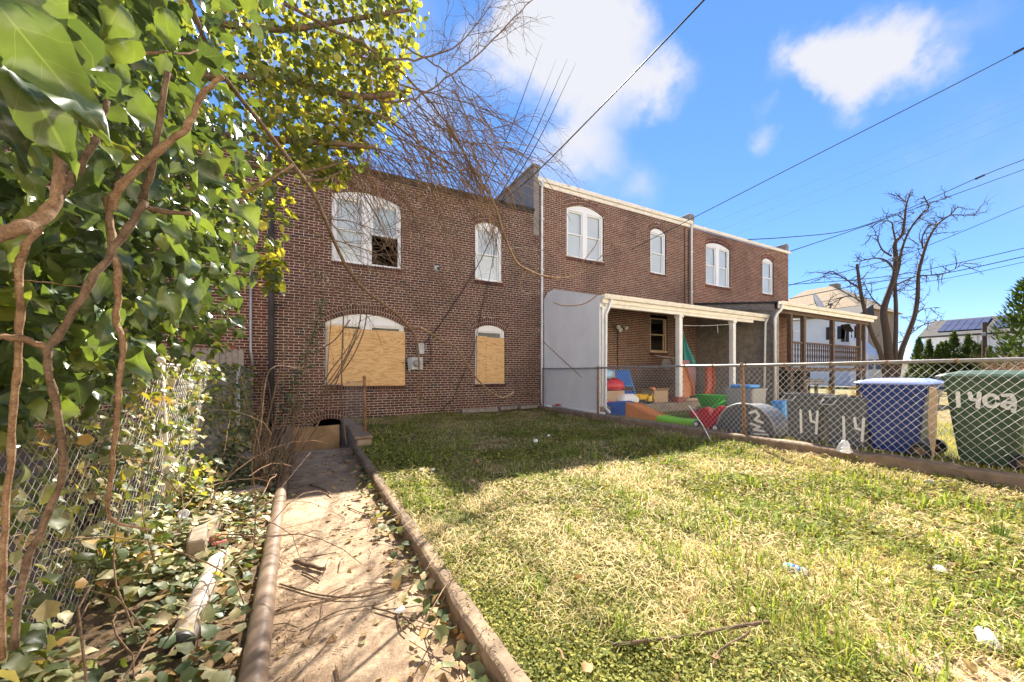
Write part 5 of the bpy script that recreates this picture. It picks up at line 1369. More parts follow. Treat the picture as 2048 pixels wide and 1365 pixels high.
def twigs(mb, path, r, rr, every=.25, length=.7, depth=2, droop=-.05, spread=.9, sides=3, start=.15):
    """side shoots along a limb, each with finer shoots"""
    P = [np.array(p) for p in path]; seg = [np.linalg.norm(P[i + 1] - P[i]) for i in range(len(P) - 1)]; L = sum(seg)
    s = L * start
    while s < L:
        a = 0
        for i, g in enumerate(seg):
            if a + g >= s: break
            a += g
        t = (s - a) / (seg[i] + 1e-9); p = P[i] + (P[i + 1] - P[i]) * t; d0 = nrm(P[i + 1] - P[i])
        e = nrm(np.array((rr.gauss(0, 1), rr.gauss(0, 1), rr.gauss(0, 1)))); d = nrm(d0 * .75 + e * spread)
        ln = length * rr.uniform(.35, 1.25); pts = [p]; k = 4
        for j in range(k):
            d = nrm(d + np.array((rr.gauss(0, .22), rr.gauss(0, .22), rr.gauss(0, .22) + droop))); pts.append(pts[-1] + d * ln / k)
        rad = [r * .55 * (1 - .8 * j / k) for j in range(k + 1)]
        mb.tube(pts, rad, sides, False)
        if depth > 1: twigs(mb, pts, r * .5, rr, every * .5, length * .5, depth - 1, droop, spread, 3, .2)
        s += every * rr.uniform(.5, 1.6)

def build_bare_tree():
    D = 24.0
    b = at(1775, 747, d=D); t = thing('bare_tree', 'big leafless many-stemmed tree with lopped limbs beyond the brown porch', 'tree', (b[0], b[1], 0))
    Z = lambda x, y: (1560 + x / 3.412, 360 + y / 3.412)          # read off an enlargement of the photograph
    limbs = [  # (points, radius px at foot, at end)
        ([(760, 1360), (740, 1200), (725, 1050), (705, 900), (740, 780), (780, 660), (790, 540), (785, 430), (830, 380), (850, 280), (860, 180), (895, 70)], 30, 3),
        ([(790, 1360), (785, 1180), (790, 1000), (790, 850), (785, 700), (810, 600), (830, 480), (880, 350), (960, 240), (1015, 190), (980, 110)], 17, 3),
        ([(780, 1330), (820, 1200), (870, 1060), (920, 920), (940, 780), (945, 640), (980, 500), (1020, 390), (1080, 300), (1160, 240), (1215, 180)], 20, 3),
        ([(740, 1340), (690, 1200), (630, 1060), (580, 900), (550, 760), (535, 650), (525, 575)], 17, 8),
        ([(790, 720), (850, 690), (950, 655), (1080, 650), (1160, 625), (1270, 565)], 6, 2),
        ([(780, 610), (720, 550), (650, 535), (570, 550), (500, 560)], 7, 2), ([(760, 520), (700, 480), (670, 420), (660, 380), (590, 385)], 6, 2),
        ([(790, 430), (770, 330), (760, 290), (700, 280), (640, 310)], 6, 2), ([(850, 280), (800, 240), (740, 250)], 4, 2),
        ([(540, 740), (480, 700), (400, 650), (340, 625), (260, 690)], 6, 2), ([(545, 830), (500, 800), (440, 800), (330, 860)], 5, 1.5),
        ([(975, 470), (970, 400), (1000, 330), (1070, 280)], 5, 2), ([(1160, 240), (1230, 240), (1350, 245)], 4, 1.5), ([(900, 970), (960, 890), (1080, 870)], 5, 1.5), ([(720, 890), (640, 820), (590, 740), (570, 690)], 5, 1.5),
        ([(870, 160), (800, 110), (760, 130)], 3, 1.5), ([(960, 150), (1040, 150), (1150, 120)], 3, 1.2), ([(810, 1110), (850, 1090), (960, 1000), (1050, 970)], 4, 1.5)]
    tr, br, tw = MB(), MB(), MB(); rr = random.Random(12)
    for i, (pp, ra, rb) in enumerate(limbs):
        dz = rr.uniform(-1.2, 1.2) if i > 3 else (0, .25, .1, -.2)[i]
        n = len(pp)
        P = [at(*Z(*p), d=D + dz * (j / max(1, n - 1) if i < 4 else 1)) for j, p in enumerate(pp)]
        if i < 4: P[0][2] = -.1
        S = smooth_path(P, 3); k = D / FPX / 3.412 * 1.0
        rad = [(ra + (rb - ra) * (j / (len(S) - 1)) ** .8) * k for j in range(len(S))]
        if i < 4: rad[0] *= 1.35
        q = tr if i < 4 else MB(); q.tube(S, rad, 8 if i < 4 else 6, True)
        if i > 3: q.build('limb', M['bark_grey'], t, True)
        twigs(tw, S, .055, rr, .27, 1.0, 2, .0, 1.1, 3, .45 if i < 4 else .1)
    tr.build('trunk', M['bark_grey'], t, True); o = tw.build('twigs', M['bark_grey'], t); o['kind'] = 'stuff'

def wire(label, pts, r, mat='black', sag=0.0, extra=None):
    P = smooth_path(pts, 6) if len(pts) > 2 else [np.array(pts[0]) + (np.array(pts[1]) - np.array(pts[0])) * s + np.array((0, 0, -sag * 4 * s * (1 - s))) for s in np.linspace(0, 1, 14)]
    q = MB(); q.tube(P, r, 5); o = q.build('overhead_wire', M[mat], loc=tuple(P[0])); tag(o, label, 'wire', 'overhead wires'); return o

def build_wires():
    hook = at(1003, 405, Y=FY - .1)
    wire('thick black service wire rising from the boarded house corner to the top of the picture', [hook, at(1080, 338, d=10.5), at(1250, 165, d=8), at(1412, -4, d=6.2), at(1500, -100, d=5.6)], .016)
    w = wire('black wire from the middle house crossing the sky to the upper right', [at(1262, 500, Y=FY - .05), at(1385, 437, d=13), at(1600, 327, d=11.5), at(1850, 200, d=10), at(2060, 92, d=9)], .012)
    q = MB(); a, b = at(2026, 108, d=9.2), at(2060, 91, d=9); q.tube([a, b], .03, 6); tag(q.build('splice_sleeve', M['black'], w))
    w = wire('sagging black wire to the end house eave with a dark splice at right', [at(1490, 480, Y=FY - .05), at(1575, 475, d=18), at(1690, 462, d=20), at(1800, 425, d=21), at(1960, 354, d=21), at(2060, 315, d=21)], .02)
    q = MB(); q.tube([at(1952, 358, d=21), at(1968, 351, d=21)], .06, 6); q.build('splice_sleeve', M['black'], w)
    wire('second wire below the sagging one behind the bare tree', [at(1575, 505, d=19.6), at(1700, 463, d=24), at(1880, 400, d=27), at(2060, 335, d=28)], .022)
    wire('wire from the end house corner rising past the bare tree to the right edge', [at(1578, 571, d=22), at(1760, 525, d=26), at(1860, 490, d=28), at(2060, 407, d=30)], .022)
    wire('heavy lower line running left to right behind the bare tree', [at(1578, 570, d=34), at(1760, 555, d=34), at(1900, 530, d=33), at(2060, 494, d=32)], .03)
    wire('heavy bundled line just below the lower line', [at(1580, 598, d=36), at(1750, 565, d=35), at(1900, 545, d=34), at(2060, 511, d=32)], .035)
    wire('lowest wire sloping past the tree behind the end house', [at(1580, 620, d=36), at(1750, 580, d=35), at(1900, 556, d=34), at(2060, 522, d=32)], .022)
    for i, (a, b, lab) in enumerate((((1400, 455), (2060, 185), 'faint highest thin wire in the right sky'), ((1430, 465), (2060, 205), 'faint middle thin wire in the right sky'), ((1470, 470), (2060, 235), 'faint lowest thin wire in the right sky'))):
        wire(lab, [at(*a, d=60), at(*b, d=60)], .017, 'greymetal', .1)
    # stiff tapering shoots above the eave
    tops = [((1085, 85), (955, 400), 'tallest'), ((1113, 118), (980, 405), 'second'), ((1135, 118), (990, 408), 'third'), ((1152, 126), (998, 410), 'rightmost')]
    for i, ((x, y), (bx, by), nm) in enumerate(tops):
        a = at(bx, by, Y=FY - .15); b = at(x, y, d=9.5); m = (a + b) / 2 + np.array((.06, 0, -.12)); P = smooth_path([a, m, b], 8); n = len(P)
        q = MB(); q.tube(P, [.017 * (1 - .85 * (j / (n - 1)) ** 2) * (.7 if i == 1 else 1) for j in range(n)], 5); tag(q.build('loose_cable', M['black'], loc=tuple(a)), nm + ' thin dark cable end sticking up above the boarded house eave', 'cable', 'loose cables above the eave')
build_far(); build_bare_tree(); build_wires()
# ================================================================== ivy, branches, grass
def leaf_adult(rows=7, wav=0.0, fold=.25, curl=.2, width=.40):
    """pointed oval leaf along +Y, facing +Z, unit length"""
    V, UV, F = [], [], []
    vs = np.linspace(0, 1, rows); us = (-1, -.55, 0, .55, 1)
    for v in vs:
        w = width * (math.sin(math.pi * min(1, v ** .62 * .97 + .03)) ** .8) * (1.08 - .3 * v) * (1 + .07 * math.sin(v * 15 + wav)) if v < 1 else .0
        for u in us:
            x = u * w; y = v - (.06 * abs(u) if v < .2 else 0)
            z = fold * abs(x) - curl * (v - .3) ** 2 + wav * math.sin(v * 9 + u * 2) * abs(u) * .12
            V.append((x, y, z)); UV.append((.5 + u * w, v))
    n = len(us)
    for i in range(rows - 1):
        for j in range(n - 1):
            F.append((i * n + j, i * n + j + 1, (i + 1) * n + j + 1, (i + 1) * n + j))
    return np.array(V), np.array(F), np.array(UV)

def leaf_lobed(fold=.2, curl=.25):
    half = [(0, 0), (.17, -.09), (.36, .02), (.36, .20), (.47, .40), (.33, .58), (.2, .76), (0, 1.0)]
    O = half + [(-x, y) for x, y in half[-2:0:-1]]
    V = [(0, .36, 0.02)] + [(x, y, fold * abs(x) - curl * (y - .36) ** 2) for x, y in O]
    F = [(0, 1 + i, 1 + (i + 1) % len(O)) for i in range(len(O))]
    UV = [(.5 + p[0], p[1]) for p in V]
    return np.array(V), np.array(F), np.array(UV)

def frames(n, t):
    """rotation matrices with z = n and y = t made square to it"""
    n = n / np.linalg.norm(n, axis=1)[:, None]; t = t - (t * n).sum(1)[:, None] * n; t /= np.linalg.norm(t, axis=1)[:, None] + 1e-9
    x = np.cross(t, n); return np.stack([x, t, n], 2)

def scatter_mesh(name, tmpl, Pp, R, S, mat, parent, stuff=True, col=None, smooth=True):
    V0, F0, U0 = tmpl; n, k = len(Pp), len(V0)
    V = np.einsum('nij,kj->nki', R, V0) * S[:, None, None] + Pp[:, None, :]
    F = (F0[None] + (np.arange(n) * k)[:, None, None]).reshape(-1, F0.shape[1])
    o = mesh_np(name, V.reshape(-1, 3), F, mat, parent, smooth, uv=np.tile(U0, (n, 1)), col=None if col is None else np.repeat(col, k, 0))
    if stuff: o['kind'] = 'stuff'
    return o

def leaf_objects(tmpls, Pp, R, S, mat, parent, name='leaf'):
    from mathutils import Matrix
    mes = []
    off = origin(parent)
    for V0, F0, U0 in tmpls:
        o = mesh_np(name, V0 + off, F0, mat, parent, True, uv=U0); mes.append(o)
    used = [False] * len(mes)
    for i in range(len(Pp)):
        j = i % len(mes)
        if not used[j]: o = mes[j]; used[j] = True
        else: o = bpy.data.objects.new(name, mes[j].data); C.objects.link(o); o.parent = parent
        m = np.eye(4); m[:3, :3] = R[i] * S[i]; m[:3, 3] = Pp[i] - off
        o.matrix_local = Matrix(m.tolist())

ADULT = [leaf_adult(11, 1.4, .42, .40, .35), leaf_adult(11, -1.6, .22, .6, .31), leaf_adult(11, 1.0, .6, .25, .37), leaf_adult(11, 2.0, .3, -.3, .33)]
HERO = [leaf_adult(13, 2.2, .5, .5, .25), leaf_adult(13, -2.0, .35, .7, .23), leaf_adult(13, 1.2, .7, .3, .28)]
ADULT_LO = [leaf_adult(5, .8, .3, .3, .40), leaf_adult(5, -.8, .15, .4, .37)]
LOBED = [leaf_lobed(.2, .3), leaf_lobed(.35, .1), leaf_lobed(.05, .5)]

def blob(n, c, r, rr, lo=.62, hi=1.04):
    d = rr.normal(0, 1, (n, 3)); d /= np.linalg.norm(d, axis=1)[:, None]
    q = lo + (hi - lo) * rr.random(n) ** .6
    return np.array(c) + d * q[:, None] * np.array(r), d / np.array(r)

def leaf_pose(P, out, rr, down=.9, jit=.5, sun=.35, face=.5):
    n = len(P); o = out / (np.linalg.norm(out, axis=1)[:, None] + 1e-9)
    nn = o * face + np.array(SUN) * sun + np.array((0, 0, .35)) + rr.normal(0, jit, (n, 3))
    t = np.array((0.25, -.1, -1.0)) * down + rr.normal(0, .55, (n, 3))
    return frames(nn, t)

def build_ivy():
    rr = np.random.default_rng(21)
    ivy = thing('ivy', 'dense dark green ivy hanging over the fence at the left of the picture', 'ivy', (-1.1, 1.6, -.1))
    cam_p = np.array((0, 0, EYE))
    # masses: centre, radii, number, leaf length
    near = [((-.80, 1.12, 2.02), (.46, .50, .62), 600, .085), ((-.82, 1.75, 1.95), (.62, .62, .62), 900, .08), ((-.95, 2.4, 2.35), (.75, .7, .75), 1000, .08), ((-.75, 1.4, 2.75), (.65, .8, .45), 760, .08),
            ((-.95, 1.6, 1.32), (.36, .7, .30), 520, .085), ((-.62, 2.35, 1.75), (.34, .42, .45), 380, .075), ((-.85, 1.25, 1.38), (.36, .5, .32), 460, .085), ((-1.0, 2.5, 1.55), (.3, .8, .35), 460, .08)]
    P, O, S = [], [], []
    for c, r, n, s in near:
        p, o = blob(n, c, r, rr); P.append(p); O.append(o); S.append(s * rr.uniform(.55, 1.25, n))
    P, O, S = np.concatenate(P), np.concatenate(O), np.concatenate(S)
    # keep a clear space around the lens
    dist = np.linalg.norm(P - cam_p, axis=1); keep = dist > .55; P, O, S, dist = P[keep], O[keep], S[keep], dist[keep]
    R = leaf_pose(P, O, rr)
    # the largest leaves nearest the lens, each with its own place and hang: stalk end, tip
    hero = [((-25, -15), (158, 205), .50), ((-30, 60), (162, 252), .54), ((-60, 130), (98, 215), .58), ((15, -40), (165, 50), .62), ((120, 40), (186, 268), .66), ((60, 190), (150, 275), .66), ((-20, 210), (75, 310), .64), ((262, 80), (160, 95), .80), ((240, 10), (185, 75), .75), ((205, 60), (262, 120), .85),
            ((345, 438), (380, 532), .98), ((300, 460), (212, 500), .95), ((335, 580), (350, 660), .92), ((395, 560), (352, 640), 1.0), ((478, 408), (512, 485), 1.15), ((470, 500), (512, 566), 1.2), ((455, 560), (480, 622), 1.2), ((255, 180), (320, 265), .9), ((320, 250), (395, 345), 1.0), ((90, 400), (20, 470), .8), ((120, 480), (60, 580), .85), ((170, 430), (250, 540), .9), ((215, 620), (170, 700), .95), ((60, 600), (120, 690), .9), ((265, 690), (300, 770), 1.05), ((150, 700), (215, 755), .95), ((375, 330), (470, 360), 1.2), ((420, 300), (440, 380), 1.25), ((30, 300), (90, 400), .75), ((190, 300), (140, 390), .8), ((330, 20), (345, 110), .95), ((230, 130), (250, 215), .85)]
    hp = np.array([at(*a, d=d) for a, b, d in hero]); ht = np.array([at(*b, d=d * 1.02) for a, b, d in hero]); hs_ = np.linalg.norm(ht - hp, axis=1)
    hn = (cam_p - hp); hn /= np.linalg.norm(hn, axis=1)[:, None]; hn = hn + np.array((.1, 0, .35)) + rr.normal(0, .28, hp.shape)
    nh = len(hero); P = np.concatenate([hp, P]); S = np.concatenate([hs_, S]); R = np.concatenate([frames(hn, ht - hp), R]); dist = np.concatenate([np.full(nh, .01), dist])
    show = S / dist; od = np.argsort(-show)
    big, rest = od[:300], od[300:]
    leaf_objects(HERO, P[:nh], R[:nh], S[:nh], M['ivy'], ivy)
    big = big[big >= nh]; leaf_objects(ADULT, P[big], R[big], S[big], M['ivy'], ivy)
    for j in range(2):
        ii = rest[j::2]; scatter_mesh('leaf_mass', ADULT_LO[j], P[ii], R[ii], S[ii], M['ivy'], ivy)
    # behind: darker filling leaves, farther along the fence
    mid = [((-1.15, 3.3, 2.6), (.75, .95, 1.1), 1100, .09), ((-1.5, 2.2, 1.7), (.55, 1.7, .9), 900, .10), ((-.75, 3.2, 2.2), (.35, .5, .75), 420, .075), ((-1.6, 2.8, 3.6), (1.1, 1.4, .9), 900, .09), ((-1.3, 1.4, 3.3), (.8, 1.2, .6), 500, .10)]
    P, O, S = [], [], []
    for c, r, n, s in mid:
        p, o = blob(n, c, r, rr, .45); P.append(p); O.append(o); S.append(s * rr.uniform(.55, 1.2, n))
    P, O, S = np.concatenate(P), np.concatenate(O), np.concatenate(S); R = leaf_pose(P, O, rr)
    for j in range(2): scatter_mesh('leaf_mass', ADULT_LO[j], P[j::2], R[j::2], S[j::2], M['ivy'], ivy)
    # on the mesh of the fence and at its foot
    n = 7500; y = 1.4 + 8.6 * rr.random(n) ** 1.3; z = -.08 + 1.5 * rr.random(n) ** 1.0
    x = -1.16 + .09 * rr.normal(0, 1, n) + (z < .4) * rr.random(n) * .25
    dens = fbm(y, z, .55); keep = (dens > .47) | (y > 6.5) | (z > 1.22) | ((z < .45) & (dens > .40)); x, y, z = x[keep], y[keep], z[keep]
    P = np.stack([x, y, z], 1); O = np.tile((1.0, -.35, .2), (len(P), 1)); R = leaf_pose(P, O, rr, .6, .55); S = .068 * rr.uniform(.5, 1.3, len(P))
    for j in range(3): scatter_mesh('leaf_mass', LOBED[j], P[j::3], R[j::3], S[j::3], M['ivy_low'] if j else M['ivy_far'], ivy)
    # spilling over the ground between fence and pipe
    n = 6000; y = 1.0 + 6.7 * rr.random(n) ** 1.25; x = -.28 - 1.0 * rr.random(n) ** .62; dens = fbm(x, y, .35); keep = dens > .36; x, y = x[keep], y[keep]
    P = np.stack([x, y, -.045 + .16 * rr.random(len(x)) ** 2 * np.clip((-x - .3) / .5, .1, 1) + .25 * np.clip((-x - .75) / .4, 0, 1) * rr.random(len(x))], 1); O = np.tile((.2, -.2, 1.0), (len(P), 1)); R = leaf_pose(P, O, rr, .1, .45, .3, 1.0); S = .068 * rr.uniform(.45, 1.3, len(P))
    for j in range(3): scatter_mesh('leaf_mass', LOBED[j], P[j::3], R[j::3], S[j::3], M['ivy_low'], ivy)
    # berries in dark bunches
    q = MB(); r2 = random.Random(3)
    for (px, py, d) in ((400, 100, 1.35), (375, 95, 1.3), (430, 408, 1.3), (500, 165, 1.6), (620, 545, 3.0), (600, 560, 3.0), (430, 240, 1.5), (515, 400, 1.7), (350, 335, 1.2), (640, 555, 3.0), (470, 260, 1.6)):
        c = at(px, py, d=d)
        for k in range(9): q.ball(c + np.array([r2.gauss(0, .018) for _ in range(3)]), .0052 * r2.uniform(.8, 1.2), 6, 4)
    q.build('berries', M['black_plastic'], ivy, True)['kind'] = 'stuff'
    # stems
    def stem(name, px, ra, rb, mat, sub=5):
        ra, rb = ra * .5, rb * .5
        Pn = smooth_path([at(x, y, d=d * .86) for x, y, d in px], sub); n = len(Pn); r3 = random.Random(len(px) + int(px[0][0]))
        q = MB(); q.tube([p + np.array([r3.gauss(0, .0012) for _ in range(3)]) for p in Pn], [(ra + (rb - ra) * i / (n - 1)) * (1.22 if i % 5 == 0 else 1 + .09 * math.sin(i * 2.3)) for i in range(n)], 8); return q.build(name, M[mat], ivy, True)
    stem('stem', [(214, 398, .98), (222, 470, .98), (236, 560, .98), (232, 640, 1.0), (245, 690, 1.0), (238, 790, 1.02), (232, 850, 1.05), (218, 980, 1.12), (225, 1040, 1.2), (300, 1062, 1.3)], .015, .007, 'bark_tan')
    stem('stem', [(336, 143, .95), (322, 220, .95), (302, 345, .97), (285, 400, .98)], .010, .013, 'bark')
    stem('stem', [(445, 152, .98), (405, 190, .98), (372, 255, .97), (320, 300, .95), (240, 372, .92), (222, 420, .92)], .009, .017, 'bark_tan')
    stem('stem', [(290, 405, .97), (255, 455, .94), (180, 570, .9), (110, 680, .87), (92, 705, .86), (105, 780, .88), (128, 930, .93), (95, 1030, .92), (50, 1140, .9), (25, 1300, .88)], .014, .012, 'bark')
    stem('stem', [(285, 412, .97), (330, 425, 1.0), (383, 428, 1.02)], .012, .009, 'bark')
    stem('stem', [(118, 280, .8), (120, 360, .78), (95, 425, .76), (45, 455, .72), (-30, 480, .68)], .016, .021, 'bark_tan')
    stem('stem', [(215, 205, .82), (190, 280, .8), (150, 350, .79), (120, 390, .78)], .008, .012, 'bark')
    stem('stem', [(78, 455, .8), (42, 520, .8), (40, 640, .82), (34, 760, .85), (20, 900, .88), (6, 1100, .9), (2, 1320, .9)], .011, .011, 'bark_tan')
    stem('stem', [(-20, 670, .78), (45, 680, .82), (90, 692, .86)], .012, .012, 'bark_tan')
    stem('stem', [(240, 120, 1.1), (300, 105, 1.15), (370, 108, 1.25), (395, 100, 1.3)], .008, .004, 'bark_tan'); stem('stem', [(585, 330, 2.2), (520, 370, 2.1), (440, 400, 2.0), (320, 385, 1.8)], .012, .009, 'bark_tan')
    stem('stem', [(20, 560, .9), (90, 565, .95), (185, 577, 1.0)], .003, .002, 'bark_tan')
    # thin trailing runners over the low leaves
    q = MB(); r2 = random.Random(8)
    for i in range(46):
        p = np.array((r2.uniform(-1.15, -.3), r2.uniform(1.5, 6.5), r2.uniform(-.04, .5) if i % 2 else -.04)); d = nrm((r2.uniform(-.4, .8), r2.uniform(-.9, .9), r2.uniform(-.1, .6))); pts = [p]
        for k in range(7): d = nrm(d + np.array((r2.gauss(0, .2), r2.gauss(0, .2), r2.gauss(0, .15) - .12))); nx = pts[-1] + d * .16; nx[2] = max(nx[2], -.05); pts.append(nx)
        q.tube(pts, [.005 - .0004 * k for k in range(8)], 4)
    q.build('runners', M['bark_tan'], ivy)['kind'] = 'stuff'

    # ---------- ivy-covered tree leaning over the path
    tr = thing('ivy_tree', 'ivy clad tree crown with yellow green leaves above the path', 'tree', (-1.7, 4.6, -.1))
    q = MB(); q.tube(smooth_path([(-1.75, 4.6, -.1), (-1.7, 4.55, 1.5), (-1.5, 4.5, 3.0), (-1.3, 4.6, 4.6), (-1.0, 4.9, 6.2)], 4), [.16, .155, .15, .145, .14, .135, .13, .125, .12, .115, .11, .1, .09, .08, .07, .06, .05], 10); q.build('trunk', M['bark_grey'], tr, True)
    for px, ra, rb in (([(300, 150, 4.2), (560, 160, 4.3), (640, 180, 4.4), (720, 195, 4.4), (790, 188, 4.4)], .05, .032), ([(420, 270, 4.0), (585, 282, 4.1), (660, 287, 4.2), (752, 296, 4.3)], .04, .024), ([(380, 40, 4.2), (560, 60, 4.4), (700, 40, 4.6), (820, 20, 4.8)], .04, .02), ([(500, 330, 3.6), (600, 345, 3.7), (700, 322, 3.8)], .02, .008)):
        S = smooth_path([at(*p[:2], d=p[2]) for p in px], 4); q = MB(); q.tube(S, [ra + (rb - ra) * i / (len(S) - 1) for i in range(len(S))], 7); q.build('limb', M['bark'], tr, True)
    masses = []
    for px, py, d, r, n in ((560, 60, 4.6, (.9, .9, .6), 560), (690, 60, 4.8, (.7, .7, .55), 430), (770, 90, 4.9, (.42, .5, .5), 190), (780, 10, 5.2, (.5, .6, .4), 260), (600, 190, 4.3, (.75, .7, .42), 460), (700, 190, 4.5, (.6, .6, .45), 300), (620, 300, 4.2, (.6, .5, .3), 230), (560, 260, 4.0, (.5, .6, .5), 330), (760, 170, 4.7, (.35, .4, .4), 200), (520, 420, 4.0, (.3, .4, .45), 170), (655, 345, 4.0, (.22, .3, .13), 90), (540, 540, 3.6, (.13, .2, .22), 90), (480, 120, 4.2, (.9, .9, .8), 560), (715, 270, 4.5, (.28, .3, .22), 70)):
        masses.append((at(px, py, d=d), r, n))
    P, O = [], []
    for c, r, n in masses:
        p, o = blob(n, c, r, rr, .2, 1.08); P.append(p); O.append(o)
    P, O = np.concatenate(P), np.concatenate(O); R = leaf_pose(P, O, rr, .8, .7, .5, .3); S = .078 * rr.uniform(.4, 1.4, len(P))
    od = np.argsort(-(S / np.linalg.norm(P - cam_p, axis=1))); big, rest = od[:300], od[300:]
    leaf_objects(LOBED, P[big], R[big], S[big], M['ivy_far'], tr)
    for j in range(3): ii = rest[j::3]; scatter_mesh('crown', LOBED[j], P[ii], R[ii], S[ii], M['ivy_far'], tr)
    # creepers on the boarded house wall
    n = 420; x = -.6 + 1.0 * rr.random(n); z = .1 + 3.4 * rr.random(n); lim = (np.abs(x - (-.5 + z * .28)) < .10 + .12 * rr.random(n)) | ((z < 1.3) & (x < -.2)); x, z = x[lim], z[lim]
    wl = thing('wall_creeper', 'dark small leaved creeper climbing the wall left of the boarded window', 'creeper', (-.3, FY, 0))
    P = np.stack([x, np.full(len(x), FY - .04) - .03 * rr.random(len(x)), z], 1); R = leaf_pose(P, np.tile((0, -1.0, 0), (len(P), 1)), rr, .6, .4, 0, 1); scatter_mesh('leaf_mass', LOBED[0], P, R, .07 * rr.uniform(.6, 1.2, len(P)), M['ivy'], wl)
    q = MB(); q.tube(smooth_path([(-.6, FY - .02, 0), (-.35, FY - .02, .9), (.0, FY - .02, 1.8), (.3, FY - .02, 2.9)], 5), .012, 5); q.build('stem', M['bark_grey'], wl)

def build_branches():
    rr = random.Random(31)
    t = thing('bare_branches', 'curtain of thin leafless branches drooping from the ivy tree before the boarded house', 'branches', tuple(at(800, 188, d=4.4)))
    limbs = [([(566, 6, 4.2), (686, 70, 4.4), (771, 117, 4.6), (853, 199, 5), (917, 281, 5.6), (958, 400, 6.2)], .018, .008), ([(700, 110, 4.4), (780, 119, 4.5), (862, 113, 4.8), (929, 79, 5.2), (990, 0, 5.6)], .014, .006), ([(750, 200, 4.4), (803, 205, 4.5), (853, 185, 4.7), (923, 135, 5), (1000, 67, 5.3), (1066, -4, 5.6)], .013, .007),
             ([(812, 97, 4.6), (879, 135, 5), (920, 173, 5.3), (944, 205, 5.5), (1029, 249, 6)], .010, .004), ([(790, 160, 4.4), (818, 176, 4.6), (941, 208, 5.4), (1014, 234, 6)], .011, .004), ([(800, 180, 4.4), (824, 187, 4.6), (876, 255, 5), (985, 258, 5.8), (1052, 234, 6.2)], .011, .003), ([(680, 200, 4.2), (774, 240, 4.5), (853, 299, 5.2), (912, 337, 5.8), (961, 393, 6.3)], .016, .008),
             ([(589, 211, 4), (700, 264, 4.3), (765, 308, 4.7), (824, 343, 5.2), (905, 380, 5.8)], .012, .005), ([(900, 265, 5.4), (917, 281, 5.6), (1000, 293, 6.1), (1058, 311, 6.5), (1093, 325, 6.8), (1125, 322, 7)], .010, .004), ([(890, 240, 5.2), (940, 330, 5.9), (975, 400, 6.3), (1005, 470, 6.6), (1040, 525, 6.9)], .016, .012),
             ([(640, 300, 4.3), (760, 300, 4.8), (900, 345, 5.6), (1010, 350, 6.2)], .010, .003), ([(750, 240, 4.6), (880, 330, 5.4), (960, 350, 6), (1060, 395, 6.5)], .009, .003), ([(600, 330, 4.2), (720, 380, 4.8), (840, 430, 5.5), (930, 520, 6)], .009, .003), ([(560, 380, 4), (640, 420, 4.4), (720, 520, 5), (790, 580, 5.5)], .008, .003), ([(580, 450, 4.2), (700, 490, 4.8), (760, 500, 5.2), (830, 440, 5.6)], .009, .003),
             ([(590, 430, 4.3), (690, 440, 4.8), (760, 460, 5.2), (815, 435, 5.5)], .009, .003), ([(570, 480, 4.2), (650, 560, 4.8), (700, 600, 5.3), (725, 625, 5.6)], .007, .003), ([(760, 330, 5), (820, 420, 5.6), (860, 520, 6), (905, 610, 6.4)], .008, .003), ([(860, 300, 5.4), (870, 420, 6), (905, 500, 6.3), (912, 560, 6.5)], .008, .003)]
    tw = MB()
    for px, ra, rb in limbs:
        S = smooth_path([at(x, y, d=d) for x, y, d in px], 5); n = len(S); S = [p + np.array([rr.gauss(0, .008) for _ in range(3)]) for p in S]
        a = MB(); a.tube(S, [ra + (rb - ra) * i / (n - 1) for i in range(n)], 6); a.build('limb', M['bark'], t, True); twigs(tw, S, max(.0085, rb * 1.3), rr, .12, .75, 2, -.07, .75, 3, .2)
    # long whips drooping across the wall
    for i in range(120):
        p = at(rr.uniform(560, 960), rr.uniform(150, 330), d=rr.uniform(4.2, 6)); d = nrm((rr.uniform(.2, 1.1), rr.uniform(-.1, .6), rr.uniform(-.7, .25))); pts = [p]; L = rr.uniform(.8, 2.1)
        for k in range(8): d = nrm(d + np.array((rr.gauss(0, .1), rr.gauss(0, .1), -.09))); pts.append(pts[-1] + d * L / 8)
        tw.tube(pts, [.0075 - .0006 * k for k in range(9)], 3, False)
    tw.build('twigs', M['bark'], t)['kind'] = 'stuff'
    tw = MB()                                                     # tan shoots over roof edge and upper wall, sunlight put into their bark colour
    for i in range(210):
        p = at(rr.uniform(600, 1010), rr.uniform(225, 375), d=rr.uniform(4.8, 6.6)); d = nrm((rr.uniform(-.1, 1.1), rr.uniform(-.3, .6), rr.uniform(-.8, .15))); pts = [p]; L = rr.uniform(.4, 1.5)
        for k in range(7):
            d = nrm(d + np.array((rr.gauss(0, .16), rr.gauss(0, .16), rr.gauss(-.06, .12)))); pts.append(pts[-1] + d * L / 7)
        tw.tube(pts, [.0068 - .0006 * k for k in range(8)], 3, False)
        if i % 2: twigs(tw, pts, .006, rr, .2, .3, 1, -.04, .8, 3, .2)
    tw.build('tan_twigs', M['bark_tan'], t)['kind'] = 'stuff'
    # hooked pale end hanging before the middle house
    S = smooth_path([at(x, y, d=d) for x, y, d in ((940, 330, 5.9), (985, 400, 6.2), (1005, 460, 6.4), (1030, 520, 6.6), (1055, 540, 6.7), (1090, 553, 6.8), (1130, 556, 6.9), (1165, 545, 7), (1200, 515, 7.1), (1228, 478, 7.2))], 4)
    b = thing('hooked_branch', 'pale bare branch hooking upward in front of the white downspout', 'branch', tuple(S[0])); q = MB(); n = len(S); q.tube(S, [.010 + .012 * math.sin(math.pi * min(1, i / n * 1.3)) - .006 * i / n for i in range(n)], 6); q.build('limb', M['bark_tan'], b, True)
    q = MB(); twigs(q, S, .010, rr, .25, .6, 2, -.05, .8, 3, .35)
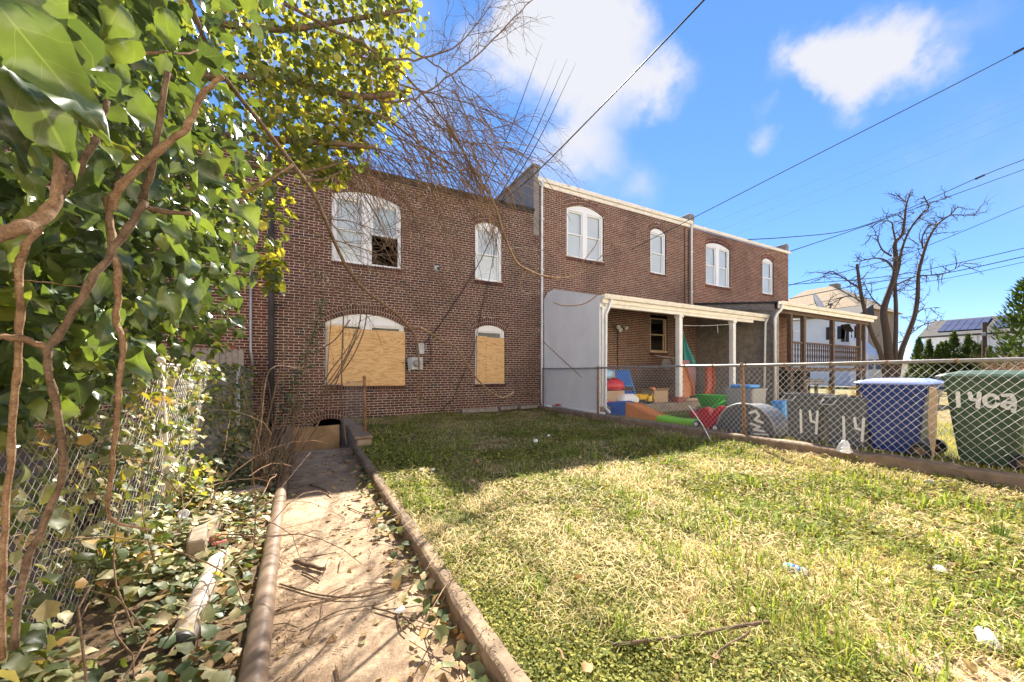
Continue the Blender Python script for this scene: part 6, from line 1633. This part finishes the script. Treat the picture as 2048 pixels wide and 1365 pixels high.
    q.tube(smooth_path([at(1090, 553, d=6.8), at(1140, 548, d=6.9), at(1185, 500, d=7), at(1195, 480, d=7.1)], 4), .008, 4); q.tube(smooth_path([at(1052, 540, d=6.7), at(1040, 570, d=6.7), at(1048, 585, d=6.7), at(1060, 588, d=6.7)], 4), .01, 5); q.tube(smooth_path([at(1228, 560, d=7.2), at(1175, 605, d=7.4), at(1130, 612, d=7.4), at(1106, 605, d=7.4)], 4), .011, 5); q.build('twigs', M['bark_tan'], b)['kind'] = 'stuff'
    # the long cut branch from the top of the picture to the boarded window
    c = thing('long_branch', 'long smooth grey branch slanting from the ivy down to the narrow boarded window', 'branch', tuple(at(840, 662, d=3.2)))
    S = smooth_path([at(x, y, d=d) for x, y, d in ((372, -20, 1.45), (405, 70, 1.5), (445, 150, 1.55), (520, 245, 1.75), (610, 362, 2.0), (640, 415, 2.1), (690, 530, 2.4), (735, 585, 2.6), (790, 625, 2.9), (822, 660, 3.1))], 2); n = len(S); q = MB(); q.tube(S, [.008 + .004 * i / n for i in range(n)], 8)
    S2 = smooth_path([at(x, y, d=d) for x, y, d in ((818, 655, 3.1), (845, 658, 3.2), (880, 680, 3.3), (912, 696, 3.4), (940, 740, 3.5), (970, 775, 3.6), (1005, 797, 3.7), (1028, 785, 3.75))], 2); q.tube(S2, [.0115 - .006 * (i / len(S2)) ** 2 for i in range(len(S2))], 8)
    S3 = smooth_path([at(x, y, d=d) for x, y, d in ((820, 656, 3.1), (834, 680, 3.12), (838, 730, 3.14), (840, 798, 3.16))], 4); q.tube(S3, [.009 - .003 * i / len(S3) for i in range(len(S3))], 7); q.ball(at(832, 803, d=3.16), .018, 7, 5); q.build('limb', M['bark'], c, True)
    q = MB(); q.tube([at(610, 362, d=2.0), at(650, 360, d=2.05), at(690, 340, d=2.1)], [.008, .006, .004], 5); q.tube([at(838, 798, d=3.16), at(850, 796, d=3.14)], [.007, .004], 5); q.tube([at(840, 655, d=3.15), at(810, 662, d=3.1)], [.007, .005], 5); twigs(q, S[8:], .007, rr, .5, .3, 1, -.05, .7, 4, .1); q.build('twigs', M['bark'], c)['kind'] = 'stuff'
    # thicket of sapling stems at the stair pit
    s = thing('sapling_thicket', 'clump of thin reddish sapling stems beside the path near the stair pit', 'shrub', (-.45, 5.2, -.08))
    st = MB()
    main = [[(505, 1000, 4.3), (545, 800, 4.9), (575, 690, 5.2), (600, 640, 5.4)], [(500, 1010, 4.2), (520, 860, 4.5), (540, 740, 4.8), (610, 735, 5.2), (650, 690, 5.5)], [(540, 1000, 4.4), (590, 880, 4.8), (650, 760, 5.2), (700, 690, 5.5), (722, 640, 5.6)], [(545, 1000, 4.4), (610, 850, 4.9), (680, 740, 5.3), (712, 660, 5.5)], [(530, 990, 4.3), (580, 870, 4.7), (620, 770, 5), (640, 680, 5.2)], [(520, 990, 4.3), (560, 900, 4.6), (600, 820, 5), (640, 740, 5.2)], [(550, 985, 4.4), (630, 860, 5), (690, 725, 5.4), (725, 655, 5.6)], [(510, 985, 4.3), (560, 870, 4.7), (597, 780, 5), (640, 600, 5.4)]]
    for m in main:
        S = smooth_path([at(x, y, d=d) for x, y, d in m], 5); n = len(S); st.tube(S, [.014 - .010 * i / n for i in range(n)], 5); twigs(st, S, .006, rr, .3, .55, 1, .08, .6, 3, .25)
    for i in range(26):
        p = at(rr.uniform(500, 560), rr.uniform(960, 1010), d=rr.uniform(4.2, 4.6)); d = nrm((rr.uniform(-.1, .5), rr.uniform(-.1, .5), 1.0)); pts = [p]; L = rr.uniform(.5, 1.6)
        for k in range(6): d = nrm(d + np.array((rr.gauss(0, .12), rr.gauss(0, .1), .03))); pts.append(pts[-1] + d * L / 6)
        st.tube(pts, [.008 - .001 * k for k in range(7)], 4, False)
    st.build('stems', M['bark'], s, True)
    # hanging vine shoots in front of the boarded window
    v = thing('hanging_vine', 'thin brown vine shoots hanging in front of the large boarded window', 'vine', tuple(at(690, 600, d=5)))
    q = MB()
    for m, r in (([(722, 560, 5.2), (720, 640, 5.2), (700, 700, 5.2), (650, 775, 5.1)], .007), ([(735, 620, 5.3), (725, 670, 5.3), (695, 730, 5.2), (640, 790, 5.1)], .008), ([(690, 560, 5.0), (686, 660, 5), (683, 760, 5), (688, 850, 5), (693, 890, 5)], .008), ([(668, 560, 5.1), (662, 640, 5.1), (655, 740, 5.1), (650, 790, 5.1)], .005), ([(640, 500, 5), (600, 560, 5), (610, 640, 5), (615, 760, 5)], .005), ([(700, 640, 5.3), (670, 680, 5.2), (640, 700, 5.1), (600, 735, 5)], .008)):
        S = smooth_path([at(x, y, d=d) for x, y, d in m], 5); q.tube(S, r, 4)
    q.build('shoots', M['bark'], v)
build_ivy(); build_branches()
# ================================================================== grass, litter and things lying about
def build_grass():
    rr = np.random.default_rng(5)
    def pts(n, bias=1.35):
        """more blades where they show larger"""
        out = []
        while sum(map(len, out)) < n:
            x = rr.uniform(.775, 6.62, n); y = rr.uniform(-.6, 10.55, n); d = np.hypot(x, y)
            t = (x * CS - y * SN) / np.maximum(x * SN + y * CS, .05)         # inside the view, with a margin
            k = (rr.random(n) < np.clip((1.5 / d) ** bias, .05, 1)) & (np.abs(t) < 1.75) & (x * SN + y * CS > .6)
            out.append(np.stack([x[k], y[k]], 1))
        return np.concatenate(out)[:n]
    def ground(p): return lawn_z(p[:, 0], p[:, 1])
    def blades(name, n, h0, h1, w, lean, colf, bias=1.35, flat=0.0, keepf=None):
        p = pts(n, bias)
        if keepf is not None: p = p[keepf(p)]
        n = len(p); d = np.hypot(p[:, 0], p[:, 1]); a = rr.uniform(0, 2 * np.pi, n); h = (h0 + (h1 - h0) * rr.random(n) ** 1.7) * (.7 + .7 * fbm(p[:, 0], p[:, 1], .5))
        wd = w * (.7 + .6 * rr.random(n)) * np.clip(d / 2.2, .9, 2.6)
        ln = lean * (.3 + rr.random(n)); dx, dy = np.cos(a), np.sin(a); z = ground(p) - .004 + flat * rr.random(n)
        b = np.stack([p[:, 0], p[:, 1], z], 1); s = np.stack([-dy, dx, np.zeros(n)], 1) * wd[:, None] / 2
        m = b + np.stack([dx * ln * h * .35, dy * ln * h * .35, h * .6 * (1 - flat * 8)], 1); t = b + np.stack([dx * ln * h, dy * ln * h, h * np.clip(1 - ln * .45, .1, 1) * (1 - flat * 8)], 1)
        V = np.stack([b - s, b + s, m + s * .8, m - s * .8, t], 1).reshape(-1, 3)
        i = np.arange(n)[:, None] * 5
        F = np.concatenate([i + np.array([[0, 1, 2]]), i + np.array([[0, 2, 3]]), i + np.array([[3, 2, 4]])], 1).reshape(-1, 3)
        o = mesh_np(name, V, F, M['grass'], None, False, col=np.repeat(colf(p, n), 5, 0)); return o
    def green(p, n):
        g = fbm(p[:, 0], p[:, 1], .9)[:, None]; r = rr.random((n, 1)); a, b, c = np.array((.12, .17, .035)), np.array((.30, .31, .07)), np.array((.50, .43, .17))
        t = np.clip(r * .6 + (g - .5) * 2.4 + .2, 0, 1); return np.where(t < .5, a + (b - a) * t * 2, b + (c - b) * (t - .5) * 2)
    def lush(p, n):
        r = rr.random((n, 1)); return np.array((.10, .17, .03)) + (np.array((.34, .37, .07)) - np.array((.10, .17, .03))) * r
    def straw(p, n):
        r = rr.random((n, 1)); return np.array((.42, .28, .12)) + (np.array((.80, .66, .38)) - np.array((.42, .28, .12))) * r
    tag(blades('grass', 170000, .012, .055, .0042, 1.0, green, 1.35, 0, lambda p: fbm(p[:, 0] + 3, p[:, 1] + 8, .9) + .3 * rr.random(len(p)) > .47), 'short yellow green grass covering the back lawn', 'grass', kind='stuff')
    tag(blades('tall_grass', 34000, .05, .17, .0058, .8, lush, 1.5, 0, lambda p: fbm(p[:, 0], p[:, 1], .38) > .58), 'longer green grass tufts on the back lawn', 'grass', kind='stuff')
    tag(blades('dry_straw', 80000, .02, .10, .0034, 2.2, straw, 1.4, .022, lambda p: fbm(p[:, 0] + 9, p[:, 1], .8) + .2 * rr.random(len(p)) > .555), 'dry tan straw lying through the lawn', 'straw', kind='stuff')
    # creeping weeds: small round leaves in patches
    n = 230000; p = pts(n, 1.3); k = fbm(p[:, 0] + 31, p[:, 1] + 4, .7) + .18 * rr.random(n) > .56; p = p[k]; n = len(p)
    d = np.hypot(p[:, 0], p[:, 1]); s = (.006 + .008 * rr.random(n)) * np.clip(d / 2.4, .9, 2.0); z = ground(p) + .005 + .035 * rr.random(n)
    nn = np.stack([rr.normal(0, .5, n), rr.normal(0, .5, n), np.ones(n)], 1); a = rr.uniform(0, 2 * np.pi, n); R = frames(nn, np.stack([np.cos(a), np.sin(a), np.zeros(n)], 1))
    T = (np.array([(-.7, 0, 0), (0, -1, .15), (.7, 0, 0), (0, 1, .15)], float), np.array([(0, 1, 2, 3)]), np.zeros((4, 2)))
    r = rr.random((n, 1)); c = np.array((.085, .115, .025)) + (np.array((.40, .37, .085)) - np.array((.085, .115, .025))) * r ** 1.2; pk = (rr.random((n, 1)) < .07) & (p[:, :1] > 3.2); c = np.where(pk, np.array((.20, .085, .07)), c)
    o = scatter_mesh('weed_leaves', T, np.stack([p[:, 0], p[:, 1], z], 1), R, s, M['grass'], None, True, c, False); tag(o, 'low creeping weeds in darker patches of the lawn', 'weeds', kind='stuff')
    # sparse grass in the neighbour's yard and weeds at the strip
    n = 26000; x = 6.9 + 6 * rr.random(n) ** 1.5; y = rr.uniform(-.5, 7.6, n); P = np.stack([x, y, np.full(n, .115)], 1); a = rr.uniform(0, 6.28, n); h = .04 + .07 * rr.random(n)
    dx, dy = np.cos(a), np.sin(a); sd = np.stack([-dy, dx, 0 * a], 1) * .007; tip = P + np.stack([dx * h * .5, dy * h * .5, h], 1); V = np.stack([P - sd, P + sd, tip], 1).reshape(-1, 3)
    tag(mesh_np('yard_grass', V, np.arange(3 * n).reshape(n, 3), M['grass'], None, False, col=np.repeat(green(P, n), 3, 0)), 'thin grass in the yard behind the bins', 'grass', kind='stuff')
    # one upright tuft near the fence
    c = at(1998, 1075, z=.02); q = MB(); r2 = random.Random(6); t = thing('grass_tuft', 'upright dark green grass tuft near the right edge of the lawn', 'grass tuft', (c[0], c[1], 0)); V, F, Cc = [], [], []
    for k in range(90):
        a = r2.uniform(0, 6.28); r = r2.uniform(0, .05); b = np.array((c[0] + r * math.cos(a), c[1] + r * math.sin(a), .0)); h = r2.uniform(.08, .17); l = np.array((math.cos(a), math.sin(a), 0)) * h * r2.uniform(.1, .4); s = np.array((-math.sin(a), math.cos(a), 0)) * .0028
        i = len(V); V += [b - s, b + s, b + l + np.array((0, 0, h))]; F.append((i, i + 1, i + 2))
    mesh_np('blades', np.array(V), np.array(F), M['grass'], t, col=np.tile((.06, .12, .02), (len(V), 1)))

def build_litter():
    rr = np.random.default_rng(15); r2 = random.Random(15)
    # dry leaves and bits on the path, heaped along the kerb, and in the leafy strip
    n = 520; y = .9 + 6.4 * rr.random(n) ** 1.2; x = .70 - .55 * rr.random(n) ** 3.2; P1 = np.stack([x, y, -.095 + .05 * rr.random(n) ** 2 * (x > .5)], 1)
    n = 110; P2 = np.stack([rr.uniform(-.25, .7, n), .9 + 6.4 * rr.random(n), np.full(n, -.098)], 1); n = 1800; P3 = np.stack([-.2 - 1.3 * rr.random(n) ** .9, 1.0 + 7.5 * rr.random(n) ** 1.2, -.06 + .04 * rr.random(n)], 1)
    P = np.concatenate([P1, P2, P3]); n = len(P); nn = np.stack([rr.normal(0, .45, n), rr.normal(0, .45, n), np.ones(n)], 1); a = rr.uniform(0, 6.28, n); R = frames(nn, np.stack([np.cos(a), np.sin(a), 0 * a], 1)); S = .05 * rr.uniform(.3, 1.15, n)
    for j, tm in enumerate((LOBED[2], ADULT_LO[1])):
        o = scatter_mesh('dry_leaves', tm, P[j::2], R[j::2], S[j::2], M['litter'] if j == 0 else M['litter'], None); tag(o, ('brown dry ivy leaves strewn along the path', 'pale curled oval leaves strewn along the path and strip')[j], 'leaves', kind='stuff')
    n = 160; y = 1.2 + 4.5 * rr.random(n); x = .69 - .2 * rr.random(n) ** 2; P = np.stack([x, y, -.08 + .05 * rr.random(n)], 1); R = leaf_pose(P, np.tile((-.5, 0, 1.0), (n, 1)), rr, .1, .5, 0, 1); o = scatter_mesh('fallen_ivy_leaves', LOBED[0], P, R, .075 * rr.uniform(.5, 1.1, n), M['ivy_low'], None); tag(o, 'green ivy leaves lying at the foot of the path kerb', 'leaves', kind='stuff')
    # fine crumbs and needles of bark on the path
    n = 9000; x = rr.uniform(-.33, .70, n); y = .7 + 6.7 * rr.random(n) ** 1.3; k = fbm(x * 2, y, .5) + .3 * rr.random(n) + .25 * (np.abs(x - .2) / .5) ** 2 > .72; x, y = x[k], y[k]; n = len(x); a = rr.uniform(0, 6.28, n); L = .006 + .03 * rr.random(n) ** 2; w = .0018 + .002 * rr.random(n)
    c = np.stack([x, y, np.full(n, -.103)], 1); d = np.stack([np.cos(a), np.sin(a), .08 * rr.normal(0, 1, n)], 1); s = np.stack([-np.sin(a), np.cos(a), 0 * a], 1)
    V = np.stack([c - d * L[:, None], c - s * w[:, None], c + d * L[:, None], c + s * w[:, None]], 1).reshape(-1, 3); col = np.repeat(np.array((.16, .10, .06)) + rr.random((n, 1)) * np.array((.34, .26, .16)), 4, 0)
    tag(mesh_np('path_litter', V, np.arange(4 * n).reshape(n, 4), M['grass'], None, col=col), 'fine brown crumbs and stalks scattered on the concrete path', 'litter', kind='stuff')
    n = 1500; x = rr.uniform(.715, .80, n); y = .6 + 6.2 * rr.random(n) ** 1.2; a = rr.uniform(0, 6.28, n); L = .004 + .02 * rr.random(n) ** 2; w = .0015 + .003 * rr.random(n)
    c = np.stack([x, y, .026 + .012 * rr.random(n)], 1); d = np.stack([np.cos(a), np.sin(a), .1 * rr.normal(0, 1, n)], 1); s = np.stack([-np.sin(a), np.cos(a), 0 * a], 1)
    V = np.stack([c - d * L[:, None], c - s * w[:, None], c + d * L[:, None], c + s * w[:, None]], 1).reshape(-1, 3); col = np.repeat(np.array((.10, .07, .04)) + rr.random((n, 1)) * np.array((.34, .28, .14)), 4, 0)
    tag(mesh_np('kerb_litter', V, np.arange(4 * n).reshape(n, 4), M['grass'], None, col=col), 'crumbs and dry stalks lying on top of the path kerb', 'litter', kind='stuff')
    # leaves in the grass
    n = 700; p = np.stack([rr.uniform(.95, 6.3, n), .3 + 6 * rr.random(n)], 1); P = np.stack([p[:, 0], p[:, 1], lawn_z(p[:, 0], p[:, 1]) + .02 + .03 * rr.random(n)], 1); R = leaf_pose(P, np.tile((0, 0, 1.0), (n, 1)), rr, .1, .5, 0, 1); o = scatter_mesh('lawn_leaves', ADULT_LO[0], P, R, .06 * rr.uniform(.4, 1.1, n), M['litter'], None); tag(o, 'scattered brown leaves lying in the lawn grass', 'leaves', kind='stuff')
    def stick(label, px, r0, r1, z=-.1, mat='bark', side=None, lift=.0):
        Pn = [at(x, y, z=z + r0 + lift) for x, y in px]; S = smooth_path(Pn, 5); n = len(S); t = thing('stick', label, 'stick', tuple(Pn[0]), 'sticks lying on path and lawn'); q = MB(); q.tube([p + np.array([r2.gauss(0, r0 * .12) for _ in range(3)]) for p in S], [r0 + (r1 - r0) * i / (n - 1) for i in range(n)], 7); q.build('shaft', M[mat], t, True)
        if side:
            for sp, rr_ in side:
                q = MB(); q.tube(smooth_path([at(x, y, z=z + r0 + lift) for x, y in sp], 4), rr_, 5); q.build('side_twig', M[mat], t, True)
    stick('stout cut stick with a pale end on the path right of the long pipe', [(590, 1122), (615, 1130), (650, 1139)], .016, .013)
    stick('short dark stick just below the stout cut stick', [(605, 1143), (640, 1162)], .006, .004); stick('crooked stick near the far end of the path', [(620, 970), (645, 978), (665, 990)], .012, .008)
    stick('long thin dark stick crossing the path from the pipe', [(560, 1168), (640, 1190), (720, 1194), (800, 1175), (880, 1150)], .006, .003); stick('forked thin stick in the middle of the path', [(745, 1215), (800, 1232), (840, 1262)], .006, .003, side=[([(795, 1230), (800, 1255), (812, 1268)], .004), ([(800, 1232), (830, 1240), (860, 1252)], .003)])
    stick('pale twig lying across the lower path', [(600, 1262), (680, 1222), (760, 1208), (820, 1180)], .004, .002); stick('thin twig on the path near its middle joint', [(695, 1015), (730, 1028), (765, 1032)], .005, .003); stick('upright looking pale stick at the bottom of the path', [(672, 1330), (678, 1365)], .006, .004, mat='bark_tan')
    stick('long grey stick across the bottom left corner of the strip', [(225, 1352), (330, 1350), (400, 1345), (490, 1328)], .010, .006, -.08, 'bark', None, .02)
    stick('long brown branch lying in the front lawn grass', [(1225, 1290), (1300, 1281), (1380, 1272), (1450, 1258), (1535, 1244)], .008, .010, .03, 'bark', [([(1500, 1252), (1492, 1270), (1440, 1300), (1425, 1335)], .005)])
    stick('thin pale stem arched over the lawn from the path kerb', [(805, 955), (850, 970), (880, 1000)], .003, .002, .06, 'bark_tan'); stick('slender dry stem lying along the kerb into the lawn', [(840, 1260), (905, 1150), (970, 1060), (1060, 950)], .004, .002, .05, 'bark_tan')
    stick('pale bent stick lying in the shaded grass near the house', [(955, 890), (990, 885), (1035, 880), (1060, 876)], .012, .006, .08)
    # small twigs on path and strip: too many to tell apart
    q = MB()
    for i in range(170):
        p = np.array((r2.uniform(-1.2, .68), .9 + 6.3 * r2.random() ** 1.3, -.098)); a = r2.uniform(0, 6.28); d = np.array((math.cos(a), math.sin(a), 0)); L = r2.uniform(.06, .38); b = np.array((-d[1], d[0], 0)) * r2.uniform(-.2, .2) * L; q.tube([p, p + d * L * .5 + b + np.array((0, 0, .01)), p + d * L + np.array((0, 0, r2.uniform(0, .02)))], [.0035, .003, .002], 4, False)
    tag(q.build('small_twigs', M['bark']), 'small twigs strewn over the path and the leafy strip', 'twigs', kind='stuff')
    # pipes
    t = thing('long_pipe', 'long brown plastic pipe lying along the left edge of the path', 'pipe', (-.24, 3, -.11)); q = MB(); S = [(-.275, 6.2, -.05), (-.27, 5.5, -.05), (-.25, 4.2, -.052), (-.225, 2.8, -.052), (-.205, 1.9, -.052), (-.19, 1.0, -.052)]; q.tube(smooth_path(S, 4), .056, 16); q.build('barrel', M['pipe'], t, True)
    q = MB(); q.lathe((-.272, 5.6, -.05), [(.057, 0), (.064, .005), (.064, .12), (.057, .125)], 16, (0, 1, 0)); q.build('coupling', M['pipe'], t, True)
    t = thing('short_pipe', 'short pale pipe offcut with a dark open end left of the long pipe', 'pipe', (-.54, 2.8, -.1)); a, b = np.array((-.545, 3.32, -.02)), np.array((-.535, 2.34, -.028)); dr = nrm(b - a); q = MB()
    q.lathe(a, [(.050, 0), (.056, .003), (.056, float(np.linalg.norm(b - a))), (.048, float(np.linalg.norm(b - a)) + .001), (.048, .05), (.01, .05)], 20, dr); q.build('barrel', M['pipe_pale'], t, True); q = MB(); q.lathe(b - dr * .12, [(.0475, 0), (.005, .001)], 16, dr); q.build('inside', M['black_plastic'], t)
    q = MB(); q.lathe(b - dr * .026, [(.0568, 0), (.0585, .004), (.0585, .026), (.0568, .028)], 20, dr); q.build('collar', M['black_plastic'], t, True)
    # blocks
    def block(label, c, sx, sy, sz, rot, mat, tilt=0.0):
        q = MB(); q.rbox(-sx / 2, sx / 2, -sy / 2, sy / 2, 0, sz, .012); V = np.array(q.v); ca, sa = math.cos(rot), math.sin(rot); ct, st_ = math.cos(tilt), math.sin(tilt)
        V = np.stack([V[:, 0] * ct - V[:, 2] * st_, V[:, 1], V[:, 0] * st_ + V[:, 2] * ct], 1); V = np.stack([V[:, 0] * ca - V[:, 1] * sa, V[:, 0] * sa + V[:, 1] * ca, V[:, 2]], 1) + np.array(c)
        tag(mesh_np('block', V, q.f, M[mat], loc=tuple(c)), label, 'block', 'loose blocks in the ivy strip')
    block('tan concrete block standing on end in front of the ivy, nearest the short pipe', (-.70, 3.50, -.10), .10, .30, .21, .12, 'concrete'); block('flat tan concrete block behind the standing one', (-.80, 3.92, -.10), .26, .42, .15, -.25, 'concrete', .1); block('red brick half buried right of the standing block', (-.60, 3.62, -.10), .09, .2, .11, .3, 'plum'); block('pale concrete block by the sapling stems near the long pipe', (-.58, 5.0, -.10), .3, .2, .12, .5, 'concrete'); block('grey block lying at the wooden fence beyond the saplings', (-.75, 6.9, -.10), .4, .2, .16, -.2, 'oldwood')
    c = at(367, 1029, d=2.9); t = thing('jar_cover', 'round white plastic lid lying in the ivy by the flat block', 'lid', tuple(c)); q = MB(); q.lathe(c, [(.034, 0), (.036, .004), (.036, .010), (.033, .012), (.031, .008), (.004, .008)], 20, (.25, -.75, .6)); q.build('disc', M['white_plastic'], t, True)
    q = MB(); u = nrm(np.cross((.25, -.75, .6), (0, 0, 1))); v = np.cross(u, nrm((.25, -.75, .6))); o_ = np.array(c) + nrm((.25, -.75, .6)) * .0095
    q.tube([o_ - u * .008 - v * .01, o_ - u * .008 + v * .01, o_ + u * .004 + v * .008, o_ + u * .004 + v * .001, o_ - u * .006, o_ + u * .007 - v * .002, o_ + u * .006 - v * .01, o_ - u * .008 - v * .01], .0012, 4); q.build('letter', M['black'], t)
    # cans
    def can(label, c, ax, body, bands):
        t = thing('drink_can', label, 'can', tuple(c)); ax = nrm(ax); c = np.array(c, float); q = MB(); q.lathe(c, [(.024, 0), (.026, .004), (.032, .012), (.0328, .018), (.0328, .104), (.031, .11), (.0265, .117), (.0262, .121), (.0245, .121), (.0235, .117), (.004, .117)], 20, ax); q.build('shell', M[body], t, True)
        for z0, z1, mt in bands:
            q = MB(); q.lathe(c, [(.0329, z0), (.0333, z0 + .001), (.0333, z1), (.0329, z1 + .001)], 20, ax); q.build('printed_band', M[mt], t, True)
    plastic('can_silver', (.62, .62, .64), .3)
    c1 = at(1566, 1134, z=.045); c2 = at(1612, 1148, z=.035); can('blue and white drink can lying in the middle of the lawn', c1, c2 - c1, 'can_silver', ((.02, .035, 'teal_cloth'), (.04, .06, 'toy_blue'), (.075, .085, 'toy_blue')))
    c1 = at(1982, 1293, z=.045); c2 = at(1950, 1235, z=.05); t = can('white and silver drink can lying near the bottom right corner', c1, c2 - c1, 'can_silver', ((.03, .10, 'white_plastic'),))
    # scraps
    for i, (x, y, s, lab, mt) in enumerate(((1880, 1140, .05, 'white torn plastic scrap right of the blue can', 'white_plastic'), (1858, 965, .06, 'clear grey plastic scrap near the fence kerb', 'grey_plastic_light'), (1655, 1030, .03, 'small pale paper scrap in the middle lawn', 'white_stucco'), (1072, 884, .07, 'pale plastic shred in the shaded lawn', 'white_stucco'), (1097, 872, .05, 'smaller pale shred beyond the other in the shaded lawn', 'white_stucco'), (842, 939, .03, 'left one of two pale pebbles at the shadow edge', 'white_stucco'), (866, 939, .03, 'right one of two pale pebbles at the shadow edge', 'white_stucco'), (800, 1222, .04, 'pale silvery wrapper on the path by the kerb', 'white_plastic'), (740, 845, .03, 'white bottle cap in the grass by the stair wall', 'white_plastic'))):
        zz = .05 if y < 1000 else .03
        if x in (800,): zz = -.09
        c = at(x, y, z=zz); q = MB(); L = [[(c[0] + s * f * (.6 + .5 * r2.random()) * math.cos(k * 1.257 + i), c[1] + s * .7 * f * (.6 + .5 * r2.random()) * math.sin(k * 1.257 + i), c[2] - .01 + h * s + r2.uniform(-.15, .15) * s) for k in range(5)] for f, h in ((.8, 0), (1, .25), (.7, .55), (.2, .7))]; q.loft(L); tag(q.build('litter_scrap', M[mt], loc=tuple(c)), lab, 'litter', 'pale litter in the yard')
    c = at(1870, 1350, z=.02); q = MB(); prof = [(f * .36 * math.cos(a_) + .03, f * .24 * math.sin(a_) - .04) for a_, f in ((k_ * 2 * math.pi / 18, 1 + .22 * math.sin(k_ * 2.4) * math.cos(k_ * .9)) for k_ in range(18))]; zq = float(lawn_z(c[0], c[1])); q.loft([[(c[0] + x, c[1] + y, -.08) for x, y in prof], [(c[0] + x, c[1] + y, zq + .004) for x, y in prof], [(c[0] + x * .9, c[1] + y * .88, zq + .018) for x, y in prof], [(c[0] + x * .5, c[1] + y * .5, zq + .022) for x, y in prof]]); tag(q.build('paving_stone', M['path'], loc=tuple(c)), 'worn pale paving stone sunk in the lawn at the bottom right', 'stone')
    # rods by the porch
    q = MB(); q.tube([at(1086, 683, d=10.3), at(1120, 715, d=10.0), at(1163, 755, d=9.6)], [.012, .014, .010], 6); tag(q.build('leaning_rod', M['bark_tan'], loc=tuple(at(1163, 755, d=9.6))), 'thin dry stem leaning across the white porch wall', 'stem')
    q = MB(); q.tube([at(1378, 812, X=6.6), at(1405, 850, X=6.45), at(1432, 902, X=6.2)], [.012, .010, .006], 6); tag(q.build('leaning_rod', M['white'], loc=tuple(at(1432, 902, X=6.2))), 'thin white rod leaning on the fence beside the red toy car', 'rod')
    # plywood leaning in the stair pit
    q = MB(); q.add([(-.25, 7.95, -.75), (.55, 7.95, -.75), (.55, 8.1, .27), (-.25, 8.1, .25), (-.25, 7.97, -.75), (.55, 7.97, -.75), (.55, 8.12, .27), (-.25, 8.12, .25)], [(0, 1, 2, 3), (7, 6, 5, 4), (0, 4, 5, 1), (1, 5, 6, 2), (2, 6, 7, 3), (3, 7, 4, 0)]); tag(q.build('pit_board', M['ply_old'], loc=(.1, 8, -.7)), 'old brown plywood sheet standing in the stair pit', 'board')
build_grass(); build_litter()
